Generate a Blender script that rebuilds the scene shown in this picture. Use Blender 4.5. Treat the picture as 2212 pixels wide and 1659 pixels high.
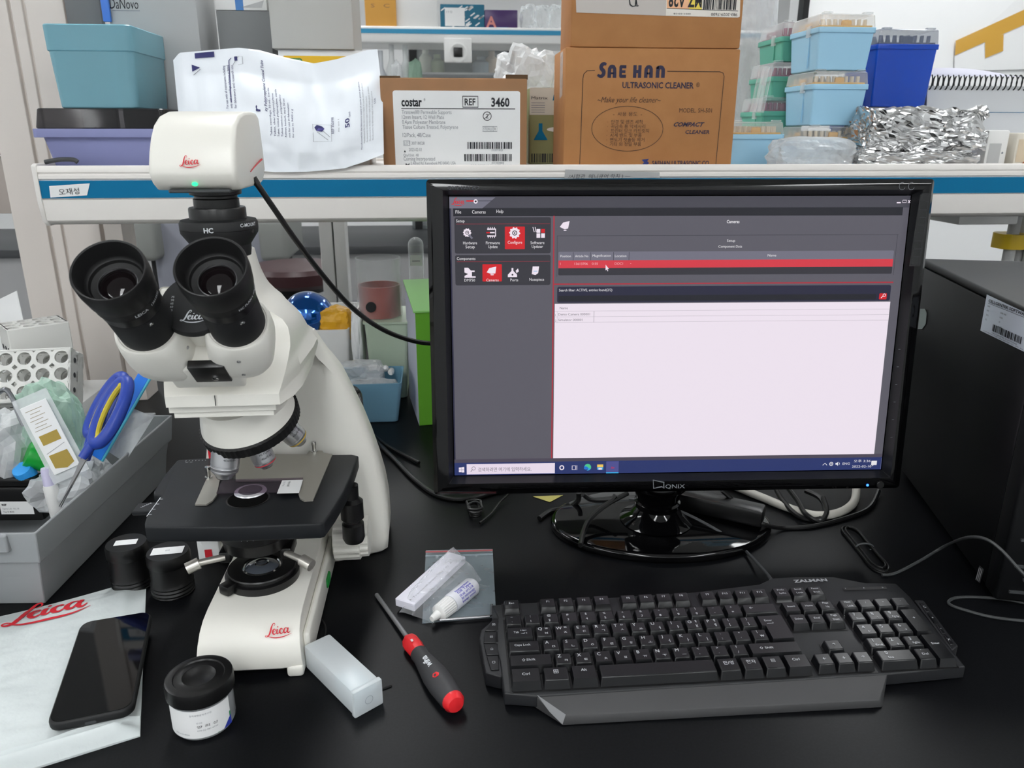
import bpy, bmesh, math, random
from mathutils import Vector as V3, Matrix
from math import sin, cos, pi, radians

for o in list(bpy.data.objects): bpy.data.objects.remove(o)
SC = bpy.context.scene
COL = SC.collection
random.seed(7)

# ------------------------------------------------------------------ camera
IW, IH, FPX = 2212, 1659, 1668.7
PITCH, YAW, ROLL, CAMZ = 0.3143, 0.0909, 0.0013, 0.5026
_fw = V3((sin(YAW)*cos(PITCH), cos(YAW)*cos(PITCH), -sin(PITCH)))
_r0 = V3((cos(YAW), -sin(YAW), 0)); _u0 = _r0.cross(_fw)
_rt = _r0*cos(ROLL)+_u0*sin(ROLL); _up = _u0*cos(ROLL)-_r0*sin(ROLL)
CAM = V3((0, 0, CAMZ))
cam = bpy.data.cameras.new('camera'); camo = bpy.data.objects.new('camera', cam); COL.objects.link(camo)
m = Matrix((_rt, _up, -_fw)).transposed().to_4x4(); m.translation = CAM
camo.matrix_world = m
cam.sensor_fit = 'HORIZONTAL'; cam.sensor_width = 36.0; cam.lens = FPX/IW*36.0
cam.clip_start = 0.02; cam.clip_end = 60
cam.dof.use_dof = True; cam.dof.focus_distance = 0.88; cam.dof.aperture_fstop = 14.0
SC.camera = camo

# ------------------------------------------------------------------ colour management, world
SC.view_settings.view_transform = 'Standard'; SC.view_settings.look = 'None'
SC.view_settings.gamma = 1.0; SC.view_settings.use_curve_mapping = False
SC.view_settings.exposure = 0.0
SC.cycles.use_denoising = True
SC.cycles.max_bounces = 10; SC.cycles.transparent_max_bounces = 24; SC.cycles.transmission_bounces = 10
SC.cycles.caustics_reflective = False; SC.cycles.caustics_refractive = False
SC.cycles.sample_clamp_indirect = 6.0
W = bpy.data.worlds.new('world'); SC.world = W; W.use_nodes = True
W.node_tree.nodes['Background'].inputs[0].default_value = (0.9, 0.95, 1, 1)
W.node_tree.nodes['Background'].inputs[1].default_value = 0.3
LAMP_POWER = 16.8      # strength of the fluorescent diffusers on the ceiling

# ------------------------------------------------------------------ pixel <-> place helpers (photo frame 2212 x 1659)
def ray(x, y): return _fw + _rt*((x-IW/2)/FPX) - _up*((y-IH/2)/FPX)
def at(x, y, Y):
    d = ray(x, y); return CAM + d*(Y/d.y)
def atz(x, y, z=0.0):
    d = ray(x, y); return CAM + d*((z-CAMZ)/d.z)
def atp(x, y, P, N):
    d = ray(x, y); return CAM + d*((P-CAM).dot(N)/d.dot(N))

# ------------------------------------------------------------------ materials
def lin(h):
    if isinstance(h, (tuple, list)): return tuple(h)[:3]
    h = h.lstrip('#'); c = [int(h[i:i+2], 16)/255 for i in (0, 2, 4)]
    return tuple(x/12.92 if x <= .04045 else ((x+.055)/1.055)**2.4 for x in c)
MATS = {}
def mat(name, col, rough=.5, metal=0., spec=.5, alpha=1., trans=0., ior=1.45, emit=0., coat=0., noise=None, bump=None, sss=0., wave=None, thin=False):
    if name in MATS: return MATS[name]
    m = bpy.data.materials.new(name); m.use_nodes = True; nt = m.node_tree; b = nt.nodes['Principled BSDF']
    c = lin(col)
    b.inputs['Base Color'].default_value = (*c, 1); b.inputs['Roughness'].default_value = rough
    b.inputs['Metallic'].default_value = metal; b.inputs['Specular IOR Level'].default_value = spec
    b.inputs['IOR'].default_value = ior; b.inputs['Alpha'].default_value = alpha
    b.inputs['Transmission Weight'].default_value = trans; b.inputs['Coat Weight'].default_value = coat
    if sss: b.inputs['Subsurface Weight'].default_value = sss; b.inputs['Subsurface Radius'].default_value = (.004, .004, .004)
    if emit: b.inputs['Emission Color'].default_value = (*c, 1); b.inputs['Emission Strength'].default_value = emit
    tc = None
    if noise or bump or wave:
        tc = nt.nodes.new('ShaderNodeTexCoord')
    if noise:      # (scale, colour2, low, high)
        n = nt.nodes.new('ShaderNodeTexNoise'); n.inputs['Scale'].default_value = noise[0]; n.inputs['Detail'].default_value = 6
        r = nt.nodes.new('ShaderNodeValToRGB'); r.color_ramp.elements[0].color = (*c, 1); r.color_ramp.elements[1].color = (*lin(noise[1]), 1)
        r.color_ramp.elements[0].position = noise[2]; r.color_ramp.elements[1].position = noise[3]
        nt.links.new(tc.outputs['Object'], n.inputs['Vector']); nt.links.new(n.outputs['Fac'], r.inputs['Fac']); nt.links.new(r.outputs['Color'], b.inputs['Base Color'])
    if wave:       # (scale, colour2, rotation)
        mp = nt.nodes.new('ShaderNodeMapping'); mp.inputs['Rotation'].default_value = wave[2]
        n = nt.nodes.new('ShaderNodeTexWave'); n.inputs['Scale'].default_value = wave[0]
        r = nt.nodes.new('ShaderNodeMix'); r.data_type = 'RGBA'; r.inputs[6].default_value = (*c, 1); r.inputs[7].default_value = (*lin(wave[1]), 1)
        nt.links.new(tc.outputs['Object'], mp.inputs['Vector']); nt.links.new(mp.outputs['Vector'], n.inputs['Vector'])
        nt.links.new(n.outputs['Fac'], r.inputs[0]); nt.links.new(r.outputs[2], b.inputs['Base Color'])
    if bump:       # (scale, strength, distance)
        n = nt.nodes.new('ShaderNodeTexNoise'); n.inputs['Scale'].default_value = bump[0]; n.inputs['Detail'].default_value = 4
        k = nt.nodes.new('ShaderNodeBump'); k.inputs['Strength'].default_value = bump[1]; k.inputs['Distance'].default_value = bump[2]
        nt.links.new(tc.outputs['Object'], n.inputs['Vector']); nt.links.new(n.outputs['Fac'], k.inputs['Height']); nt.links.new(k.outputs['Normal'], b.inputs['Normal'])
    MATS[name] = m; return m
def glassy(name, col, rough=.08, mixf=.25, tint=None, bump=None, fmax=.45):
    """thin clear plastic: mostly see-through, part glossy / diffuse"""
    if name in MATS: return MATS[name]
    m = bpy.data.materials.new(name); m.use_nodes = True; nt = m.node_tree; nt.nodes.clear()
    out = nt.nodes.new('ShaderNodeOutputMaterial'); mx = nt.nodes.new('ShaderNodeMixShader'); tr = nt.nodes.new('ShaderNodeBsdfTransparent')
    b = nt.nodes.new('ShaderNodeBsdfPrincipled'); b.inputs['Base Color'].default_value = (*lin(col), 1); b.inputs['Roughness'].default_value = rough
    tr.inputs[0].default_value = (*lin(tint or '#ffffff'), 1)
    lw = nt.nodes.new('ShaderNodeLayerWeight'); lw.inputs[0].default_value = .35
    mr = nt.nodes.new('ShaderNodeMapRange'); mr.inputs['To Min'].default_value = mixf; mr.inputs['To Max'].default_value = min(1, mixf+fmax)
    nt.links.new(lw.outputs['Facing'], mr.inputs['Value']); nt.links.new(mr.outputs[0], mx.inputs[0])
    nt.links.new(tr.outputs[0], mx.inputs[1]); nt.links.new(b.outputs[0], mx.inputs[2]); nt.links.new(mx.outputs[0], out.inputs[0])
    if bump:
        tc = nt.nodes.new('ShaderNodeTexCoord'); n = nt.nodes.new('ShaderNodeTexNoise'); n.inputs['Scale'].default_value = bump[0]
        k = nt.nodes.new('ShaderNodeBump'); k.inputs['Strength'].default_value = bump[1]; k.inputs['Distance'].default_value = bump[2]
        nt.links.new(tc.outputs['Object'], n.inputs['Vector']); nt.links.new(n.outputs['Fac'], k.inputs['Height'])
        nt.links.new(k.outputs['Normal'], b.inputs['Normal']); nt.links.new(k.outputs['Normal'], lw.inputs['Normal'])
    MATS[name] = m; return m

# ------------------------------------------------------------------ mesh builder
_TXT = {}
def text_mesh(s, bold=0., shear=0., spacing=1., line=1.):
    k = (s, bold, shear, spacing, line)
    if k not in _TXT:
        cu = bpy.data.curves.new('t', 'FONT'); cu.body = s; cu.size = 1; cu.resolution_u = 2; cu.offset = bold; cu.shear = shear
        cu.space_character = spacing; cu.space_line = line
        o = bpy.data.objects.new('t', cu); me = o.to_mesh()
        _TXT[k] = ([v.co.copy() for v in me.vertices], [tuple(p.vertices) for p in me.polygons])
        o.to_mesh_clear(); bpy.data.objects.remove(o); bpy.data.curves.remove(cu)
    return _TXT[k]
def frame(o, x, y):
    """matrix with local x, y along x, y (y made square to x) and z = x cross y"""
    x = V3(x).normalized(); y = V3(y); y = (y - x*y.dot(x)).normalized(); z = x.cross(y)
    m = Matrix((x, y, z)).transposed().to_4x4(); m.translation = V3(o); return m
def frame2(o, x, y):
    """like frame, but y is kept exactly and x made square to it"""
    y = V3(y).normalized(); x = V3(x); x = (x - y*x.dot(y)).normalized(); z = x.cross(y)
    m = Matrix((x, y, z)).transposed().to_4x4(); m.translation = V3(o); return m
def axis_frame(p, d):
    d = V3(d).normalized(); a = V3((0, 0, 1)) if abs(d.z) < .95 else V3((0, 1, 0))
    x = a.cross(d).normalized(); return frame(p, x, d.cross(x))
def smooth_path(pts, n=8, closed=False):
    pts = [V3(p) for p in pts]; N = len(pts); out = []
    rng = range(N if closed else N-1)
    for i in rng:
        if closed: p0, p1, p2, p3 = pts[(i-1) % N], pts[i], pts[(i+1) % N], pts[(i+2) % N]
        else: p0, p1, p2, p3 = pts[max(i-1, 0)], pts[i], pts[i+1], pts[min(i+2, N-1)]
        for k in range(n):
            t = k/n
            out.append(.5*((2*p1)+(p2-p0)*t+(2*p0-5*p1+4*p2-p3)*t*t+(3*p1-p0-3*p2+p3)*t**3))
    if not closed: out.append(pts[-1])
    return out
def rrect(w, h, r, seg=5, cx=0, cy=0):
    r = min(r, w/2-1e-6, h/2-1e-6); pts = []
    for (sx, sy, a0) in ((1, 1, 0), (-1, 1, 90), (-1, -1, 180), (1, -1, 270)):
        for k in range(seg+1):
            a = radians(a0+90*k/seg); pts.append((cx+sx*(w/2-r)+r*cos(a), cy+sy*(h/2-r)+r*sin(a)))
    return pts
def circle(r, n=32, cx=0, cy=0): return [(cx+r*cos(2*pi*i/n), cy+r*sin(2*pi*i/n)) for i in range(n)]

class MB:
    def __init__(s): s.v = []; s.f = []; s.mi = []; s.sm = []; s.mats = []; s.M = Matrix.Identity(4)
    def _m(s, mt):
        if mt not in s.mats: s.mats.append(mt)
        return s.mats.index(mt)
    def add(s, vs, fs, mt, smooth=False, M=None):
        b = len(s.v); T = s.M @ M if M is not None else s.M
        s.v += [T @ V3(v) for v in vs]; k = s._m(mt)
        for f in fs: s.f.append(tuple(b+i for i in f)); s.mi.append(k); s.sm.append(smooth)
        return s
    def box(s, x0, x1, y0, y1, z0, z1, mt, M=None):
        vs = [(x, y, z) for z in (z0, z1) for y in (y0, y1) for x in (x0, x1)]
        return s.add(vs, [(0, 2, 3, 1), (4, 5, 7, 6), (0, 1, 5, 4), (1, 3, 7, 5), (3, 2, 6, 7), (2, 0, 4, 6)], mt, False, M)
    def rbox(s, x0, x1, y0, y1, z0, z1, mt, r=.003, seg=3, M=None):
        bm = bmesh.new(); bmesh.ops.create_cube(bm, size=1)
        for v in bm.verts: v.co = V3((x0+(v.co.x+.5)*(x1-x0), y0+(v.co.y+.5)*(y1-y0), z0+(v.co.z+.5)*(z1-z0)))
        bmesh.ops.bevel(bm, geom=bm.edges[:], offset=r, segments=seg, profile=.5, affect='EDGES')
        return s.bm(bm, mt, True, M)
    def bm(s, bm, mt, smooth=False, M=None):
        bm.verts.index_update(); s.add([v.co.copy() for v in bm.verts], [tuple(v.index for v in f.verts) for f in bm.faces], mt, smooth, M); bm.free(); return s
    def rings(s, rings, mt, smooth=True, cap0=True, cap1=True, closed=True, M=None):
        n = len(rings[0]); vs = [p for r in rings for p in r]; fs = []
        for i in range(len(rings)-1):
            for j in range(n if closed else n-1):
                a, b2 = i*n+j, i*n+(j+1) % n; fs.append((a, b2, b2+n, a+n))
        if cap0 and closed: fs.append(tuple(reversed(range(n))))
        if cap1 and closed: fs.append(tuple((len(rings)-1)*n+j for j in range(n)))
        return s.add(vs, fs, mt, smooth, M)
    def prism(s, pts, z0, z1, mt, M=None, t=1., c=(0, 0), smooth=False, bev=0):
        """outline in local xy, extruded z0..z1 (t: scale of the top about c; bev: rounds both rims)"""
        def rg(z, k, ins=0):
            if ins == 0: return [(c[0]+(p[0]-c[0])*k, c[1]+(p[1]-c[1])*k, z) for p in pts]
            q = inset(pts, ins); return [(c[0]+(p[0]-c[0])*k, c[1]+(p[1]-c[1])*k, z) for p in q]
        if bev:
            R = []; z_ = z1-z0
            for k in range(4):
                a = k*pi/6; R.append(rg(z0+bev*(1-sin(a)), 1, bev*(1-cos(a)) if k < 3 else bev) if False else rg(z0+bev*(1-cos(pi/2*k/3)), 1, bev*(1-sin(pi/2*k/3))))
            for k in range(4):
                R.append(rg(z1-bev*(1-cos(pi/2*(3-k)/3)), t, bev*(1-sin(pi/2*(3-k)/3))))
            return s.rings(R, mt, True, M=M)
        return s.rings([rg(z0, 1), rg(z1, t)], mt, smooth, M=M)
    def lathe(s, prof, mt, n=40, M=None, cap=True, smooth=True):
        R = [[(max(r, 1e-5)*cos(2*pi*i/n), max(r, 1e-5)*sin(2*pi*i/n), z) for i in range(n)] for r, z in prof]
        return s.rings(R, mt, smooth, cap, cap, M=M)
    def cyl(s, p0, p1, r0, mt, r1=None, n=24, smooth=True):
        p0, p1 = V3(p0), V3(p1); L = (p1-p0).length; r1 = r0 if r1 is None else r1
        return s.lathe([(r0, 0), (r1, L)], mt, n, axis_frame(p0, p1-p0))
    def tube(s, path, r, mt, n=10, smooth=8, closed=False):
        P = smooth_path(path, smooth, closed) if smooth else [V3(p) for p in path]
        N = len(P); R = []; up = V3((0, 0, 1)); t0 = (P[1]-P[0]).normalized()
        x = t0.cross(up); x = x.normalized() if x.length > 1e-4 else V3((1, 0, 0))
        for i in range(N):
            if closed: t = P[(i+1) % N]-P[i-1]
            else: t = P[min(i+1, N-1)]-P[max(i-1, 0)]
            t = t.normalized() if t.length > 1e-9 else t0
            x = (x-t*x.dot(t)); x = x.normalized() if x.length > 1e-6 else t.orthogonal().normalized()
            y = t.cross(x); rr = r(i/(N-1)) if callable(r) else r
            R.append([P[i]+(x*cos(2*pi*k/n)+y*sin(2*pi*k/n))*rr for k in range(n)])
        if closed: R.append(R[0]); return s.rings(R, mt, True, False, False)
        return s.rings(R, mt, True)
    def text(s, body, size, M, mt, align='l', valign='b', bold=0., shear=0., xs=1., spacing=1., width=None, line=1.):
        vs, fs = text_mesh(body, bold, shear, spacing, line)
        if not vs: return s
        x0, x1 = min(v.x for v in vs), max(v.x for v in vs); y0, y1 = min(v.y for v in vs), max(v.y for v in vs)
        sx = size*xs
        if width: sx = width/(x1-x0)
        ox = {'l': x0, 'c': (x0+x1)/2, 'r': x1}[align]; oy = {'b': 0, 'c': (y0+y1)/2, 't': y1}.get(valign, 0)
        return s.add([((v.x-ox)*sx, (v.y-oy)*size, 0) for v in vs], fs, mt, False, M)
    def rect(s, x0, x1, y0, y1, mt, M=None, z=0): return s.add([(x0, y0, z), (x1, y0, z), (x1, y1, z), (x0, y1, z)], [(0, 1, 2, 3)], mt, False, M)
    def poly(s, pts, mt, M=None, z=0): return s.add([(p[0], p[1], z) for p in pts], [tuple(range(len(pts)))], mt, False, M)
    def line2(s, pts, w, mt, M=None, z=0, closed=False, smooth=0):
        """flat ribbon along 2-D points; w a width or one width per point"""
        P = [V3((p[0], p[1], 0)) for p in pts]; ws = list(w) if isinstance(w, (list, tuple)) else [w]*len(P)
        if smooth:
            Q = smooth_path([V3((p[0], p[1], ww)) for p, ww in zip(pts, ws)], smooth, closed); P = [V3((q.x, q.y, 0)) for q in Q]; ws = [q.z for q in Q]
        N = len(P); vs = []; fs = []
        for i in range(N):
            a = P[(i-1) % N] if closed else P[max(i-1, 0)]; b = P[(i+1) % N] if closed else P[min(i+1, N-1)]
            t = b-a; t = t.normalized() if t.length > 1e-12 else V3((1, 0, 0)); n = V3((-t.y, t.x, 0))
            vs += [P[i]+n*ws[i]/2+V3((0, 0, z)), P[i]-n*ws[i]/2+V3((0, 0, z))]
        for i in range(N if closed else N-1):
            a, b = 2*i, 2*((i+1) % N); fs.append((a, a+1, b+1, b))
        return s.add(vs, fs, mt, False, M)
    def build(s, name, parent=None, loc=None, bevel=0, seg=2, sharp=35, subsurf=0, solid=0, world=True, **tags):
        """one mesh object; with world=True the vertices are world places and are brought into the parent's (or loc's) own frame"""
        me = bpy.data.meshes.new(name); vs = s.v
        if world and parent is not None:
            inv = root_matrix(parent).inverted(); vs = [inv @ v for v in vs]
        elif world and loc is not None:
            L = V3(loc); vs = [v-L for v in vs]
        me.from_pydata([tuple(v) for v in vs], [], s.f)
        for mt in s.mats: me.materials.append(mt)
        me.polygons.foreach_set('material_index', s.mi); me.polygons.foreach_set('use_smooth', s.sm); me.update()
        if any(s.sm): me.set_sharp_from_angle(angle=radians(sharp))
        o = bpy.data.objects.new(name, me); COL.objects.link(o)
        if parent is not None: o.parent = parent
        if loc is not None: o.location = loc
        if bevel:
            b = o.modifiers.new('bevel', 'BEVEL'); b.width = bevel; b.segments = seg; b.limit_method = 'ANGLE'; b.angle_limit = radians(40); b.harden_normals = False
            me.polygons.foreach_set('use_smooth', [True]*len(me.polygons)); me.set_sharp_from_angle(angle=radians(60))
        if subsurf: d = o.modifiers.new('sub', 'SUBSURF'); d.levels = d.render_levels = subsurf
        if solid: d = o.modifiers.new('solid', 'SOLIDIFY'); d.thickness = solid; d.offset = -1
        return tag(o, **tags)
def inset(pts, d):
    """move a counter-clockwise outline inwards by d"""
    n = len(pts); out = []
    for i in range(n):
        a, b, c = V3((*pts[i-1][:2], 0)), V3((*pts[i][:2], 0)), V3((*pts[(i+1) % n][:2], 0))
        e0 = (b-a); e1 = (c-b)
        if e0.length < 1e-9: e0 = e1
        if e1.length < 1e-9: e1 = e0
        n0 = V3((-e0.y, e0.x, 0)).normalized(); n1 = V3((-e1.y, e1.x, 0)).normalized()
        k = n0+n1; k = k/max(k.length_squared/2, .3) if k.length > 1e-6 else n0
        p = b+k*d; out.append((p.x, p.y))
    return out
def tag(o, label=None, cat=None, group=None, kind=None):
    if label: o['label'] = label
    if cat: o['category'] = cat
    if group: o['group'] = group
    if kind: o['kind'] = kind
    return o
def root_matrix(o):
    m = Matrix.Identity(4)
    while o is not None: m = Matrix.LocRotScale(o.location, o.rotation_euler, o.scale) @ m; o = o.parent
    return m
def thing(name, label, cat, loc=(0, 0, 0), rz=0., group=None):
    o = bpy.data.objects.new(name, None); COL.objects.link(o); o.empty_display_size = .03
    o.location = loc; o.rotation_euler = (0, 0, rz); return tag(o, label, cat, group)
def copy_tree(src, parent=None):
    c = src.copy(); COL.objects.link(c)
    if parent is not None: c.parent = parent
    for ch in [x for x in COL.objects if x.parent == src]: copy_tree(ch, c)
    return c
def curve_logo(mb, M, size, mt, bw=1.3):
    """flowing script 'Leica' with an underline swash; size = full width"""
    k = size
    def st(pts, ws): mb.line2([(x*k, y*k) for x, y in pts], [w*k*bw for w in ws], mt, M, smooth=6)
    st([(.34, .36), (.40, .40), (.385, .46), (.33, .44), (.27, .33), (.22, .18), (.165, .06), (.10, .005), (.04, .0), (.02, .03), (.06, .05), (.13, .03)], [.01, .014, .02, .026, .04, .048, .04, .03, .02, .016, .014, .012])
    st([(.10, .02), (.25, -.045), (.45, -.075), (.70, -.055), (.98, .03)], [.012, .026, .032, .028, .006])
    st([(.295, .15), (.37, .17), (.405, .21), (.375, .245), (.33, .22), (.30, .14), (.325, .07), (.38, .065), (.44, .11)], [.012, .016, .02, .026, .04, .05, .036, .022, .012])
    st([(.475, .24), (.455, .15), (.45, .085), (.485, .065), (.53, .11)], [.04, .044, .04, .024, .012])
    mb.poly([(x*k, y*k) for x, y in circle(.024, 10, .50, .315)], mt, M)
    st([(.655, .20), (.635, .245), (.59, .23), (.555, .15), (.575, .075), (.63, .065), (.68, .11)], [.034, .026, .03, .048, .04, .024, .012])
    st([(.845, .215), (.79, .25), (.735, .215), (.705, .13), (.73, .075), (.785, .09), (.84, .17)], [.026, .024, .036, .046, .036, .022, .02])
    st([(.875, .25), (.845, .15), (.845, .085), (.885, .065), (.94, .115)], [.04, .044, .04, .024, .01])
def barcode(mb, x0, x1, y0, y1, mt, M, seed=1, n=40):
    rnd = random.Random(seed); w = (x1-x0)/n; x = x0
    while x < x1-w:
        b = w*rnd.choice((.5, .5, 1, 1.5)); mb.rect(x, min(x+b, x1), y0, y1, mt, M); x += b+w*rnd.choice((.4, .6, 1))
# ================================================================== MATERIALS
m_wall = mat('wall_paint', '#f0f1f1', .7, bump=(60, .1, .001)); m_ceil = mat('ceiling_tile', '#efefed', .9, bump=(90, .3, .002))
m_floor = mat('floor_vinyl', '#a5a7a9', .45, noise=(14, '#b0b1b2', .35, .65))
m_bench = mat('bench_resin', '#090a0c', .4, spec=.17, noise=(420, '#0f1013', .4, .7), bump=(900, .06, .0002))
m_shelf = mat('shelf_white', '#ece8e3', .4, bump=(300, .05, .0002)); m_teal = mat('shelf_teal_strip', '#0075a3', .6, spec=.2, wave=(190, '#02668f', (0, radians(45), 0)))
m_post = mat('post_beige', '#e0d8d1', .5, bump=(200, .05, .0002)); m_white = mat('white_plastic', '#e8e8e6', .35, bump=(200, .04, .0002))
m_gray = mat('grey_plastic', '#8e9192', .5, bump=(200, .06, .0002)); m_dgray = mat('dark_grey', '#3c3e40', .5); m_lgray = mat('light_grey', '#b5b6b6', .55)
m_black = mat('black_plastic', '#0b0b0c', .35); m_gloss = mat('black_gloss', '#050506', .06, spec=.34, coat=.1); m_matblk = mat('black_matte', '#101113', .6)
m_rubber = mat('black_rubber', '#0d0d0e', .55); m_chrome = mat('chrome', '#d8d8d8', .15, metal=1.); m_steel = mat('brushed_steel', '#a9a9ab', .33, metal=1., bump=(400, .1, .0002))
m_scope = mat('scope_white', '#e6e4dc', .32, bump=(700, .06, .0002)); m_red = mat('logo_red', '#c81e2c', .5); m_ink = mat('ink_black', '#1b1c22', .6)
m_paper = mat('paper_white', '#eceded', .7); m_ltxt = mat('print_grey', '#8d9096', .7); m_navy = mat('print_navy', '#2b2c63', .6)
m_key = mat('key_black', '#0e0f12', .34, bump=(500, .12, .0003)); m_keylab = mat('key_legend', '#cfd2d6', .6)
m_card = mat('cardboard', '#b07c4c', .8, noise=(30, '#a87446', .3, .7), bump=(120, .15, .0005)); m_card2 = mat('cardboard_dark', '#a07552', .8, noise=(25, '#967050', .3, .7))
m_cardin = mat('cardboard_edge', '#5d4630', .9)
m_cable = mat('cable_black', '#0c0c0d', .4); m_clear = glassy('clear_plastic', '#f0f4f5', .08, .12)
m_film = glassy('bag_film', '#e8eef0', .12, .14, bump=(60, .9, .004)); m_film2 = glassy('bag_film_milky', '#eef1f3', .25, .38, bump=(45, 1., .006))
m_lamp = mat('lamp_diffuser', '#f9fbfc', .5, emit=LAMP_POWER); m_lampf = mat('lamp_frame', '#e4e4e4', .4)
m_green = mat('green_card', '#5a9a24', .55); m_lgreen = mat('pale_green_card', '#8ccc72', .55)

# ================================================================== ROOM
def struct(name, mb): return mb.build(name, None, world=False, kind='structure')
struct('floor', MB().box(-3.6, 3.4, -2.6, 6.2, -1.0, -.9, m_floor))
struct('ceiling', MB().box(-3.6, 3.4, -2.6, 6.2, 1.85, 1.95, m_ceil))
struct('wall_back', MB().box(-3.6, 3.4, 6.2, 6.3, -.9, 1.85, m_wall))
struct('wall_left', MB().box(-3.7, -3.6, -2.6, 6.3, -.9, 1.85, m_wall))
struct('wall_right', MB().box(3.4, 3.5, -2.6, 6.3, -.9, 1.85, m_wall))
struct('wall_front', MB().box(-3.6, 3.4, -2.7, -2.6, -.9, 1.85, m_wall))
xw = at(1746, 20, 2.75).x
struct('wall_partition', MB().box(xw, 3.4, 2.75, 2.9, -.9, 1.85, m_wall))
struct('trim_1', MB().box(xw-.022, xw-.002, 2.74, 2.78, -.9, 1.85, m_black))
# fluorescent fixtures on the ceiling
nl = 0
for lx in (-2.3, -.35, 1.6):
    for ly in (-2.05, -.95, 1.85, 4.3):
        nl += 1
        t = thing('ceiling_light', 'white fluorescent troffer recessed in the ceiling above the laboratory', 'ceiling light', (lx, ly, 1.85), 0, 'ceiling lights')
        f = MB(); f.box(-.17, .17, -.62, -.6, -.03, -.002, m_lampf); f.box(-.17, .17, .6, .62, -.03, -.002, m_lampf)
        f.box(-.17, -.15, -.6, .6, -.03, -.002, m_lampf); f.box(.15, .17, -.6, .6, -.03, -.002, m_lampf)
        f.build('light_frame', t, world=False)
        MB().rbox(-.148, .148, -.598, .598, -.026, -.004, m_lamp, .004, 2).build('diffuser', t, world=False)

# ================================================================== BENCH AND REAGENT SHELF
t = thing('laboratory_bench', 'long black resin laboratory worktop carrying the microscope, monitor and keyboard', 'laboratory bench', (0, 1.2, -.9))
MB().rbox(-1.9, 1.9, .36, 2.2, -.03, 0, m_bench, .004, 2).build('worktop', t)
c = MB(); c.box(-1.88, 1.88, .42, 2.14, -.82, -.03, m_lgray); c.build('cabinet_body', t)
MB().box(-1.86, 1.86, .47, 2.09, -.9, -.82, m_dgray).build('plinth', t)
for k in range(6):
    x0 = -1.87+k*.624
    d = MB().rbox(x0+.004, x0+.616, .40, .42, -.8, -.06, m_lgray, .003, 2).build('cabinet_door', t)
    MB().rbox(x0+.24, x0+.38, .385, .4, -.12, -.105, m_steel, .003, 2).build('door_handle', d)

SY = 1.27
zs = [at(600, y, SY).z for y in (357, 386, 388.5, 425.5, 428, 484)]
xs0, xs1 = at(77, 400, SY).x, 1.9
ZS = zs[0]-.006            # where things on the shelf stand
t = thing('reagent_shelf', 'white reagent shelf with a teal front strip spanning above the bench', 'shelf', ((xs0+xs1)/2, SY+.15, zs[5]))
prof = [(SY+.35, zs[0]), (SY+.35, zs[5]+.05), (SY+.06, zs[5]+.02), (SY+.04, zs[5]), (SY+.012, zs[5]+.001), (SY+.003, zs[5]+.008), (SY, zs[4]), (SY, zs[4]),
        (SY+.002, zs[4]+.0005), (SY+.002, zs[1]), (SY-.001, zs[1]+.0005), (SY-.001, zs[0]-.014), (SY+.0005, zs[0]-.013), (SY+.0005, zs[0]-.011), (SY-.001, zs[0]-.01), (SY, zs[0]-.002), (SY+.002, zs[0]), (SY+.006, zs[0]), (SY+.008, ZS), (SY+.342, ZS), (SY+.344, zs[0])]
MB().rings([[(x, p[0], p[1]) for p in prof] for x in (xs0+.004, xs1)], m_shelf, False).build('shelf_board', t, bevel=.0008)
MB().box(xs0+.006, xs1, SY-.0006, SY+.003, zs[3], zs[2], m_teal).build('front_strip', t)
pe = [(SY+.35, zs[0]), (SY+.35, zs[5]+.05), (SY+.06, zs[5]), (SY+.012, zs[5]-.001), (SY+.002, zs[5]+.008), (SY-.003, zs[4]), (SY-.003, zs[0]), (SY+.004, zs[0]+.003)]
MB().rings([[(x, p[0], p[1]) for p in pe] for x in (xs0-.001, xs0+.006)], m_shelf, False).build('end_cap', t, bevel=.001)
# the fluted post carries the shelf
xa, xb = at(30, 487, 1.5).x, at(262, 487, 1.5).x; w_ = xb-xa
pts = []
flute = [(0, .0), (.30, 0), (.305, .008), (.33, .008), (.335, 0), (.43, 0), (.435, .006), (.455, .006), (.46, 0), (.79, 0), (.80, .012), (.82, .012), (.83, 0), (1, 0)]
for q, d in flute: pts.append((xa+w_*q, 1.5+d))
pts += [(xb, 1.56), (xa, 1.56)]
MB().prism(pts, 0.0, 1.3, m_post).build('shelf_upright', None, loc=((xa+xb)/2, 1.53, 0), bevel=.001, label='fluted beige aluminium upright behind the left end of the reagent shelf', cat='upright')
def pouch_grid(nx, ny, fn): 
    vs = [fn(i/nx, j/ny) for j in range(ny+1) for i in range(nx+1)]
    return vs, [(j*(nx+1)+i, j*(nx+1)+i+1, (j+1)*(nx+1)+i+1, (j+1)*(nx+1)+i) for j in range(ny) for i in range(nx)]

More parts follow.
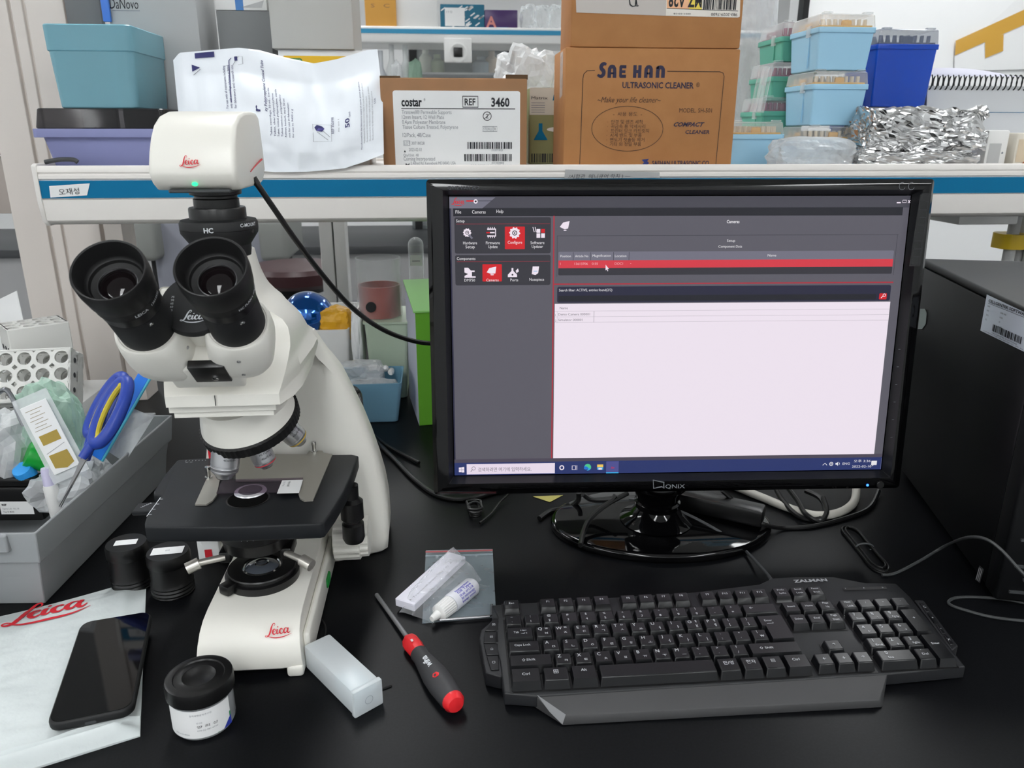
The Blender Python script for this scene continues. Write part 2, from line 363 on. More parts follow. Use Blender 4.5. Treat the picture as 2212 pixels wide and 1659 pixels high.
# labels stuck on the shelf
def name_label(nm, label, px4, Y, fn, mt=None):
    P = [at(x, y, Y) for x, y in px4]      # bl br tr tl
    mb = MB(); mb.add(P, [(0, 1, 2, 3)], mt or m_paper); M = frame(P[0], P[1]-P[0], P[3]-P[0]); M.translation = P[0]+M.to_3x3() @ V3((0, 0, .0005))
    fn(mb, M, (P[1]-P[0]).length, (P[3]-P[0]).length)
    t = mb.build(nm, None, loc=P[0], **dict(label=label, cat='label')); return t
name_label('name_label', 'white paper name label handwritten in Korean on the teal strip', [(109, 427), (188, 422), (194, 396), (106, 402)], SY-.0016,
           lambda mb, M, w, h: (mb.text('오재성', h*.62, M @ Matrix.Translation((w*.26, h*.2, 0)), m_ink, width=w*.56)))
name_label('shelf_note', 'long grey paper note with handwriting taped on the white shelf lip above the monitor', [(1219, 386), (1425, 384), (1425, 372), (1221, 366)], SY-.0022,
           lambda mb, M, w, h: (mb.text('/시험관  메니큐어 하치 ) —', h*.5, M @ Matrix.Translation((w*.04, h*.05, 0)), m_ink, shear=.2, width=w*.65)), m_lgray)

# ================================================================== FAR SIDE OF THE ROOM
FY = 4.0
fz = [at(1000, y, FY).z for y in (58, 64, 74, 94)]
t = thing('far_shelf', 'white shelf with a blue edge stripe along the far bench', 'shelf', (0, FY+.15, fz[3]))
fx0, fx1 = at(520, 70, FY).x, at(1660, 70, FY).x
MB().rbox(fx0, fx1, FY, FY+.32, fz[3], fz[0], m_white, .008).build('shelf_board', t)
MB().box(fx0, fx1, FY-.003, FY+.002, fz[2], fz[1], mat('stripe_blue', '#1f8db8', .4)).build('front_strip', t)
MB().rbox(fx0, fx1, FY+.02, FY+.32, .58, .62, m_white, .006).build('lower_board', t)
for px in (600, 1630):
    x = at(px, 100, FY+.2).x; MB().rbox(x-.03, x+.03, FY+.18, FY+.24, -.02, fz[3], m_white, .004, 2).build('post', t)
t = thing('far_bench', 'grey laboratory bench with cabinets standing behind the near bench', 'laboratory bench', (0, 4.2, -.9))
MB().box(-3.2, xw-.3, 3.85, 4.7, -.9, -.06, mat('cabinet_grey', '#a2a2a2', .5)).build('cabinet_body', t)
MB().rbox(-3.22, xw-.28, 3.82, 4.7, -.06, -.02, m_dgray, .006, 2).build('worktop', t)
def bx(name, label, cat, x0, x1, y0, y1, Y, d, mt, group=None, r=.002, build=True):
    """box whose near face spans pixels x0..x1, y0 (top) .. y1 (bottom) at distance Y, d deep"""
    a, b = at(x0, y1, Y), at(x1, y0, Y); mb = MB().rbox(a.x, b.x, Y, Y+d, a.z, b.z, mt, r, 2)
    return mb, a, b
def simple_box(name, label, cat, x0, x1, y0, y1, Y, d, mt, group=None, zb=None, deco=None, r=.002, zt=None):
    a, b = at(x0, y1, Y), at(x1, y0, Y); z0 = a.z if zb is None else zb; z1 = b.z if zt is None else zt
    t = thing(name, label, cat, ((a.x+b.x)/2, Y+d/2, z0), 0, group)
    MB().rbox(a.x, b.x, Y, Y+d, z0, z1, mt, r, 2).build('body', t)
    if deco:
        mb = MB(); M = Matrix(((1, 0, 0, a.x), (0, 0, -1, Y-.0006), (0, 1, 0, z0), (0, 0, 0, 1))); deco(mb, M, b.x-a.x, z1-z0); mb.build('printing', t)
    return t
fs = fz[0]
simple_box('carton', 'orange kraft carton standing at the end of the far shelf', 'box', 790, 852, -60, 57, FY+.02, .2, mat('carton_orange', '#d9a14c', .7), zb=fs,
           deco=lambda mb, M, w, h: (mb.rect(w*.02, w*.98, h*.5, h*.52, m_card, M), mb.text('S   C', h*.1, M @ Matrix.Translation((w*.2, h*.35, 0)), m_card2, width=w*.6)))
simple_box('carton', 'plain white carton between the orange and the teal cartons on the far shelf', 'box', 856, 942, -80, 57, FY+.04, .2, m_white, zb=fs)
def teal_deco(mb, M, w, h):
    rnd = random.Random(3)
    for k in range(26):
        x, y = rnd.random()*w*.9, rnd.random()*h*.85; 
        mb.line2([(x, y), (x+w*.1, y+h*.14)], w*.025, m_paper, M)
    mb.rect(w*.1, w*.55, h*.06, h*.85, m_paper, M, .001); mb.text('I Y D', h*.13, M @ Matrix.Translation((w*.14, h*.62, .0015)), m_ltxt)
simple_box('carton', 'teal carton with white dashes and a white label on the far shelf', 'box', 952, 1046, 10, 57, FY+.03, .14, mat('carton_teal', '#14647f', .5), zb=fs, deco=teal_deco)
simple_box('carton', 'purple carton with a red outlined letter A on the far shelf', 'box', 1047, 1118, 22, 57, FY+.03, .14, mat('carton_purple', '#43295f', .3), zb=fs,
           deco=lambda mb, M, w, h: (mb.text('A', h*.85, M @ Matrix.Translation((w*.04, h*.04, .001)), mat('letter_red', '#d0837c', .5), bold=.03), mb.rect(w*.1, w*.7, .0, h*.06, m_teal, M)))
def crumple(name, label, cat, c, sx, sy, sz, mt, seed=0, amp=.25, sub=4, group=None, loc=None, kind=None, freq=9.):
    """a crumpled bag: a closed lumpy shell"""
    from mathutils import noise as N
    bm = bmesh.new(); bmesh.ops.create_icosphere(bm, subdivisions=sub, radius=1)
    for v in bm.verts:
        p = v.co.copy(); q = p*1.7+V3((seed*3.1, seed*1.7, 0)); n = N.noise(q)+.5*N.noise(q*2.3)+.3*abs(N.noise(q*freq/2))
        k = max(abs(p.x), abs(p.y), abs(p.z)); p2 = p.lerp(p/k, .55)*(1+amp*n)
        v.co = V3((p2.x*sx, p2.y*sy, p2.z*sz))+V3(c)
    z0 = min(v.co.z for v in bm.verts)
    return MB().bm(bm, mt, False).build(name, None, loc=(c[0], c[1], z0), label=label, cat=cat, group=group, kind=kind)
for k, (px, s) in enumerate(((1140, .036), (1172, .036), (1203, .036))):
    p = at(px, 40, FY+.1); crumple('clear_bag', ['clear plastic bag next to the purple carton on the far shelf', 'second clear plastic bag along from the purple carton on the far shelf', 'clear plastic bag beside the tall brown carton on the far shelf'][k], 'plastic bag', (p.x, p.y, fs+.055), s, .05, .055, m_film, k+1, sub=3)

# cabinet behind glass under the far shelf
gY = FY+.5
t = thing('glass_cabinet', 'dark framed glass fronted cabinet seen below the far shelf', 'cabinet', (at(1000, 160, gY).x, gY+.15, -.02))
a, b = at(880, 200, gY), at(1112, 88, gY)
m_cab = mat('cabinet_inside', '#6f7677', .6)
c = MB(); c.box(a.x, b.x, gY+.3, gY+.32, -.02, b.z, m_cab); c.box(a.x, b.x, gY, gY+.3, b.z, b.z+.03, m_cab); c.box(a.x, b.x, gY+.02, gY+.3, at(1000, 156, gY).z-.01, at(1000, 156, gY).z, m_lgray); c.box(a.x, b.x, gY, gY+.32, -.02, .02, m_cab); c.build('carcass', t)
for px in (886, 1098):
    x = at(px+6, 120, gY).x; MB().box(x-.02, x+.02, gY-.02, gY+.01, -.02, b.z+.03, m_matblk).build('door_frame', t)
MB().box(a.x, b.x, gY-.006, gY-.002, .0, b.z, m_clear).build('door_pane', t)
zsh = at(1000, 156, gY).z
for k, (px, wv, h, cc, nm) in enumerate(((920, .035, .13, '#c9cfc0', 'white capped reagent bottle'), (945, .04, .1, '#8fa07f', 'green reagent bottle'), (1040, .05, .09, '#8b9aa0', 'pale blue reagent bottle'), (1062, .035, .12, '#c7b9a5', 'tan reagent bottle'), (1082, .04, .08, '#d7d9da', 'short white reagent bottle'))):
    p = at(px, 150, gY+.15); MB().lathe([(wv*.9, 0), (wv, .01), (wv, h*.65), (wv*.5, h*.8), (wv*.5, h)], mat('bottle_%d' % k, cc, .4), 16, Matrix.Translation((p.x, p.y, zsh))).build('reagent_bottle', None, loc=(p.x, p.y, zsh), label=nm+' on the shelf inside the glass fronted cabinet', cat='bottle', group='bottles in the far cabinet')
# outlet box hanging under the far shelf
oy = FY-.02; a, b = at(960, 135, oy), at(1019, 88, oy); t = thing('outlet_box', 'white outlet box with a black square socket under the far shelf', 'outlet box', ((a.x+b.x)/2, oy, a.z))
MB().rbox(a.x, b.x, oy, oy+.018, a.z, b.z+.012, m_white, .006).build('body', t)
cx, cz = (a.x+b.x)/2, (a.z+b.z)/2
MB().lathe([(.045, 0), (.045, .006), (.038, .008), (.03, .004)], m_white, 28, frame((cx, oy, cz-.004), (1, 0, 0), (0, 0, 1))).build('bezel', t)
MB().rbox(cx-.021, cx+.021, oy-.012, oy, cz-.024, cz+.018, m_black, .003, 2).build('socket', t)
# blue capped tubes and bags behind the pouch, right of the costar-less gap
for k, (px, py, h, cc, cap, lb) in enumerate(((848, 168, .32, '#e4e6e6', '#e4e6e6', 'white squeeze bottle under the far shelf'), (877, 168, .31, '#dfe3e3', '#dfe3e3', 'second white squeeze bottle under the far shelf'), (824, 168, .26, '#c9cdd2', '#2b3aa0', 'pale bottle with a dark blue cap under the far shelf'))):
    p = at(px, py, FY+.1); MB().lathe([(.03, 0), (.03, h*.55), (.012, h*.7), (.012, h)], mat('squeeze_%d' % k, cc, .4), 16, Matrix.Translation((p.x, p.y, .6205))).build('squeeze_bottle', None, loc=(p.x, p.y, .6205), label=lb, cat='bottle')

p = at(884, 150, FY+.12); crumple('green_bag', 'pale green plastic bag leaning under the far shelf left of the glass cabinet', 'plastic bag', (p.x+.03, FY+.04, .72), .032, .03, .11, glassy('green_film2', '#a9c8b4', .2, .5, '#cfe4d6', bump=(30, .8, .006)), 33, .2, sub=3)
p = at(858, 150, FY+.06); crumple('clear_bag', 'clear plastic bag in front of the white squeeze bottles under the far shelf', 'plastic bag', (p.x, FY+.02, .72), .028, .025, .1, m_film2, 35, .25, sub=3)
# stool and office chair on the far side
p = at(640, 600, 2.5)
t = thing('laboratory_stool', 'round lab stool with a dark red cushion between the two benches', 'stool', (p.x, 2.5, -.9))
zs_ = at(640, 614, 2.5).z; zt_ = at(640, 568, 2.5).z
M = Matrix.Translation((p.x, 2.5, 0)); m_seat = mat('stool_vinyl', '#3a1f22', .4)
MB().lathe([(.05, zs_), (.14, zs_+.004), (.15, zs_+.016), (.15, zt_-.02), (.14, zt_-.006), (.10, zt_), (0, zt_)], m_seat, 40, M).build('seat', t)
MB().lathe([(.09, zs_-.02), (.09, zs_-.001)], m_black, 24, M).build('seat_plate', t)
MB().lathe([(.025, -.82), (.025, -.3), (.018, -.3), (.018, zs_-.02)], m_chrome, 20, M).build('column', t)
MB().tube([(p.x+.05, 2.5, zs_-.03), (p.x+.09, 2.48, zs_-.06), (p.x+.13, 2.47, zs_-.10)], .008, m_black).build('height_lever', t)
for k in range(5):
    a = 2*pi*k/5+.3; e = V3((p.x+.26*cos(a), 2.5+.26*sin(a), -.85)); MB().cyl((p.x, 2.5, -.82), e, .02, m_black, .014, 10).build('leg', t)
    MB().lathe([(.0, -.025), (.022, -.015), (.025, 0), (.022, .015), (0, .025)], m_black, 14, Matrix.Translation((e.x, e.y, -.875))).build('caster', t)

p = at(470, 560, 2.9)
t = thing('office_chair', 'grey office chair with armrests half hidden behind the microscope', 'chair', (p.x, 3.05, -.9))
m_mesh = mat('chair_fabric', '#80827f', .8); m_ch2 = mat('chair_back', '#8d8f99', .7)
a, b = at(350, 700, 2.9), at(590, 430, 2.9)
MB().rbox(a.x, b.x, 2.9, 2.96, a.z+.05, b.z, m_ch2, .03, 4).build('backrest', t)
MB().rbox(a.x-.01, b.x+.01, 2.95, 3.4, a.z-.06, a.z+.02, m_mesh, .03, 4).build('seat', t)
for q in (322, 600):
    e = at(q, 560, 2.88); MB().rbox(e.x-.05, e.x+.05, 2.82, 3.16, e.z, at(q, 470, 2.88).z, m_mesh, .02, 3).build('armrest', t)
    MB().rbox(e.x-.022, e.x+.022, 2.95, 3.05, a.z-.04, e.z+.01, m_matblk, .008, 2).build('arm_post', t)
MB().lathe([(.03, -.82), (.03, a.z-.06)], m_black, 20, Matrix.Translation((p.x, 3.15, 0))).build('column', t)
for k in range(5):
    an = 2*pi*k/5; e = V3((p.x+.3*cos(an), 3.15+.3*sin(an), -.85)); MB().cyl((p.x, 3.15, -.82), e, .022, m_black, .015, 10).build('leg', t)
    MB().lathe([(0, -.025), (.025, 0), (0, .025)], m_black, 14, Matrix.Translation((e.x, e.y, -.875))).build('caster', t)

# dark service upstand with a white double post at the back of the bench
uy = 2.0; zt = at(720, 669, uy).z
t = thing('service_upstand', 'dark grey service upstand along the back of the bench', 'upstand', (.1, uy+.05, 0))
MB().rbox(at(300, 669, uy).x, 1.6, uy, uy+.12, 0, zt, m_dgray, .003, 2).build('body', t)
t = thing('shelf_post', 'white double channel post standing behind the microscope cable', 'post', (at(720, 669, uy).x, uy+.05, zt))
for x0, x1 in ((691, 718), (721, 746)):
    a, b = at(x0+10, 660, uy+.02), at(x1+10, 660, uy+.02); MB().rbox(a.x, b.x, uy+.02, uy+.08, zt, 1.2, m_white, .003, 2).build('channel', t)
# ================================================================== THINGS ON THE REAGENT SHELF
def ysame(x, px, py):
    d = ray(px, py); return x*d.y/d.x
def MF(x0, Y, z0): return Matrix(((1, 0, 0, x0), (0, 0, -1, Y), (0, 1, 0, z0), (0, 0, 0, 1)))   # xy drawing plane facing the camera side
def T3(x, y, z=0): return Matrix.Translation((x, y, z))
def taper_box(mb, x0, x1, y0, y1, z0, z1, ins, mt, r=.006, wall=.0, open_top=False):
    """plastic tub: rounded-corner section, narrower at the foot by ins"""
    cx, cy = (x0+x1)/2, (y0+y1)/2; w, d = x1-x0, y1-y0
    def ring(z, k, off=0.): return [(cx+p[0], cy+p[1], z) for p in rrect(w-2*k-2*off, d-2*k-2*off, r)]
    if not open_top: return mb.rings([ring(z0, ins+.0015), ring(z0+.0015, ins), ring(z1-.0015, 0), ring(z1, .0015)], mt, True)
    wl = wall or .002
    return mb.rings([ring(z0, ins+.0015), ring(z0+.0015, ins), ring(z1, 0), ring(z1, 0, wl), ring(z0+wl, ins, wl)], mt, True)

# ---- light blue translucent box on a lavender box
Yb = 1.32
m_lblue = glassy('translucent_blue', '#86bccb', .22, .66, '#a9d3de'); m_lav = mat('lavender_plastic', '#8488b4', .5)
a = at(98, 355, Yb); lx0 = at(118, 355, Yb).x; lx1 = at(352, 355, Yb).x
zr0, zr1, zl1 = at(200, 297, Yb).z, at(200, 278, Yb).z, at(200, 234, Yb).z
t = thing('storage_box', 'lavender plastic box with a clear lid under the pale blue box', 'box', ((lx0+lx1)/2, Yb+.06, ZS))
mb = MB(); taper_box(mb, lx0-.012, lx1+.01, Yb, Yb+.13, ZS, zr0, .008, m_lav, .008, .0025, True); mb.build('body', t)
MB().prism(rrect(lx1-lx0+.042, .15, .008, cx=(lx0+lx1)/2-.001, cy=Yb+.065), zr0, zr1, m_lav, bev=.001).build('rim', t)
mb = MB(); taper_box(mb, lx0-.014, lx1+.012, Yb-.002, Yb+.13, zr1, zl1, -.004, glassy('smoky_lid', '#4b4a4c', .1, .3, '#b5b3b6'), .008); mb.build('lid', t)
bx0, bx1 = at(90, 60, Yb).x, at(279, 60, Yb).x; zb0, zb1, zbr = zl1+.0005, at(200, 52, Yb).z, at(200, 108, Yb).z
yb1 = ysame(bx1, 350, 60)
t = thing('storage_box', 'pale blue translucent box with a lid on top of the lavender box', 'box', ((bx0+bx1)/2, Yb+.06, zb0))
mb = MB(); taper_box(mb, bx0+.0015, bx1-.001, Yb, min(yb1, Yb+.16), zb0, zbr, .0035, m_lblue, .01); mb.build('body', t)
mb = MB(); taper_box(mb, bx0-.001, bx1+.001, Yb-.002, min(yb1, Yb+.16)+.004, zbr-.002, zb1, 0.0005, m_lblue, .01); mb.build('lid', t)
# grey things left of it and behind
p0 = at(100, 353, 1.31); t = thing('strap', 'small dark grey strap end lying on the shelf in front of the lavender box', 'strap', (p0.x, 1.3, ZS))
MB().tube([at(98, 353, 1.30)+V3((0, 0, .002)), at(128, 345, 1.30), at(158, 345, 1.30), at(168, 353, 1.30)+V3((0, 0, .002))], .0035, m_dgray).build('strap_loop', t)
# ---- grey cartons behind
Yg = 1.47
m_g1 = mat('grey_carton', '#a7a9a9', .7, bump=(80, .05, .0004)); m_g2 = mat('slate_carton', '#77797a', .7); m_g3 = mat('pale_grey_carton', '#b3b3af', .7); m_gd = mat('dark_grey_carton', '#6d6f70', .75)  # m_gd: the thin carton's own dark grey
def gbox(name, label, x0, x1, y0, y1, Y, d, mt, zb=None, deco=None, mt2=None):
    a, b = at(x0, max(y0, 15), Y), at(x1, max(y0, 15), Y); b.z = at((x0+x1)/2, y0, Y).z; z0 = ZS if zb is None else zb
    t = thing('carton', label, 'box', ((a.x+b.x)/2, Y+d/2, z0)); mb = MB().rbox(a.x, b.x, Y, Y+d, z0, b.z, mt, .0015, 2); 
    if deco: deco(mb, MF(a.x, Y-.0005, z0), b.x-a.x, b.z-z0)
    mb.build('body', t); return t, a, b, z0
gbox('carton', 'thin dark grey carton between the fluted post and the grey carton with handwriting', 140, 216, -60, 355, 1.484, .014, m_gd)
t, a, b, z0 = gbox('carton', 'grey carton with handwriting behind the pale blue box', 232, 424, -40, 355, Yg, .12, m_g1,
     deco=lambda mb, M, w, h: (mb.text('DaNovo', .022, M @ T3(w*.03, at(265, 19, Yg).z-ZS), m_ink, shear=.1, width=w*.32), mb.rect(w*.05, w*.36, at(265, 24, Yg).z-ZS, at(265, 22, Yg).z-ZS, m_ltxt, M)))
a = at(220, 46, Yg-.012); MB().rbox(a.x, at(231, 0, Yg-.012).x, Yg-.008, Yg-.001, a.z, a.z+.12, mat('blue_pen', '#4a7bd0', .4), .002, 2).build('ruler', None, loc=(a.x, Yg-.008, a.z), label='thin blue plastic ruler standing at the edge of the grey handwritten carton', cat='ruler')
t, a, b, z0 = gbox('carton', 'slate grey carton under the blue and white pack', 466, 582, 23, 355, Yg+.04, .1, m_g2)
simple_box('carton', 'white pack with blue print on top of the slate grey carton', 'box', 464, 572, -40, 21, Yg+.04, .09, m_white, zb=b.z+.0005, deco=lambda mb, M, w, h: (mb.rect(w*.4, w*.55, h*.0, h, mat('print_blue', '#3f78b8', .5), M), mb.poly([(w*.5, h*.1), (w*.95, h*.35), (w*.9, h*.1)], m_lgray, M)))
Yw = 1.43
t, a, b, z0 = gbox('carton', 'white carton with a yellow band and green oval logo under the pale grey carton', 600, 787, 108, 355, Yw, .14, m_paper,
     deco=lambda mb, M, w, h: (mb.rect(w*.06, w*.96, at(690, 141, Yw).z-ZS-.03, at(690, 121, Yw).z-ZS, mat('yellow_band', '#e3b512', .5), M), mb.poly(rrect(w*.17, .0085, .0042, cx=w*.19, cy=at(632, 131.5, Yw).z-ZS), mat('oval_green', '#3f7a34', .5), M, .0004), mb.text('BIO-RAD', .0048, M @ T3(w*.19, at(632, 131.5, Yw).z-ZS, .0007), m_paper, 'c', 'c', width=w*.13)))
gbox('carton', 'pale grey carton stacked on the white carton with the yellow band', 580, 760, -40, 104, Yw-.01, .15, m_g3, zb=b.z+.0006)

# ---- white pouch of tubes, leaning over the shelf lip
PB = {0: [(392, 372), (372, 130)], }
def pouch_fn(u, v):
    # u across, v up ; boundary curves in the photo frame
    bot = [(0, 366), (.25, 362), (.45, 372), (.62, 371), (.8, 364), (.9, 350), (1, 333)]; top = [(0, 122), (.03, 114), (.32, 103), (.42, 108), (.56, 125), (.69, 137), (.8, 128), (.95, 108), (1, 106)]
    def lerp(tb, q):
        for (a, b), (c, d) in zip(tb, tb[1:]):
            if q <= c: return b+(d-b)*(q-a)/(c-a)
        return tb[-1][1]
    xl = 398+(374-398)*v; xr = 829-4*v-22*max(0, v-.55)
    px = xl+(xr-xl)*u; py = lerp(bot, u)+(lerp(top, u)-lerp(bot, u))*v
    if u < .03: py += 8*(.03-u)/.03*(1 if v > .5 else -1)
    Y = 1.262+.085*v
    from mathutils import noise as N
    e = min(1, 10*u*(1-u))*min(1, 6*v*(1-v)+.15)
    bulge = -.016*e*sin(pi*min(1, v*1.25))*(1 if v < .8 else (1-v)/.2)
    wr = .004*N.noise(V3((u*6, v*5, 1)))+.003*N.noise(V3((u*17, v*4, 5)))*(1.4-v)+ .006*max(0, .35-v)*abs(N.noise(V3((u*9+v*4, v*7, 9))))*6*.35
    fold = .012*math.exp(-((u-.68-.05*(1-v))/.06)**2)*max(0, v-.35)
    return at(px, py, Y+bulge-wr+fold)
m_pouch = mat('pouch_white', '#e6ebf1', .38); nx, ny = 90, 60
front = [pouch_fn(i/nx, j/ny) for j in range(ny+1) for i in range(nx+1)]
fs_ = [(j*(nx+1)+i, j*(nx+1)+i+1, (j+1)*(nx+1)+i+1, (j+1)*(nx+1)+i) for j in range(ny) for i in range(nx)]
back = []
for j in range(ny+1):
    for i in range(nx+1):
        u, v = i/nx, j/ny; p = pouch_fn(u, v); e = min(1, 8*u*(1-u))*min(1, 8*v*(1-v)); back.append(p+V3((0, .002+.05*e*(0.25+.75*v), 0)))
n1 = len(front); per = [i for i in range(nx+1)]+[(j+1)*(nx+1)-1 for j in range(1, ny+1)]+[ny*(nx+1)+i for i in range(nx-1, -1, -1)]+[j*(nx+1) for j in range(ny-1, 0, -1)]
mb = MB(); mb.add(front+back, fs_+[tuple(reversed([n1+k for k in f])) for f in fs_]+[(per[i], n1+per[i], n1+per[(i+1) % len(per)], per[(i+1) % len(per)]) for i in range(len(per))], m_pouch, True)
def warp(draw, fn, off=.0009):
    """draw flat marks in u,v and lay them on the surface fn"""
    q = MB(); draw(q); vs = []
    for v in q.v: vs.append(fn(v.x, v.y)+V3((0, -off, .0)))
    return q, vs
def pouch_marks(q):
    asp = 440/250.
    def vt(s, u, v0, h, w, mt=m_navy, al='l', bold=0):   # upright lettering turned a quarter: runs upwards
        M = Matrix(((0, -1/asp, 0, u), (1, 0, 0, v0), (0, 0, 1, 0), (0, 0, 0, 1))); q.text(s, h, M, mt, al, 'b', width=w, bold=bold)
    vt('For use with all instruments including', .245, .50, .03, .36); vt('only with centrifuge adaptors as listed', .265, .50, .03, .36); vt('for laboratory and research use', .285, .50, .03, .36)
    vt('ity Polypropylene Conical Tube', .435, .50, .034, .42, bold=.01); vt('r', .40, .49, .08, .05, bold=.02)
    for k, (u, l) in enumerate(((.452, .40), (.47, .36), (.488, .40), (.506, .36), (.524, .33), (.542, .30), (.56, .25))):
        vt(['Tubes, centrifuge, 50 mL, Sterile', 'Tubes, clear polypropylene', 'Tubes, conical, polypropylene, sterile', 'Tubos conicos polipropileno', 'Rohren, konisch, steril, 50 ml', 'not for use in fabrication', 'for use to 9400 x g'][k], u, .30, .022, l)
    vt('50', .835, .36, .055, .085, bold=.02); vt('/pack', .84, .45, .022, .05)
    vt('REF 352098', .758, .33, .03, .15); vt('50mL  sterile  R', .785, .34, .016, .12, m_ltxt)
    for k in range(5): vt('Manufactured for the laboratory supply of sterile plastic products', .895+k*.014, [.12, .17, .17, .17, .17][k], .016, [.62, .55, .42, .5, .45][k], m_ltxt if k else m_navy)
    vt('USA', .965, .5, .02, .05)
    # drawn tube with purple cap
    q.line2([(.655, .27), (.655, .43), (.745, .41), (.745, .26), (.655, .27)], .0022, m_ltxt)
    q.poly([(.662, .40), (.672, .37), (.70, .36), (.712, .385), (.70, .41), (.675, .425)], m_navy); q.poly([(.672, .37), (.70, .36), (.712, .385), (.682, .395)], mat('print_violet', '#5a55a0', .6))
    q.line2([(.675, .36), (.728, .275)], .003, m_ltxt); q.line2([(.705, .365), (.738, .30)], .003, m_ltxt)
    q.poly([(.085, .83), (.125, .86), (.085, .89)], m_navy); q.line2([(.09, .80), (.125, .845)], .004, m_ltxt)
    q.poly([(.295, .895), (.31, .895), (.31, .93), (.295, .93)], m_navy); q.line2([(.285, .86), (.315, .93), (.335, .93), (.335, .87), (.31, .86)], .0025, m_ltxt); q.line2([(.26, .55), (.268, .90), (.28, .92)], .004, m_navy)
q, vs = warp(pouch_marks, pouch_fn); mb.add(vs, q.f and [] or [], m_navy); base = len(mb.v)-len(vs)
for f, k in zip(q.f, q.mi): mb.f.append(tuple(base+i for i in f)); mb.mi.append(mb._m(q.mats[k])); mb.sm.append(False)
q = MB(); P = [pouch_fn(.105, .985), pouch_fn(.20, .985), pouch_fn(.20, .94), pouch_fn(.105, .94)]; mb.add([p+V3((0, -.0012, 0)) for p in P], [(3, 2, 1, 0)], m_navy)
c_ = pouch_fn(.5, .02); mb.build('tube_pouch', None, loc=(c_.x, 1.29, c_.z), sharp=60, label='white sterile tube pouch with purple print leaning over the shelf edge', cat='pouch')

# ---- cardboard box with a white label (REF 3460)
Yc = 1.305
a, b = at(829, 357, Yc), at(1139, 170, Yc); w, h = b.x-a.x, b.z-ZS
t = thing('cardboard_box', 'brown cardboard box with a white label reading REF 3460', 'box', (a.x+w/2, Yc+.09, ZS))
MB().rbox(a.x, b.x, Yc, Yc+.19, ZS, b.z, m_card2, .002, 2).build('body', t)
mb = MB(); e = at(830, 168, Yc); z = b.z
mb.box(a.x+.0, a.x+.032, Yc+.002, Yc+.004, z-.001, z+.003, m_cardin); mb.box(b.x-.034, b.x+.001, Yc+.002, Yc+.006, z-.001, z+.006, m_cardin)
mb.add([(a.x+.001, Yc+.002, z+.0005), (b.x-.001, Yc+.002, z+.0005), (b.x-.001, Yc+.09, z+.006), (a.x+.001, Yc+.09, z+.004)], [(0, 1, 2, 3)], m_card2); mb.build('flap', t, solid=.0015)
la, lb, lt = at(854, 357, Yc).x+.001, at(1123, 357, Yc).x, at(985, 196, Yc).z
l0 = at(848, 200, Yc).x; W_ = lb-la; H_ = lt-ZS-.001; M = MF(l0, Yc-.0006, ZS+.001); W_ = lb-l0
mb = MB(); mb.poly(rrect(W_, H_, .004, cx=W_/2, cy=H_/2), m_paper, M); M = M @ T3(0, 0, .0005)
def cl(s, x, y, hh, wd, mt=m_ink, **k): mb.text(s, hh, M @ T3(W_*x, H_*y), mt, width=W_*wd, **k)
cl('costar', .065, .80, .019, .16, bold=.03); cl('®', .24, .865, .006, .012)
mb.line2([(W_*.545, H_*.79), (W_*.665, H_*.79), (W_*.665, H_*.93), (W_*.545, H_*.93)], .0014, m_ink, M, closed=True); cl('REF', .56, .815, .0145, .085, bold=.02)
cl('3460', .77, .80, .0185, .145, bold=.03); mb.rect(W_*.062, W_*.96, H_*.765, H_*.775, m_ink, M)
for k, (s, wd) in enumerate((('Transwell® Permeable Supports', .39), ('12mm Insert, 12 Well Plate', .33), ('0.4µm Polyester Membrane', .34), ('Tissue Culture Treated, Polystyrene', .44))): cl(s, .065, .70-k*.064, .0085, wd, m_ltxt)
cl('12/Pack, 48/Case', .065, .40, .009, .22, m_ltxt); mb.line2([(W_*.07, H_*.29), (W_*.12, H_*.29), (W_*.12, H_*.35), (W_*.07, H_*.35)], .0008, m_ltxt, M, closed=True); cl('LOT 30718028', .075, .30, .007, .16, m_ltxt)
cl('2023-02-01', .11, .215, .007, .1, m_ltxt); cl('Corning Incorporated', .065, .09, .0085, .25, m_ltxt); cl('Qty/Unit  48', .065, .145, .006, .12, m_ltxt); cl('2 Alfred Rd, Kennebunk ME 04043, USA', .12, .035, .007, .36, m_ltxt)
mb.poly([(W_*.07, H_*.01), (W_*.11, H_*.01), (W_*.11, H_*.055), (W_*.095, H_*.04), (W_*.082, H_*.055)], m_ink, M); mb.poly([(W_*.07, H_*.2), (W_*.085, H_*.2), (W_*.08, H_*.225), (W_*.075, H_*.225)], m_ink, M)
mb.line2([(W_*.737+.0065*cos(q), H_*.675+.0065*sin(q)) for q in [k*pi/10 for k in range(20)]], .0011, m_ink, M, closed=True); mb.text('2', .0095, M @ T3(W_*.737, H_*.675), m_ink, 'c', 'c'); mb.line2([(W_*.715, H_*.64), (W_*.76, H_*.71)], .0009, m_ink, M)
mb.line2([(W_*.70, H_*.475), (W_*.815, H_*.475), (W_*.815, H_*.54), (W_*.70, H_*.54)], .0009, m_ltxt, M, closed=True); cl('STERILE', .705, .49, .006, .075, m_ltxt); mb.rect(W_*.783, W_*.786, H_*.475, H_*.54, m_ltxt, M); cl('R', .795, .49, .006, .01)
barcode(mb, W_*.575, W_*.94, H_*.245, H_*.335, m_ink, M, 4, 46); cl('(10)30718028', .77, .215, .0045, .09, m_ltxt); barcode(mb, W_*.55, W_*.94, H_*.08, H_*.175, m_ink, M, 9, 50); cl('(01)00888', .77, .045, .0045, .1, m_ltxt); cl('FOR RESEARCH USE ONLY', .6, .012, .0045, .33, m_ltxt)
mb.build('label', t)
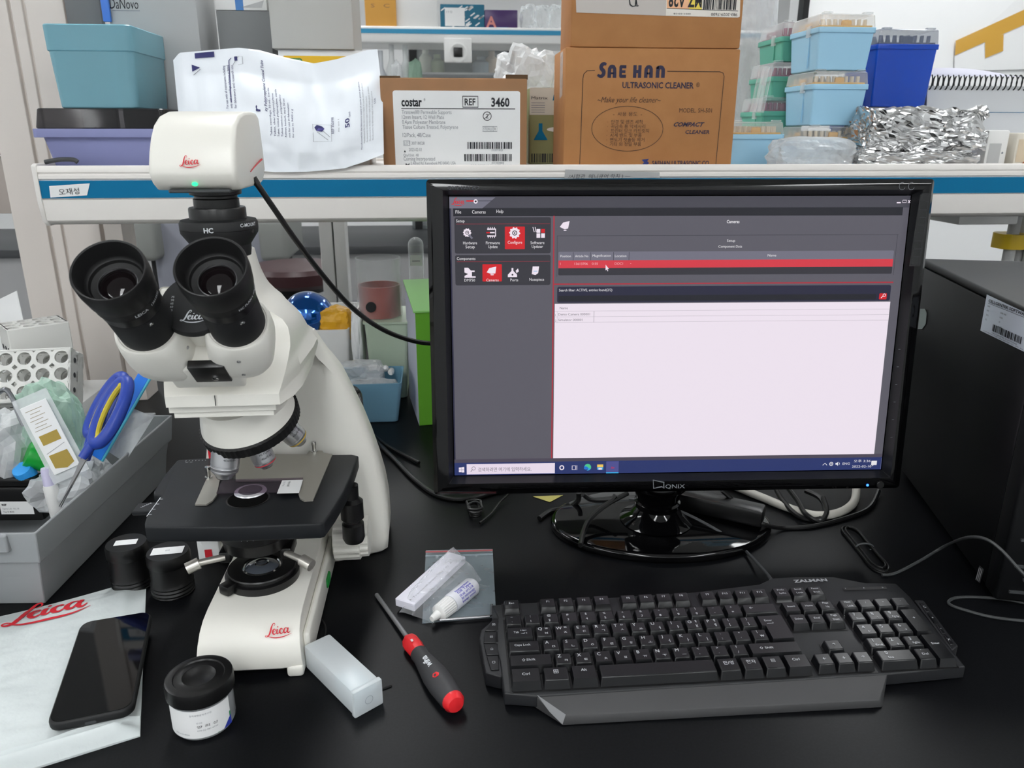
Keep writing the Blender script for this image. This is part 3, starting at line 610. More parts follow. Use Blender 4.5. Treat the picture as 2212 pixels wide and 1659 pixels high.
# crumpled clear bag in the box mouth, olive carton behind
p = at(1160, 150, Yc+.12); crumple('clear_bag', 'crumpled clear plastic bag behind the cardboard box with the white label', 'plastic bag', (p.x-.005, Yc+.27, b.z-.0), .05, .05, .062, m_film2, 5, .45)
m_olive = mat('olive_card', '#8d8f62', .6)
def olive(mb, M, w, h):
    q = h*.65; mb.rect(0, w, q, h, mat('cream_card', '#d7d6cb', .6), M, .0002)
    mb.text('M', h*.1, M @ T3(w*.42, h*.84, .0006), m_teal, bold=.03, shear=.2); mb.text('Matrix', h*.055, M @ T3(w*.03, h*.85, .0006), m_ink, width=w*.3)
    for k in range(5): mb.rect(w*.03, w*.28, h*(.8-k*.03), h*(.808-k*.03), m_ltxt, M, .0006)
    mb.poly([(w*.08, h*.32), (w*.34, h*.32), (w*.24, h*.44), (w*.24, h*.54), (w*.17, h*.54), (w*.17, h*.44)], m_teal, M, .0006); mb.poly([(w*.4+w*.18*cos(k*pi/8)+w*.1, h*.46+h*.03*sin(k*pi/8)) for k in range(16)], m_paper, M, .0006)
    barcode(mb, w*.04, w*.5, h*.02, h*.14, m_ink, M, 5, 20)
simple_box('carton', 'cream and olive carton with a blue flask drawing between the two brown boxes', 'box', 1143, 1262, 190, 355, 1.46, .1, m_olive, zb=ZS, deco=olive)

# ---- ultrasonic cleaner box and the upside-down box on it
Ys = 1.30
a, b = at(1217.5, 355, Ys), at(1602, 106, Ys); w, h = b.x-a.x, b.z-ZS; a_x = at(1219, 230, Ys).x; w = at(1590, 230, Ys).x-a_x
sd = ysame(a_x, 1196, 230)-Ys; sd = min(max(sd, .12), .3)
t = thing('cardboard_box', 'brown ultrasonic cleaner box standing on the shelf above the monitor', 'box', (a_x+w/2, Ys+sd/2, ZS))
MB().rbox(a_x, a_x+w, Ys, Ys+sd, ZS, b.z, m_card, .0025, 2).build('body', t)
mb = MB(); M = MF(a_x, Ys-.0005, ZS)
def uv(px, py): p = at(px, py, Ys); return (p.x-a_x, p.z-ZS)
def st(s, x0, x1, ytop, ybot, mt=m_navy, **k):
    (u0, v0), (u1, v1) = uv(x0, ybot), uv(x1, ytop); vs, fs = text_mesh(s, k.get('bold', 0), k.get('shear', 0)); hh = max(v.y for v in vs)-min(0, 0)
    mb.text(s, (v1-v0)/hh, M @ T3(u0, v0), mt, 'l', 'o', width=u1-u0, **k)
m_navyk = mat('print_blueblack', '#2c2a44', .7); m_brn = mat('print_brown', '#5a4034', .8); m_cln = mat('print_brownline', '#4a382f', .8)
# heavy display capitals drawn as rounded blocks
def cap(ch, x0, x1, yt, yb):
    (u0, v0), (u1, v1) = uv(x0, yb), uv(x1, yt); W_, H_ = u1-u0, v1-v0; K = lambda pts: [(u0+W_*x, v0+H_*y) for x, y in pts]; B = W_*.42
    if ch == 'S': mb.line2(K([(.95, .80), (.75, .84), (.52, .80), (.38, .66), (.48, .53), (.66, .42), (.68, .26), (.5, .13), (.28, .12), (.02, .2)]), [W_*.24, W_*.34, W_*.4, W_*.4, W_*.42, W_*.42, W_*.4, W_*.36, W_*.32, W_*.22], m_navyk, M, smooth=4)
    if ch in 'AN':
        arc = [(.2, 0), (.2, .45), (.22, .7), (.35, .84), (.5, .86), (.65, .84), (.78, .7), (.8, .45), (.8, 0)]
        mb.line2(K(arc), W_*.4, m_navyk, M)
        if ch == 'A': mb.poly(K([(.3, .28), (.7, .28), (.7, .42), (.3, .42)]), m_navyk, M)
        mb.poly(K([(0, .72), (.3, .72), (.3, 1), (.12, .95), (0, .85)]), m_navyk, M) if ch == 'N' else None
    if ch == 'E':
        mb.poly(K([(0, .12), (.12, 0), (1, 0), (1, .24), (.4, .24), (.4, .38), (.9, .38), (.9, .6), (.4, .6), (.4, .76), (1, .76), (1, 1), (.12, 1), (0, .88)]), m_navyk, M)
    if ch == 'H':
        mb.poly(K([(0, 0), (.4, 0), (.4, .36), (.6, .36), (.6, 0), (1, 0), (1, 1), (.6, 1), (.6, .62), (.4, .62), (.4, 1), (0, 1)]), m_navyk, M)
for ch, x0, x1, yt, yb in (('S', 1290, 1311, 132, 169), ('A', 1312, 1332, 140, 168), ('E', 1337, 1353, 141, 168), ('H', 1367, 1386, 141, 168), ('A', 1391, 1411, 141, 168), ('N', 1416, 1437, 142, 168)): cap(ch, x0, x1, yt, yb)
st('ULTRASONIC CLEANER', 1344, 1499, 178, 190, m_navyk, bold=.025); st('®', 1503, 1512, 178, 188, m_cln)
st('~Make your life cleaner~', 1290, 1428, 210, 221, m_cln, shear=.35); st('MODEL. SH-501', 1467, 1538, 234, 243, m_cln); st('COMPACT', 1455, 1522, 264, 273, m_navyk, bold=.035, shear=.4); st('CLEANER', 1480, 1533, 281, 289, m_navyk, bold=.02, shear=.15)
L = [(1252, 356), (1254, 310), (1259, 170), (1261, 160), (1268, 153), (1285, 152)]; mb.line2([uv(*q) for q in L], .0011, m_cln, M); L = [(1441, 154), (1555, 155), (1562, 158), (1564, 165), (1556, 250), (1546, 356)]; mb.line2([uv(*q) for q in L], .0011, m_cln, M)
mb.line2([uv(1355+77*cos(k*pi/24), 278+48.5*sin(k*pi/24)) for k in range(48)], .0009, m_cln, M, closed=True)
st('-  사용 용도  -', 1324, 1387, 242, 250, m_cln)
for k, (s, x1) in enumerate((('·  안경 및 렌즈 세척', 1388), ('·  귀금속 용 악세사리', 1394), ('·  프린터 잉크 카트릿지', 1402), ('·  시계 밴드 및 부품', 1386), ('·  면도기 칫솔등 제거', 1392), ('·  기타 외 정밀 부품', 1385))): st(s, 1312-k*.6, x1, 259+k*9.6, 267+k*9.6, m_cln)
mb.poly([uv(1386, 345), uv(1402, 343), uv(1398, 348), uv(1402, 352), (uv(1398, 356)), uv(1386, 356), (uv(1391, 351))], mat('print_blue2', '#2d3a7a', .7), M); st('SAEHAN ULTRASONIC CO.', 1408, 1534, 347, 357, m_navyk, bold=.02)
mb.build('printing', t)
mb = MB(); q = ysame(a_x, 1208, 110); mb.add([(a_x-.0006, Ys+.02, b.z-.004), (a_x-.0006, Ys+.05, b.z-.004), (a_x-.0006, Ys+.05, b.z-.075), (a_x-.0006, Ys+.02, b.z-.07)], [(0, 1, 2, 3)], m_film); mb.build('packing_tape', t)
c2, d2 = at(1233, 60, Ys+.004), at(1602, 60, Ys+.004)
t = thing('cardboard_box', 'second brown box with an upside-down barcode label on top of the ultrasonic cleaner box', 'box', ((c2.x+d2.x)/2, Ys+.1, b.z))
MB().rbox(c2.x, d2.x, Ys+.004, Ys+sd-.01, b.z+.0008, b.z+.26, m_card, .0025, 2).build('body', t)
mb = MB(); yy = Ys+.0032; M = MF(0, yy, 0); Q = lambda *p: [(at(x, y, yy).x, at(x, y, yy).z) for x, y in p]
mb.poly(Q((1245, 27), (1438, 34), (1440, -30), (1243, -30)), mat('grey_tape', '#c3bcb6', .5), M); mb.poly(Q((1438, 34), (1594, 38), (1598, 36), (1600, -30), (1440, -30)), mat('label_cream', '#ece6dc', .6), M, .0003)
mb.poly(Q((1440, 18), (1488, 20), (1490, -30), (1441, -30)), mat('label_pink', '#f2b98f', .6), M, .0006); mb.poly(Q((1488, 20), (1516, 21), (1517, -30), (1490, -30)), mat('label_yellow', '#f0d95a', .6), M, .0006); mb.line2(Q((1440, 18), (1594, 24)), .0008, m_ink, M, .0006)
def up(s, x0, x1, y0, y1, **k):
    (u0, v0), (u1, v1) = Q((x0, y0), (x1, y1)); vs, fs = text_mesh(s, k.get('bold', 0)); hh = max(v.y for v in vs)
    mb.text(s, abs(v1-v0)/hh, M @ Matrix(((-1, 0, 0, u1), (0, -1, 0, v0), (0, 0, 1, .0009), (0, 0, 0, 1))), m_ink, 'l', 'o', width=u1-u0, **k)
up('MZ-A28', 1445, 1515, -14, 17, bold=.03); up('983-2029-7600', 1536, 1592, 28, 35); up('2021-10-18', 1455, 1492, 28, 32); M2 = M; barcode(mb, Q((1519, 10))[0][0], Q((1592, 10))[0][0], Q((1555, 21))[0][1], Q((1555, -30))[0][1], m_ink, M @ T3(0, 0, .0009), 12, 34)
mb.line2(Q((1359, -4), (1361, 10), (1366, 14), (1372, 13), (1374, -4)), .0018, m_ink, M, .0009); mb.line2(Q((1374, 0), (1376, 14), (1379, 12)), .0018, m_ink, M, .0009)
mb.build('label', t)

# ---- pipette tip boxes
m_tb = mat('tip_box_blue', '#a0cfea', .35); m_tg = mat('tip_box_green', '#5fb09a', .35); m_ty = mat('tip_tray_yellow', '#dfa52e', .4); m_tm = mat('tip_tray_maroon', '#8a3a5c', .4)
m_td = mat('tip_box_navy', '#0a45b6', .25); m_lid = glassy('tip_lid', '#e6ecee', .1, .2); m_lid2 = glassy('tip_lid_smoky', '#9aa3b2', .1, .35)
m_tdk = mat('tip_tray_navy', '#1b2a55', .4)
def tip_box(w, d, h, lh, mb_, mt_, lab, nm='tip_box', lid=None, grp=None, tips=None):
    t = thing(nm, lab, 'tip box', (0, 0, 0), 0, grp)
    q = MB(); taper_box(q, -w/2, w/2, -d/2, d/2, 0, h, w*.045, mb_, .004); q.prism(rrect(w+.004, d+.004, .005), h-.009, h, mb_, bev=.001)
    q.box(-w/2+.0, -w/2+.002, -d*.2, -d*.18, .004, h-.012, mb_); q.build('body', t, world=False)
    q = MB(); q.prism(rrect(w-.006, d-.006, .004), h, h+.003, mt_); q.rbox(-w*.09, w*.09, -d/2+.004, -d/2+.009, h, h+lh*.55, mt_, .003, 2); q.rbox(-w/2+.004, -w/2+.009, -d*.1, d*.1, h, h+lh*.5, mt_, .003, 2)
    rnd = random.Random(2)
    for i in range(8):
        for j in range(5): q.lathe([(.0035, 0), (.0035, lh*.5), (.0025, lh*.5), (.0025, 0)], tips or mt_, 8, T3(-w/2+.012+i*(w-.024)/7, -d/2+.016+j*(d-.03)/4, h+.003))
    q.build('tip_tray', t, world=False)
    lid = lid or m_lid; q = MB()
    q.rings([[(p[0], p[1], z) for p in rrect(w+.001-2*k, d+.001-2*k, .004)] for z, k in ((h+.0006, 0), (h+lh-.002, .002), (h+lh, .004))], lid, True, cap0=False)
    for s_ in (-.36, .36): q.rbox(w*s_-.008, w*s_+.008, -d/2+.001, -d/2+.012, h+lh, h+lh+.003, lid, .001, 1)
    q.build('lid', t, world=False)
    MB().rbox(-w/2-.004, -w/2-.0005, -d*.2-.008, -d*.2+.008, h-.014, h+.004, lid, .001, 2).build('latch', t, world=False)
    return t
Yt = 1.375; fx = lambda px, py, Y=Yt: at(px, py, Y).x
wB = fx(1876, 178)-fx(1757, 178); dB = min(max(ysame(fx(1757, 178), 1698, 178)-Yt, .07), .16)
zz = [ZS]+[at(1800, y, Yt).z for y in (271, 152)]; lhB = at(1800, 152, Yt).z-at(1800, 180, Yt).z; hB = zz[2]-zz[1]-lhB-.001
cxs = [(fx(1745, 300)+fx(1859, 300))/2, (fx(1757, 178)+fx(1876, 178))/2, (fx(1771, 52)+fx(1893, 52))/2]
labs = ['light blue tip box with yellow tray, lowest of the stack of three', 'light blue tip box with yellow tray, middle of the stack of three', 'light blue tip box with yellow tray on top of the stack of three']
tb = tip_box(wB, dB, hB, lhB, m_tb, m_ty, labs[0], grp='light blue tip boxes', tips=mat('tip_natural', '#d9cdb4', .4))
hs = hB+lhB+.0015
z_low = zz[1]-hs
tl_ = tip_box(wB, dB, zz[1]-ZS-lhB-.0015, lhB, m_tb, m_ty, labs[0], grp='light blue tip boxes', tips=mat('tip_natural', '#d9cdb4', .4)); tl_.location = (cxs[0], Yt+dB/2, ZS)
for k in (1, 2):
    o = tb if k == 1 else copy_tree(tb); o['label'] = labs[k]; o.location = (cxs[k], Yt+dB/2, [max(ZS, z_low), zz[1], zz[1]+hs][k])
o = tip_box(wB, .085, at(1640, 263, 1.40).z-ZS-lhB, lhB, m_tb, m_ty, 'light blue tip box standing alone beside the ultrasonic cleaner box', grp='light blue tip boxes', tips=mat('tip_natural', '#d9cdb4', .4)); o.location = (at(1634, 300, 1.40).x, 1.40+.0425, ZS)
# green stack
Yn = 1.50; gx = at(1689, 90, Yn).x; wG, dG = .085, .11
zt = [at(1680, y, Yn).z for y in (78, 165, 240)]; hG = (zt[0]-zt[1])*.62; lG = (zt[0]-zt[1])*.36
labs = ['green tip box with a maroon tray on top of its stack', 'green tip box with a maroon tray in the middle of its stack', 'green tip box with a maroon tray at the bottom of its stack']
tg = tip_box(wG, dG, hG, lG, m_tg, m_tm, labs[0], grp='green tip boxes')
for k in range(3):
    o = tg if k == 0 else copy_tree(tg); o['label'] = labs[k]; o.location = (gx+wG/2-.012*k, Yn+dG/2, zt[k]-hG)
zsup = zt[2]-hG-.0005
simple_box('carton', 'low white carton under the green tip boxes', 'box', 1626, 1740, 300, 355, Yn, .12, m_white, zb=ZS, zt=zsup)
# navy boxes
Yv = 1.47; wN = at(2028, 95, Yv).x-at(1897, 95, Yv).x; zt0, ztb = at(1950, 95, Yv).z, at(1950, 231, Yv).z; lN = at(1950, 62, Yv).z-zt0
tn = tip_box(wN, .12, zt0-ztb, lN, m_td, m_tdk, 'large dark blue tip box with a clear lid standing on another one', 'tip_rack', m_lid2, 'dark blue tip boxes')
tn.location = ((at(2028, 95, Yv).x+at(1897, 95, Yv).x)/2, Yv+.06, ztb)
o = copy_tree(tn); o['label'] = 'dark blue tip box below the other one, half hidden by aluminium foil'; o.location = (tn.location.x-.012, Yv+.061, ztb-(zt0-ztb)-lN-.004)
# its support
simple_box('carton', 'pale box hidden behind the aluminium foil under the dark blue tip boxes', 'box', 1880, 2010, 300, 355, Yv, .12, m_white, zb=min(ZS, ztb-(zt0-ztb)-lN-.012), zt=ztb-(zt0-ztb)-lN-.005) if ztb-(zt0-ztb)-lN-.004 > ZS+.008 else None

# ---- aluminium foil parcels
m_foil = mat('aluminium_foil', '#d6d6d6', .2, metal=1., bump=(60, .35, .002))
def foil(label, px0, px1, py0, py1, Y, d, seed, amp):
    from mathutils import noise as N
    a, b = at(px0, py1, Y), at(px1, py0, Y); bm = bmesh.new(); bmesh.ops.create_cube(bm, size=1); bmesh.ops.subdivide_edges(bm, edges=bm.edges[:], cuts=26, use_grid_fill=True)
    for v in bm.verts:
        p = v.co.copy(); q = V3((p.x*5, p.y*3, p.z*3))+V3((seed, 0, 0)); n = V3((N.noise(q), N.noise(q+V3((7, 3, 1))), N.noise(q+V3((1, 9, 4))))); q2 = q*4.5; n2 = V3((N.noise(q2), N.noise(q2+V3((7, 3, 1))), abs(N.noise(q2+V3((1, 9, 4)))))); q3 = q*11; n3 = V3((N.noise(q3), N.noise(q3+V3((5, 2, 8))), N.noise(q3+V3((3, 1, 6)))))
        n = V3((n.x, n.y, abs(n.z)*1.3-.3)); r = 1-.22*max(0, p.length-.6)
        v.co = V3(((a.x+b.x)/2+p.x*r*(b.x-a.x), Y+d/2+p.y*r*d, (a.z+b.z)/2+p.z*r*(b.z-a.z)))+n*amp*1.3+n2*amp*.42+n3*amp*.10
        if v.co.z < a.z+.0005: v.co.z = a.z+.0005
    return MB().bm(bm, m_foil, False).build('foil_parcel', None, loc=((a.x+b.x)/2, Y+d/2, a.z), label=label, cat='foil parcel', group='aluminium foil parcels')
zf = at(2000, 334, 1.30).z
foil('lower crumpled aluminium foil parcel lying on the shelf', 1852, 2118, 328, 355, 1.30, .1, 3, .006)
foil('upper crumpled aluminium foil parcel on top of the other one', 1872, 2150, 238, 327, 1.31, .1, 11, .012)
# flared foil edge of the upper parcel
p = at(1765, 335, 1.31)
crumple('plastic_sheet', 'milky plastic sheet lying on the shelf between the tip boxes and the foil', 'plastic sheet', (p.x, 1.335, ZS+.02), .075, .035, .028, m_film2, 8, .15, freq=3)
# ---- spiral calendar
Yk = 1.52; k0, k1 = at(2003, 190, Yk).x, at(2320, 190, Yk).x; kz = at(2100, 186, Yk).z; kz0 = ZS
t = thing('desk_calendar', 'grey desk calendar with a black spiral binding behind the foil', 'calendar', ((k0+k1)/2, Yk, ZS))
q = MB(); q.add([(k0, Yk-.03, kz0), (k1, Yk-.03, kz0), (k1, Yk, kz), (k0, Yk, kz)], [(0, 1, 2, 3)], mat('calendar_card', '#c6c9cc', .6))
M = frame((k0, Yk-.0312, kz0), (1, 0, 0), (0, .03, kz-kz0)); 
for r_ in range(2):
    for c_ in range(14): q.rect(.006+c_*.004+(0 if c_ < 8 else .03), .008+c_*.004+(0 if c_ < 8 else .03), .075-r_*.012, .077-r_*.012, m_ltxt, M, .001)
q.rect(.002, k1-k0-.002, .095, .0955, m_teal, M, .001)
q.build('front_leaf', t, solid=.0015)
MB().add([(k0, Yk+.06, kz0), (k1, Yk+.06, kz0), (k1, Yk+.004, kz), (k0, Yk+.004, kz)], [(3, 2, 1, 0)], m_lgray).build('back_leaf', t, solid=.0015)
q = MB(); zt = at(2100, 163, Yk).z; n = int((k1-k0)/.0108); rad = (zt-kz+.008)/2
for k in range(n):
    x = k0+.004+k*.0108; q.tube([(x+.0022*sin(a_), Yk+rad*sin(a_)*.8, (kz+zt-.006)/2+rad*cos(a_)) for a_ in [j*2*pi/12 for j in range(12)]], .0014, m_matblk, 6, 0, True)
q.build('spiral_binding', t)
q = MB(); e = at(2110, 146, Yk-.02).z
q.rings([[(x, Yk-.006+.02*(j/8), zt-.002+(e-zt+.004)*(j/8)**.7*sin(pi*min(1, .35+(x-k0)/(k1-k0)))) for j in range(9)] for x in [k0+(k1-k0)*i/12 for i in range(13)]], mat('calendar_leaf', '#c9c9d8', .6), True, closed=False); q.build('turned_leaf', t)
# frames at the far end of the shelf
def fr_deco(mb, M, w, h): mb.rect(w*.12, w*.68, h*.06, h*.62, m_lgray, M); mb.poly(circle(.002, 10, w*.78, h*.35), m_ltxt, M)
simple_box('wall_switch_plate', 'white plastic module with a grey panel beside the foil', 'box', 2124, 2184, 281, 355, 1.36, .04, m_white, zb=ZS, deco=fr_deco, r=.003)
simple_box('wall_switch_plate', 'cream framed module with an orange corner at the photo edge', 'box', 2187, 2240, 287, 355, 1.35, .04, mat('cream_plastic', '#d9d3c6', .5), zb=ZS, deco=lambda mb, M, w, h: (mb.rect(w*.1, w*.9, h*.1, h*.8, mat('cream_panel', '#c9b9a0', .5), M), mb.poly([(w*.4, 0), (w, 0), (w, h*.4)], mat('orange_corner', '#a8552a', .6), M, .0006)), r=.003)
# hanging film behind the boxes
p = at(1648, 120, 1.56); crumple('clear_bag', 'tall clear plastic bag hanging between the brown box and the green tip boxes', 'plastic bag', (p.x, 1.68, ZS+.30), .062, .03, .30, m_film2, 14, .22)
for k in range(3):
    q = at(1598+k*13, 262, 1.46); MB().cyl((q.x, 1.40+.012*k, ZS+.09), (q.x+.012, 1.405+.012*k, ZS+.165), .006, m_clear, n=14).build('clear_tube', None, loc=(q.x, 1.40+.012*k, ZS+.09), label=['clear plastic tube leaning next to the ultrasonic cleaner box', 'second clear tube from the ultrasonic cleaner box', 'third clear tube from the ultrasonic cleaner box'][k], cat='tube', group='clear tubes beside the box')
# white paper with masking tape on the partition
Yp = 2.742; P = lambda *q: [(at(x, y, Yp).x, at(x, y, Yp).z) for x, y in q]; M = MF(0, Yp, 0)
q = MB(); q.poly(P((2062, 153), (2330, 147), (2330, -120), (2062, 120), (2062, 118)), m_paper, M); q.build('paper_sheet', None, loc=(at(2150, 100, Yp).x, Yp, at(2150, 150, Yp).z), solid=.0006, label='white paper sheet taped on the white partition', cat='paper')
m_tape = mat('masking_tape', '#d0a040', .6, alpha=.95); q = MB(); M = MF(0, Yp-.002, 0); q.poly(P((2062, 120), (2240, 41), (2240, 8), (2064, 88)), m_tape, M); q.poly(P((2127, 126), (2166, 110), (2167, 74), (2127, 88)), m_tape, M, .0006)
q.build('masking_tape', None, loc=(at(2150, 100, Yp).x, Yp-.002, at(2150, 120, Yp).z), label='strip of yellow masking tape with a short stub on the white paper', cat='tape')
# ================================================================== MICROSCOPE
AX, AY, ZT = -.205, .757, .147
scope = thing('microscope', 'white trinocular laboratory microscope with a digital camera mounted on top', 'microscope', (AX, .80, 0))
def sp(name, mb, parent=scope, **k): return mb.build(name, parent, **k)
# ---- foot
prof = [(.646, .007), (.6415, .011), (.6405, .020), (.645, .034), (.653, .0445), (.665, .0505), (.682, .0525), (.875, .0525), (.875, .007)]
xl = lambda z: -.2462+.005*(z/.05); xr = lambda z: -.1437-.0036*(z/.05)
mb = MB(); mb.rings([[(xl(z), y+.004, z) for y, z in prof], [(xl(z)+.2*(xr(z)-xl(z)), y+.001, z) for y, z in prof], [(xl(z)+.8*(xr(z)-xl(z)), y, z) for y, z in prof], [(xr(z), y+.003, z) for y, z in prof]], m_scope, True)
mb.rbox(-.160, -.144, .641, .66, 0, .012, m_scope, .003, 2); mb.rbox(-.245, -.232, .649, .665, 0, .012, m_scope, .003, 2)
mb.rbox(-.1465, -.1395, .66, .86, 0.001, .036, m_scope, .004, 3)
foot = sp('foot', mb, bevel=.0035, seg=3, sharp=40)
def surf_logo(px0, py0, px1, py1, P, N, size_k=1., mt=None, parent=scope, name='logo', lift=.0006):
    a = atp(px0, py0, P, N); b = atp(px1, py1, P, N); z = V3(N).normalized(); x = (b-a).normalized(); y = z.cross(x)
    M = frame(a+z*lift, x, y); q = MB(); curve_logo(q, M, (b-a).length*size_k, mt or m_red); return q
q = surf_logo(573, 1375, 632, 1368, V3((-.17, .6435, .030)), V3((0, -1, .42)), lift=.0022); sp('logo', q, foot)
MB().rbox(-.1405, -.137, .775, .795, .012, .024, mat('switch_green', '#1f8a3c', .4), .002, 2).build('power_switch', scope)
# ---- arm (stand column)
def arm_ring(z, x0, x1, yf, ye, yb):
    c0, c1 = AX-.055, -.136+max(0, z-.2)*-.12
    c1 = min(c1, x1-.006); c0 = max(c0, x0+.006)
    return [(x0, ye, z), (x0+.004, ye-.004, z), (c0-.004, yf+.004, z), (c0+.006, yf+.001, z), (c0+.02, yf+.006, z), (c1-.02, yf+.006, z), (c1-.006, yf+.001, z), (c1+.004, yf+.001, z), (x1-.005, ye-.006, z), (x1, ye, z), (x1-.001, yb-.02, z), (x1-.02, yb, z), (x0+.02, yb, z), (x0, yb-.02, z)]
sil = [(838, 1190, .874), (839, 1160, .874), (836, 1100, .874), (828, 1050, .874), (815, 1000, .874), (799, 950, .873), (780, 900, .872), (758, 855, .868), (733, 808, .862), (714, 788, .855), (699, 774, .85), (686, 756, .848), (668, 730, .845)]
R = []
for px, py, Y in sil:
    p = at(px, py, Y); k = max(0, p.z)/.26
    R.append(arm_ring(max(p.z, 0), -.302+.045*k**1.5, p.x, .850+.006*k, Y+.002, .965-.05*k))
R.insert(0, [(p[0]+(.004 if p[0] < AX else -.004), p[1]+(.003 if p[1] < .9 else -.003), 0) for p in R[0]]); R[1] = [(p[0], p[1], .004) for p in R[1]]
arm = sp('arm', MB().rings(R, m_scope, True), sharp=50)
for v in arm.data.vertices: pass
a, b = at(458, 1000, .872), at(466, 940, .872); MB().rbox(a.x-.002, a.x+.001, .868, .872, a.z-.01, b.z+.02, m_red, .0008, 2).build('red_stripe', arm)
# cantilever that carries nosepiece and head
hz0, hz1, hz2 = at(480, 890, .69).z, at(480, 878, .68).z, at(480, 853, .68).z
hx0, hx1 = at(364, 884, .69).x, at(633, 882, .72).x
def hout(k=0.):
    return [(hx0+k, .69+k), (at(606, 878, .69).x-.004-k, .69+k), (hx1-.004-k, .72), (hx1-.006-k, .80), (hx1-.006-k, .88), (hx0+k, .88), (hx0+k, .74)]
mb = MB(); mb.prism(hout(.003), hz0-.006, hz0, m_scope); mb.prism(hout(), hz0, hz1-.0012, m_scope); mb.prism(hout(.002), hz1-.0012, hz1, m_black)
sp('nosepiece_support', mb, bevel=.001)
# ---- viewing head: plate and tower
pz0, pz1 = hz1, hz2
e0, e1 = at(336, 853, .68), at(603, 853, .68)
XC = -.212
def srect(cx, cy, hx, hy, z, n=32, e=3.2):
    out = []
    for i in range(n):
        a = 2*pi*i/n; c, s = cos(a), sin(a); out.append((cx+hx*math.copysign(abs(c)**(2/e), c), cy+hy*math.copysign(abs(s)**(2/e), s), z))
    return out
def tab(T, z):
    for (z0, *v0), (z1, *v1) in zip(T, T[1:]):
        if z <= z1: k = max(0, (z-z0)/(z1-z0)); return [p+(q-p)*k for p, q in zip(v0, v1)]
    return list(T[-1][1:])
ztow = at(547, 538, .775).z
def kp_(px, py, Y): p = at(px, py, Y); return (p.z, p.x, p.y)
CR = [(pz0, e1.x, .6805), (pz1, e1.x, .680), kp_(616, 805, .70), kp_(626, 760, .727), kp_(628, 737, .742), kp_(623, 708, .752), kp_(608, 686, .757), (.345, -.180, .756), (.365, -.186, .752), (ztow, -.190, .7495)]
SR = [(pz0,)+kp_(654, 839, .735)[1:], (pz0+.012,)+kp_(690, 800, .80)[1:]]+[kp_(*q) for q in ((697, 773, .838), (682, 750, .835), (667, 728, .83), (646, 687, .82), (620, 663, .81), (608, 652, .80), (594, 642, .795), (580, 627, .79), (567, 604, .785), (555, 576, .778), (547, 538, .775))]
SR = sorted(SR); CRs = sorted(CR)
def head_ring(z):
    xc_, yc_ = tab(CRs, z); xr_, yr_ = tab(SR, z); k = min(1, max(0, (z-pz1)/(ztow-pz1))); cx = -.2005+(XC+.2005)*k; yb = .905-.105*k
    xl_ = max(2*cx-xr_, e0.x+.002+.0*k); xcl = 2*cx-xc_
    if k > .6: xl_ = 2*cx-xr_
    yr_ = min(yr_, yb-.012); xm, ym = xc_+(xr_-xc_)*.72, yc_+(yr_-yc_)*.45
    return [(xcl, yc_, z), (cx-.012, yc_-.0002, z), (cx+.012, yc_-.0002, z), (xc_, yc_, z), (xm, ym, z), (xr_, yr_, z), (xr_-.001, yr_+(yb-yr_)*.4, z), (xr_-.012*(1-.4*k), yb-.003, z), (cx, yb, z), (xl_+.012*(1-.4*k), yb-.003, z), (xl_+.001, yr_+(yb-yr_)*.4, z), (xl_, yr_, z), (min(xcl, xl_)+abs(xl_-xcl)*.28 if xl_ < xcl else xl_, ym, z)]
zl = [pz0, pz0+.0012, pz1-.0012, pz1]+[pz1+(ztow-pz1)*i/16 for i in range(1, 17)]
mb = MB(); mb.rings([head_ring(z) for z in zl]+[[(XC+(q_[0]-XC)*.92, .775+(q_[1]-.775)*.92, ztow+.0015) for q_ in head_ring(ztow)]], m_scope, True)
mb.box(e0.x+.475*(e1.x-e0.x)-.0002, e0.x+.475*(e1.x-e0.x)+.0002, .6783, .6800, pz0+.001, pz1, m_dgray)
head = sp('viewing_head', mb, bevel=.0012, sharp=32)
for (z0, *q) in CR: print('crease', round(z0, 4), [round(v, 4) for v in q])
# ---- trinocular tube stack and camera
TX, TY = at(473, 500, .765).x, .768
zz = lambda py: at(473, py, .767).z
M = Matrix.Translation((TX, TY, 0)); pxr = .79/FPX
mb = MB(); mb.lathe([(.027, ztow-.004), (.0275, zz(532)), (.0275, zz(527)), (74*pxr, zz(502)), (75*pxr, zz(494)), (74.2*pxr, zz(493.4)), (75*pxr, zz(492.6)), (75*pxr, zz(480)), (72*pxr, zz(474)), (55*pxr, zz(471))], m_matblk, 56, M)
ct = sp('camera_tube', mb, sharp=30)
mb = MB(); mb.lathe([(54.5*pxr, zz(472)), (54.5*pxr, zz(450)), (53*pxr, zz(447)), (43.5*pxr, zz(447)), (43.5*pxr, zz(429)), (41*pxr, zz(427)), (41*pxr, zz(422)), (49*pxr, zz(419)), (50*pxr, zz(408)), (50*pxr, zz(405))], m_black, 56, M); sp('adapter_ring', mb, ct, sharp=30)
def wrap_text(q, s, size, cz, ang, r, mt, c=(TX, TY), width=None, bold=0):
    t_ = MB(); t_.text(s, size, Matrix.Identity(4), mt, 'c', 'c', width=width, bold=bold); vs = []
    for v in t_.v: a = ang+v.x/r; vs.append((c[0]+r*sin(a), c[1]-r*cos(a), cz+v.y))
    q.add(vs, t_.f, mt)
q = MB(); wrap_text(q, 'HC', .0062, zz(489), -.01, 75.4*pxr, m_keylab, bold=.03); wrap_text(q, 'C-MOUNT', .0045, zz(482), 1.1, 75.4*pxr, m_keylab, bold=.02)
sp('lettering', q, ct)
MB().cyl((TX+75*pxr*sin(1.2), TY-75*pxr*cos(1.2), zz(497)), (TX+77*pxr*sin(1.2), TY-77*pxr*cos(1.2), zz(497)), .0018, m_chrome).build('set_screw', ct)
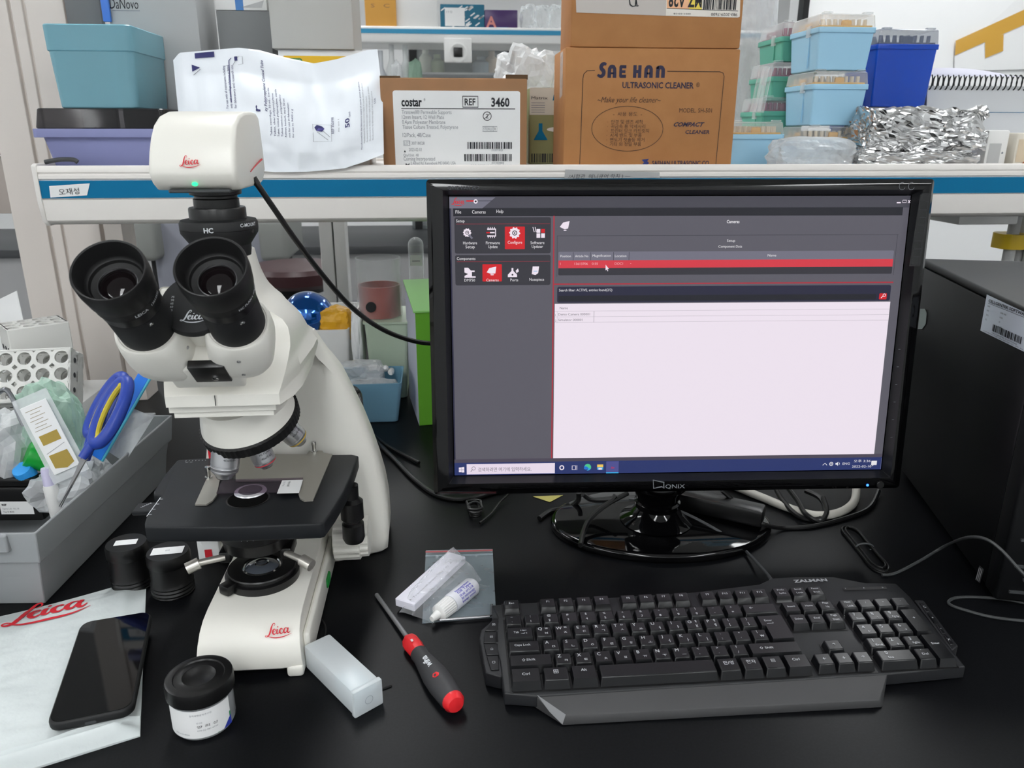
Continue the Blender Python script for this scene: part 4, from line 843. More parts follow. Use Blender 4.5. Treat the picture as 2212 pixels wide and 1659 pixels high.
Y0 = .722; f0, f1 = at(318, 372, Y0), at(510, 372, Y0); cw = f1.x-f0.x; cz = f0.z; zb_ = at(430, 411, Y0+.012).z; zt_ = at(430, 238, Y0+.05).z; ch = zt_-zb_; cdk = max(1., (ysame(f1.x-.001, 573, 372)-Y0)/.0865); print('camera depth', cdk)
cpf = [(.016, 0), (.006, .006*1), (.001, (cz-zb_)*.8), (0, cz-zb_), (.0012, ch*.34), (.0045, ch*.48), (.011, ch*.65), (.021, ch*.81), (.034, ch*.925), (.050, ch*.985), (.068, ch*1.), (.078, ch*.99), (.0845, ch*.93), (.0865, ch*.5), (.086, ch*.18), (.078, ch*.04), (.070, 0)]
def cring(k, ins=0.):
    out = []
    for y, z in cpf:
        cy, c_z = .045*cdk, ch*.45; s = 1-ins
        tp = .062*max(0, z/ch-.2)*cw
        out.append((f0.x+tp*.9+(cw-tp*1.2)*k, Y0+cy+(y*(1 if y < .02 else 1+(cdk-1)*min(1, (y-.02)/.06))-cy)*s, zb_+c_z+(z-c_z)*s))
    return out
mb = MB(); mb.rings([cring(0, .09), cring(.012, .03), cring(.035, .004), cring(.06), cring(.5), cring(.94), cring(.965, .004), cring(.988, .03), cring(1, .09)], m_scope, True)
camb = sp('camera_housing', mb, sharp=50)
MB().rbox(f0.x+cw*.17, f1.x-cw*.12, Y0+.008, Y0+.06, zb_-.0022, zb_+.001, m_dgray, .001, 1).build('bottom_plate', camb)
q = surf_logo(388, 359, 435, 357, V3((f0.x+cw*.5, Y0+.0008, cz+.008)), V3((0, -1, .09)), lift=.0012); sp('logo', q, camb)
e = atp(421, 398, V3((0, Y0+.004, zb_+.008)), V3((0, -1, -.5))); MB().lathe([(.0034, -.001), (.0034, .0008), (.002, .0014), (0, .0015)], mat('led_green', '#2fe08a', .3, emit=1.6), 16, Matrix.Translation(e) @ Matrix.Diagonal((.75, .55, .55, 1)) @ Matrix.Rotation(radians(118), 4, 'X')).build('status_led', camb)
xs_ = f1.x+.0002; pts = [atp(x, y, V3((xs_, 0, 0)), V3((1, 0, 0))) for x, y in ((541, 371), (548, 362), (556, 353), (565, 344))]
MB().tube([(xs_+.0002, p.y, p.z) for p in pts], lambda t_: .0004+.0005*t_, m_red, 6).build('red_stripe', camb)

# ---- eyepieces
ED = V3((.02, -cos(radians(43)), sin(radians(43)))).normalized(); EN = V3((1, 0, 0)).cross(ED)*-1; EN = EN if EN.z > 0 else -EN
m_eyelens = mat('eyepiece_glass', '#0c0608', .05, spec=.35)
EL = .083
for k, (px, py) in enumerate(((233, 583), (455, 575))):
    P = at(px, py, .572); ax = axis_frame(P, -ED); r0 = .0262
    cup = MB(); cup.lathe([(r0-.0018, .0002), (r0-.0006, -.0004), (r0, .0006), (r0+.0002, .010), (r0-.001, .024), (r0-.002, .0255), (.0240, .026), (.0240, .034), (.0215, .036)], m_rubber, 56, ax, cap=False)
    cup.lathe([(r0-.0018, .0002), (r0-.0025, .003), (r0-.0045, .013), (.0205, .0155), (.0195, .016), (.0185, .0185), (.0150, .019), (.0142, .0192)], m_rubber, 56, ax, cap=False)
    ep = sp('eyepiece', cup, sharp=40)
    MB().lathe([(.0142, .0188), (.0136, .0186), (.0134, .020)], m_steel, 40, ax, cap=False).build('lens_ring', ep)
    MB().lathe([(.0136, .0205), (.011, .0188), (.007, .0176), (.003, .0171), (0, .017)], m_eyelens, 40, ax).build('eye_lens', ep)
    MB().lathe([(.0228, .0355), (.0228, .044), (.0215, .045), (.0215, .0465)], m_black, 48, ax, cap=False).build('eyepiece_barrel', ep)
    q = MB()
    def et(s, a0, t_, size, r):
        t2 = MB(); t2.text(s, size, Matrix.Identity(4), m_keylab, 'c', 'c', bold=.01)
        q.add([ax @ V3((r*sin(a0+v.x/r)*1.0, r*cos(a0+v.x/r), t_-v.y)) for v in t2.v], t2.f, m_keylab)
    # find the side of the barrel that faces the camera
    inv = ax.inverted(); c_ = inv @ CAM; a_c = math.atan2(c_.x, c_.y)
    if k == 0: et('LEICA', a_c+.1, .0305, .0042, .0242); et('13613532', a_c+.75, .0305, .0034, .0242)
    else: et('HC PLAN s 10x/20', a_c+.75, .0305, .0034, .0242)
    sp('lettering', q, ep)
    MB().lathe([(.0215, .0455), (.0222, .0475), (.0222, EL+.006)], m_matblk, 48, ax).build('eyepiece_tube', scope)
    s_ = ax @ V3((.0222*sin(a_c+.15), .0222*cos(a_c+.15), .050)); n_ = (ax.to_3x3() @ V3((sin(a_c+.15), cos(a_c+.15), 0)))
    MB().lathe([(.0019, -.001), (.0019, .0007), (.0012, .0011), (0, .0007)], m_chrome, 14, axis_frame(s_, n_)).build('lock_screw', scope)
    # white prism housing
    sx = 1 if k == 0 else -1; hb = MB(); R = []
    for t_, rr, off, ee in ((EL, .0232, 0, 2), (EL-.0006, .0238, 0, 2), (EL-.0006, .0252, .000, 2.2), (EL+.001, .0258, .0005*sx, 2.4), (EL+.012, .0268, .0015*sx, 2.8), (EL+.028, .0276, .003*sx, 3.1), (EL+.042, .0272, .005*sx, 3.2), (EL+.050, .0255, .007*sx, 2.9), (EL+.055, .022, .009*sx, 2.5), (EL+.0575, .0145, .011*sx, 2.2)):
        F = frame(P-ED*t_+V3((off, 0, 0)), (1, 0, 0), EN); R.append([F @ V3((p[0], p[1], 0)) for p in srect(0, 0, rr, rr, 0, 44, ee)])
    hs_ = sp('prism_housing', hb.rings(R, m_scope, True), sharp=40)
    for da, t_ in ((.55, EL+.016), (.60, EL+.040)):
        da = da if k == 0 else -da+.2; n_ = ax.to_3x3() @ V3((sin(a_c+da), cos(a_c+da), 0)); c0_ = P-ED*t_+V3((.003*sx, 0, 0))+n_*.0272
        MB().lathe([(.0016, -.001), (.0016, .0006), (.0008, .0007), (.0006, .0002), (0, .0002)], m_steel, 14, axis_frame(c0_, n_)).build('screw', hs_)
CE = (at(233, 583, .572)+at(455, 575, .572))/2
F = frame(CE-ED*(EL+.03), (1, 0, 0), EN)
F = frame(CE-ED*(EL+.045), (1, 0, 0), EN)
mb = MB(); mb.rbox(-.03, .03, -.0255, .018, -.022, .016, m_scope, .003, 3, F); br = sp('bridge', mb, sharp=40)
mb = MB(); mb.rbox(-.008, .022, -.0275, -.02, -.006, .022, m_black, .001, 2, F); sp('hinge_plate', mb, br)
MB().lathe([(.0028, 0), (.0028, .001), (.0016, .0014), (0, .001)], m_chrome, 16, F @ Matrix.Translation((.010, -.0275, .002)) @ Matrix.Rotation(radians(90), 4, 'X')).build('screw', br)
# interpupillary dial
D0 = at(422, 655, .640); ax = axis_frame(D0, ED)
dial = MB(); dial.lathe([(.0272, -.007), (.0280, -.0062), (.0280, -.001), (.0273, 0), (0, 0)], m_matblk, 56, ax); dl = sp('pupil_dial', dial, sharp=40)
F = frame(D0+ED*.0004, (1, 0, 0), EN); q = MB(); curve_logo(q, F @ T3(-.0105, -.0165), .021, m_keylab)
for k in range(6):
    q.rect(-.026+k*.0003, -.0225, .006-k*.0031, .0064-k*.0031, m_keylab, F); q.text(str(75-k*5), .0026, F @ T3(-.0195, .0052-k*.0031), m_keylab)
sp('lettering', q, dl)
mb = MB(); mb.lathe([(.0215, -.0065), (.0215, -.06)], m_scope, 40, ax); mb.rbox(-.034, -.022, .008, .022, -.012, -.009, m_scope, .003, 2, frame(D0, (1, 0, 0), EN)); sp('dial_column', mb, dl)

# ---- revolving nosepiece
NT = at(539, 903, .772); nu = V3((-.17, -.36, .915)).normalized(); ax = axis_frame(NT, nu)
mb = MB(); mb.lathe([(.049, .003), (.0465, .012), (.043, .022), (.040, .034)], m_scope, 64, ax); npc = sp('nosepiece', mb)
R = []
for z, r_ in ((-.0085, .0475), (-.008, .0508), (.0025, .0516), (.004, .0492)):
    R.append([ax @ V3(((r_-(.0006 if i % 2 and .045 < r_ else 0))*cos(2*pi*i/120), (r_-(.0006 if i % 2 else 0))*sin(2*pi*i/120), z)) for i in range(120)])
MB().rings(R, m_rubber, False).build('knurled_ring', npc)
MB().lathe([(.047, -.0086), (.03, -.013), (0, -.014)], m_steel, 40, ax, cap=False).build('turret_plate', npc)
def objective(base, tip, r, band, nm='objective', rings_=()):
    base, tip = V3(base), V3(tip); L = (tip-base).length; ax = axis_frame(base, tip-base); m_o = mat('objective_metal', '#c4c5c8', .3, metal=.85)
    q = MB(); q.lathe([(r*.8, -.012), (r*.8, 0), (r, .001), (r, L*.62), (r*.98, L*.63), (r*.98, L*.68), (r, L*.69), (r*.95, L*.76), (r*.94, L*.82), (r*.6, L*.95), (r*.55, L)], m_o, 40, ax); o = sp(nm, q, npc, sharp=30)
    MB().lathe([(r*.958, L*.765), (r*.962, L*.768), (r*.962, L*.80), (r*.95, L*.803)], band, 40, ax, cap=False).build('colour_band', o)
    MB().lathe([(r*.5, L-.0005), (r*.5, L+.0008), (0, L+.0008)], m_eyelens, 20, ax).build('front_lens', o)
    c_ = ax.inverted() @ CAM; a_ = math.atan2(c_.x, c_.y); q = MB(); t2 = MB()
    t2.text('HI PLAN', .0035, T3(0, .002), m_ink, 'c', 'c'); t2.text('40x/0.65', .0035, T3(0, -.003), m_ink, 'c', 'c')
    q.add([ax @ V3(((r+.0002)*sin(a_+.3+v.x/r), (r+.0002)*cos(a_+.3+v.x/r), L*.35-v.y)) for v in t2.v], t2.f, m_ink); sp('lettering', q, o)
objective(at(490, 950, .748), at(484, 1031, .745), .0142, m_steel)
objective(at(556, 962, .762), at(577, 1006, .764), .0118, m_red)
objective(at(607, 915, .80), at(651, 954, .812), .0125, mat('band_yellow', '#d7b23c', .4))

# ---- stage
P2 = lambda L, z=ZT: [(atz(x, y, z).x, atz(x, y, z).y) for x, y in L]
m_stage = mat('stage_black', '#0f1216', .5, spec=.38, bump=(900, .05, .0001))
out = [(313, 1138), (500, 1138), (690, 1131), (700, 1128), (722, 1098), (745, 1060), (762, 1020), (774, 984), (760, 981), (560, 984), (388, 992), (381, 995), (358, 1022), (332, 1060), (332, 1068), (347, 1070), (347, 1076), (316, 1116), (312, 1128)]
out = P2(out); 
mb = MB(); mb.prism(out, ZT-.0165, ZT, m_stage, bev=.0022); stg = sp('stage', mb, sharp=40)
q = MB(); M = T3(0, 0, ZT+.0003)
a, b = P2([(347, 1075), (317, 1116)]); q.line2([a, b], .0008, m_keylab, M)
for k in range(4): p = V3((*a, 0)).lerp(V3((*b, 0)), .1+.27*k); q.rect(p.x, p.x+.0035, p.y-.0004, p.y+.0004, m_keylab, M)
a, b = P2([(403, 994), (450, 991)]); 
for k in range(7): q.rect(a[0]+k*.0036, a[0]+k*.0036+.0005, a[1]-.004, a[1]-.0015, m_keylab, M)
q.text('20  30', .003, M @ T3(a[0]+.001, a[1]-.008), m_keylab); sp('scale_marks', q, stg)
a = P2([(303, 1097)], ZT-.006)[0]; q = MB().rbox(a[0]-.006, a[0]+.03, a[1]-.008, a[1]+.012, ZT-.011, ZT-.006, m_stage, .001, 1); vq = frame((a[0]+.001, a[1], ZT-.0057), (.6, .8, 0), (-.8, .6, 0)); q.rect(0, .012, 0, .0006, m_keylab, vq)
for k in range(6): q.rect(k*.0022, k*.0022+.0004, 0, .002, m_keylab, vq)
sp('vernier_plate', q, stg)
z3 = lambda L: [(290+x*.2577, 860+y*.2577) for x, y in L]
m_hold = mat('holder_steel', '#a5a299', .36, metal=.5, bump=(300, .05, .0001))
def flat(px, z0, z1, mt, mb=None, bev=.0):
    mb = mb or MB(); pts = P2(z3(px), z1); A = sum(pts[i-1][0]*pts[i][1]-pts[i][0]*pts[i-1][1] for i in range(len(pts)))
    if A < 0: pts = pts[::-1]
    return mb.prism(pts, z0, z1, mt)
mb = flat([(640, 600), (509, 889), (605, 888), (655, 858), (690, 812), (715, 692), (760, 640)], ZT+.0004, ZT+.0022, m_hold); sp('slide_clip', mb, stg)
mb = flat([(905, 468), (1450, 468), (1470, 440), (1575, 440), (1590, 462), (1660, 468), (1580, 660), (1498, 852), (1425, 857), (1390, 838), (1378, 805), (1400, 700), (1412, 681), (850, 690), (850, 610)], ZT+.0004, ZT+.0022, m_hold); hd = sp('slide_holder', mb, stg)
for px, py in ((679, 976), (451, 1032)):
    p = atz(px, py, ZT+.002); MB().lathe([(.004, 0), (.004, .0015), (.0025, .002), (.0025, .008), (.003, .009), (.0028, .013), (0, .0135)], m_chrome, 18, Matrix.Translation((p.x, p.y, ZT+.002))).build('clip_screw', stg)
c_ = P2([(536, 1078)])[0]; 
MB().lathe([(.0215, .0002), (.0205, .0006), (.0195, .0002)], m_black, 40, Matrix.Translation((c_[0], c_[1], ZT))).build('aperture_rim', stg)
MB().lathe([(0, .0003), (.0197, .0003)], mat('aperture_black', '#030303', .9, spec=.1), 40, Matrix.Translation((c_[0], c_[1], ZT)), cap=False).build('aperture', stg)
c2 = P2([(541, 1060)], ZT+.001)[0]; MB().lathe([(.0165, .0003), (.0158, .0013), (.0120, .0018)], mat('rim_glint', '#efeef2', .22, metal=.5), 36, Matrix.Translation((c2[0], c2[1], ZT)), cap=False).build('condenser_rim_glint', stg)  # rim widened and paled to stand in for the ceiling-light reflection on the lens
MB().lathe([(.0121, .0015), (.009, .0019), (.005, .0021), (0, .0022)], mat('condenser_glass', '#57525c', .06, metal=.3, coat=.6), 28, Matrix.Translation((c2[0], c2[1], ZT))).build('condenser_lens', stg)
# ---- the specimen slide lies in the holder: a thing of its own
sl = P2(z3([(690, 811), (1381, 797), (1416, 683), (738, 699)]), ZT+.0012); c0_ = V3((sum(p[0] for p in sl)/4, sum(p[1] for p in sl)/4, ZT+.0006))
sd = thing('specimen_slide', 'glass specimen slide with a white end label on the microscope stage', 'microscope slide', c0_)
MB().prism(sl, ZT+.0024, ZT+.0036, glassy('slide_glass', '#6a636c', .03, .10, '#e9e2ea', None, .10)).build('slide_glass', sd)
lb_ = P2(z3([(1195, 800), (1380, 796), (1415, 684), (1240, 689)]), ZT+.0038); q = MB(); q.poly(lb_, m_paper, T3(0, 0, ZT+.0038))
M = frame((lb_[3][0], lb_[3][1], ZT+.0040), (V3((*lb_[0], 0))-V3((*lb_[3], 0))), (V3((*lb_[2], 0))-V3((*lb_[3], 0)))); q.text('thyroid', .0038, M @ T3(.004, .0075), m_ink, width=.012); q.text('2021.07.06', .0026, M @ T3(.004, .0025), m_ltxt, width=.011); q.build('slide_label', sd)
# ---- condenser, lamp
M = Matrix.Translation((AX+.002, AY-.005, 0))
mb = MB(); mb.lathe([(.043, ZT-.0168), (.043, .126), (.0385, .124), (.0385, .103), (.036, .101), (.034, .088), (.025, .084), (0, .084)], m_black, 48, M); cd = sp('condenser', mb, sharp=35)
q = MB()
for k in range(28):
    a_ = -.75+k*.05; q.rect(-.0003, .0003, -.0016 if k % 3 else -.0028, .0012, m_keylab, frame((AX+.002+.0387*sin(a_), AY-.005-.0387*cos(a_), .113), (cos(a_), sin(a_), 0), (0, 0, 1)))
sp('scale_marks', q, cd)
m_knob = mat('knob_metal', '#d2cec6', .32, metal=.75)
for p0, p1, p2 in (((486, 1203, .735), (430, 1216, .727), (403, 1229, .722)), ((618, 1194, .735), (652, 1209, .722), (673, 1222, .715))):
    a, b, c_ = at(*p0), at(*p1), at(*p2); q = MB(); q.cyl(a, b, .0036, m_knob, n=18); q.cyl(b, c_, .0062, m_knob, n=22); sp('centring_screw', q, cd, sharp=40)
    MB().rbox(a.x-.006, a.x+.006, a.y-.002, a.y+.03, a.z-.007, a.z+.006, m_black, .002, 2).build('screw_bracket', cd)
L0 = atz(566, 1222, .066); M = Matrix.Translation((L0.x, L0.y, 0))
mb = MB(); mb.lathe([(.0375, .052), (.038, .0535), (.038, .0605), (.0365, .0612), (.0345, .0615), (.0345, .0645), (.0355, .0655), (.0345, .0668), (.021, .0668), (.0195, .0655)], m_black, 60, M, cap=False); lm = sp('lamp_collar', mb, sharp=35)
MB().lathe([(.0198, .0662), (.0185, .0672), (.0175, .0662)], m_chrome, 40, M, cap=False).build('lens_rim', lm)
MB().lathe([(.0178, .0658), (.013, .0685), (.007, .070), (0, .0704)], mat('field_lens', '#4a4f57', .03, spec=1., coat=1.), 40, M).build('field_lens', lm)
MB().lathe([(.0075, .0702), (.0065, .0712), (.0055, .0704)], m_chrome, 30, M, cap=False).build('lens_highlight_ring', lm)
a = atz(492, 1270, .06); mb = MB().rbox(-.007, .007, -.006, .012, -.006, .005, m_black, .002, 2, Matrix.Translation(a) @ Matrix.Rotation(radians(-35), 4, 'Z')); sp('diaphragm_lever', mb, lm)
# ---- focus drive at the side and stage drive
fc = at(757, 1158, .832); mb = MB(); R = []
for x, r_ in ((-.018, .026), (-.017, .0275), (.012, .0275), (.013, .0245), (.014, .0245), (.022, .024), (.023, .02)):
    R.append([(fc.x+x, fc.y+(r_-(.0012 if i % 4 < 2 and .02 < r_ else 0))*cos(2*pi*i/64), fc.z+(r_-(.0012 if i % 4 < 2 else 0))*sin(2*pi*i/64)) for i in range(64)])
mb.rings(R, m_scope, False); sp('focus_knob', mb)
a = at(762, 1125, .795); M = Matrix.Translation((a.x, a.y, 0)); z_ = lambda y: at(762, y, .795).z
mb = MB(); mb.lathe([(.0085, ZT-.017), (.0085, z_(1075)), (.0128, z_(1082)), (.0128, z_(1118)), (.0095, z_(1122)), (.0095, z_(1126)), (.0122, z_(1130)), (.0125, z_(1160)), (.0105, z_(1168)), (0, z_(1168))], m_black, 40, M); sp('stage_drive', mb, sharp=35)
a = at(450, 1190, .80); q = MB().rbox(a.x-.012, a.x+.012, .80, .806, a.z-.012, a.z+.014, m_paper, .002, 2); q.rect(0, .008, -.004, .006, m_red, MF(a.x-.004, .7994, a.z-.004)); sp('warning_label', q)
MB().cyl((a.x, .806, a.z), (a.x, .872, a.z), .009, m_scope).build('focus_shaft', scope)
# ---- cables of the microscope
cab = thing('camera_cable', 'thick black camera cable running from the white camera head to behind the monitor', 'cable', at(556, 398, .785))
L = [(549, 388, .79), (560, 404, .79), (590, 448, .80), (640, 520, .82), (700, 598, .85), (760, 664, .88), (820, 708, .90), (880, 733, .92), (935, 742, .935), (1010, 738, .96), (1090, 760, 1.0)]
MB().tube([at(*p) for p in L], .0029, m_cable, 12).build('cable', cab)
MB().cyl(at(547, 385, .79), at(557, 399, .79), .0036, m_rubber, .0032).build('strain_relief', cab)
pc = thing('power_cable', 'black microscope power cable curving over the bench behind the arm to the monitor', 'cable', atz(800, 950, .004))
L = [(735, 850, .98), (758, 838, .985), (775, 850, .985), (780, 885, .985), (783, 915, .985)]
z_end = [at(*p) for p in L]
Q = [z_end[0], z_end[1], z_end[2], z_end[3], atz(786, 925, .02), atz(812, 952, .004), atz(850, 990, .004), atz(900, 1040, .004), atz(950, 1072, .004), atz(1010, 1078, .004), atz(1080, 1060, .004), atz(1180, 1040, .004)]
MB().tube(Q, .0036, m_cable, 10).build('cable', pc)
MB().tube([p+V3((-.012, .01, -.004)) for p in Q[:5]]+[atz(800, 936, .004), atz(840, 965, .004), atz(905, 1000, .004)], .003, m_cable, 10).build('second_cable', pc)
# ================================================================== MONITOR
MA, MT = -.054, .0903
mB = V3((.2673, .8332, .1132)); ma = V3((cos(MA), sin(MA), 0)); mn = V3((-sin(MA), cos(MA), 0)); mu = (V3((0, 0, 1))*cos(MT)+mn*sin(MT)); mf = ma.cross(mu)
SF = frame(mB, ma, mu)                      # screen plane: x right, y up, z towards the viewer; origin bottom centre of the panel
SFI = SF.inverted()
def sc(px, py, w=0.):
    p = SFI @ atp(px, py, mB+mf*w, mf); return (p.x, p.y)
mon = thing('monitor', 'black glossy desktop monitor showing grey and white camera software', 'monitor', (.282, .90, 0), MA)
UL, UR, UB, UT = -.2835, .2800, -.0212, .3420; SW, SH = .2592, .324
mb = MB(); o_ = rrect(UR-UL, UT-UB, .004, 3, (UR+UL)/2, (UB+UT)/2)
def loop(z, k, pts=None): return [(p[0], p[1], z) for p in (inset(o_, k) if k else o_)]
ip = rrect(2*SW+.002, SH+.002, .0005, 3, 0, SH/2); ip2 = rrect(2*SW+.0125, SH+.0125, .001, 3, 0, SH/2)
R = [loop(-.038, .004), loop(-.036, 0), loop(.008, 0), loop(.0125, .0045), loop(.013, .006), [(p[0], p[1], .0128) for p in ip2]]
mb.rings(R, m_gloss, True, True, False, M=SF); mb.rings([[(p[0], p[1], .0128) for p in ip2], [(p[0], p[1], .0122) for p in ip2], [(p[0], p[1], .0005) for p in ip]], mat('bezel_bevel', '#141517', .4), True, False, False, M=SF); bez = mb.build('bezel', mon, sharp=25)
mb = MB(); bw, bh = .2, .13
mb.rings([[(x, y, z) for x, y in rrect(2*w_, 2*h_, .02, 4, 0, .165)] for z, w_, h_ in ((-.037, .235, .15), (-.052, .21, .135), (-.058, .15, .10))], m_black, True, M=SF); mb.build('rear_cover', mon)
# screen with the picture on it
def em(name, c, k=.96):
    m = mat('screen_'+name, c, .3, spec=.2, emit=k); m.node_tree.nodes['Principled BSDF'].inputs['Base Color'].default_value = (.01, .01, .01, 1); return m
s_bg = em('grey', '#5b5963'); s_top = em('title', '#45444e'); s_dk = em('dark', '#1e1e27'); s_pn = em('panel', '#33323a'); s_red = em('red', '#d01a24'); s_red2 = em('row_red', '#d53846'); s_wh = em('white', '#efe4f0'); s_tx = em('text', '#e8e6ea'); s_gt = em('grey_text', '#6d6872'); s_ln = em('line', '#b8aebb'); s_hd = em('header', '#71707f'); s_bl = em('taskbar', '#26336a'); s_nv = em('navy', '#24243c'); s_cy = em('cyan', '#35a5dc'); s_gn = em('green', '#4cc48a'); s_yl = em('yellow', '#f0c65c'); s_rl = em('red_line', '#a8303f')
mb = MB(); mb.rect(-SW, SW, 0, SH, s_bg, SF)
def poly(pts, mt, z): mb.poly([sc(*p) for p in pts], mt, SF, z)
def Rr(x0, y0, x1, y1, mt, z=.0002):        # rectangle by its photo corners (upper left, lower right), squared up on the panel
    (a, b), (c, d) = sc(x0, y0), sc(x1, y1); mb.rect(a, c, d, b, mt, SF, z)
def RRr(x0, y0, x1, y1, mt, z=.0002, r=.002):
    (a, b), (c, d) = sc(x0, y0), sc(x1, y1); mb.poly(rrect(c-a, b-d, r, 3, (a+c)/2, (b+d)/2), mt, SF, z)
def stx(s, x, y, h, mt=None, al='l', z=.0007, wpx=None, **k):
    (a, b) = sc(x, y); mm = 1/1.87e3; mb.text(s, h*mm*1.35, SF @ T3(a, b, z), mt or s_tx, al, 'c', width=wpx*mm if wpx else None, **k)
# positions below are given on the panel in a 998 x 603 grid measured from the photo's upper edge
LT, LB_ = -SW, SH
def G(x): return LT+x/998.*2*SW
def gy(y): return SH-y/603.*SH
def Q(x0, y0, x1, y1, mt, z=.0002): mb.rect(G(x0), G(x1), gy(y1), gy(y0), mt, SF, z)
def QR(x0, y0, x1, y1, mt, z=.0002, r=.0022): mb.poly(rrect(G(x1)-G(x0), gy(y0)-gy(y1), r, 3, (G(x0)+G(x1))/2, (gy(y0)+gy(y1))/2), mt, SF, z)
def T(s, x, y, h, mt=None, al='l', w=None, z=.0008, **k): mb.text(s, h/603*SH*1.38, SF @ T3(G(x), gy(y), z), mt or s_tx, al, 'c', width=w/998*2*SW if w else None, **k)
def C(x, y, r, mt, z=.0009, n=20, k=1.): mb.poly([(G(x)+r*k/998*2*SW*cos(2*pi*i/n), gy(y)+r/998*2*SW*sin(2*pi*i/n)) for i in range(n)], mt, SF, z)
def PG(pts, mt, z=.0009): mb.poly([(G(x), gy(y)) for x, y in pts], mt, SF, z)
def LN(pts, w, mt, z=.0009, **k): mb.line2([(G(x), gy(y)) for x, y in pts], w/998*2*SW, mt, SF, z, **k)
Q(0, 0, 998, 24, s_top); PG([(0, 2), (98, 2), (70, 24), (0, 24)], s_hd, .0003); Q(8, 23, 984, 40, s_dk); Q(0, 0, 3, 603, s_nv, .0001)
curve_logo(mb, SF @ T3(G(4), gy(16), .0008), .0155, s_red); LN([(36, 9), (52, 9)], 3, s_red); LN([(58, 9), (92, 9)], 1, s_dk); C(56, 10, 4.6, s_wh); C(56, 10, 2, s_dk, .0012)
T('File', 13, 31, 7, w=12); T('Cameras', 48, 31, 7, w=29); T('Help', 100, 31, 7, w=15)
LN([(968, 14), (977, 14)], 3, s_wh); LN([(981, 9), (989, 9), (989, 14), (981, 14)], 1.4, s_wh, closed=True); LN([(993, 9), (997.5, 15)], 1.6, s_wh); LN([(997.5, 9), (993, 15)], 1.6, s_wh)
QR(10, 42, 217, 116, s_pn); QR(10, 119, 217, 182, s_pn); T('Setup', 14, 50, 6, w=18); T('Components', 14, 127, 6, w=40); LN([(14, 55.5), (215, 55.5)], .6, s_rl); LN([(14, 132.5), (215, 132.5)], .6, s_rl)
QR(118, 61, 161, 107, s_red, .0004, .0008); QR(69, 138, 111, 174, s_red, .0004, .0008)
def gear(x, y, r): 
    PG([(x+(r*(1 if k % 4 < 2 else .84))*cos(2*pi*k/40), y+(r*(1 if k % 4 < 2 else .84))*sin(2*pi*k/40)) for k in range(40)], s_wh); C(x, y, r*.45, s_pn, .0012); C(x, y, r*.3, s_wh, .0014); C(x, y, r*.14, s_pn, .0016)
gear(37, 73, 9); LN([(40, 77), (48, 85)], 4, s_hd, .0011); gear(139, 74, 12)
LN([(80, 66), (98, 66), (98, 80), (80, 80)], 3, s_wh, closed=False); LN([(78, 73), (90, 73)], 3, s_red, .0011); LN([(86, 73), (96, 73)], 3, s_wh, .0012)
for k in range(4): LN([(82+k*4.5, 62), (82+k*4.5, 65)], 1.5, s_wh); LN([(82+k*4.5, 81), (82+k*4.5, 84)], 1.5, s_wh)
Q(186, 66, 194, 74, s_wh, .0009); Q(196, 66, 204, 74, s_red, .0009); Q(186, 75, 194, 84, s_wh, .0009); Q(196, 75, 204, 84, s_wh, .0009); LN([(178, 62), (181, 72)], 1.5, s_wh); LN([(183, 62), (185, 72)], 1.5, s_wh)
for x, s1, s2 in ((39, 'Hardware', 'Setup'), (88, 'Firmware', 'Update'), (184, 'Software', 'Updater')):
    T(s1, x+4, 94, 6.4, al='c', w=30); T(s2, x+4, 103, 6.4, al='c', w=24 if s2 == 'Updater' else 20)
T('Configure', 139.5, 94, 6.4, al='c', w=31)
PG([(30, 145), (38, 145), (44, 151), (52, 151), (52, 154), (46, 154), (46, 163), (54, 163), (54, 166), (30, 166), (30, 162), (38, 158), (30, 155)], s_wh); PG([(78, 155), (84, 146), (99, 143), (97, 157), (88, 158)], s_wh); PG([(86, 159), (94, 159), (93, 161), (87, 161)], s_wh)
PG([(132, 146), (136, 146), (136, 152), (144, 160), (144, 165), (124, 165), (124, 160), (132, 152)], s_wh); PG([(141, 152), (146, 147), (148, 153), (143, 157)], s_wh); C(134, 160, 2, s_pn, .0012); PG([(178, 143), (192, 143), (190, 157), (184, 161), (176, 159)], s_wh); LN([(180, 153), (188, 153)], 1, s_cy, .0012)
T('DM750', 41, 171, 6, al='c', w=23); T('Cameras', 90.5, 171, 6, al='c', w=27); T('Ports', 138, 171, 6, al='c', w=17); T('Nosepiece', 187, 171, 6, al='c', w=32)
Q(222, 39, 225, 566, s_rl); 
PG([(236, 62), (243, 53), (257, 50), (254, 65), (247, 67)], s_wh); PG([(244, 68), (251, 68), (250, 70), (245, 70)], s_wh); T('Cameras', 612, 52, 6.5, al='c', w=28, bold=.02); LN([(231, 80), (980, 80)], .6, s_dk, .0004); LN([(231, 80), (231, 165)], .6, s_dk, .0004); LN([(978, 80), (978, 165)], .6, s_dk, .0004)
T('Setup', 610, 92, 5.4, al='c', w=18); T('Component Data', 609, 104, 5.4, al='c', w=52)
QR(234, 113, 974, 132, s_hd, .0003, .0012); Q(234, 131, 974, 147, s_red2, .0004); QR(234, 147, 974, 162, s_pn, .0003, .0012); 
for x, s, w in ((238, 'Position', 23), (270, 'Article No', 29), (308, 'Magnification', 40), (357, 'Location', 25), (693, 'Name', 19)): T(s, x, 122, 5.2, w=w)
for x in (266, 304, 354, 388): LN([(x, 114), (x, 131)], .8, s_dk, .0006)
for x, s, w in ((238, '1', None), (269, '13613706', 29), (307, '0.55', 13), (357, 'DOC1', 18), (391, '-', None)): T(s, x, 138, 5.2, em('pink_text', '#f0b8bd'), w=w)
PG([(337, 140), (337, 152), (339.5, 150), (341.5, 154), (343, 153), (341.3, 149.5), (344.5, 149)], s_wh, .0012)
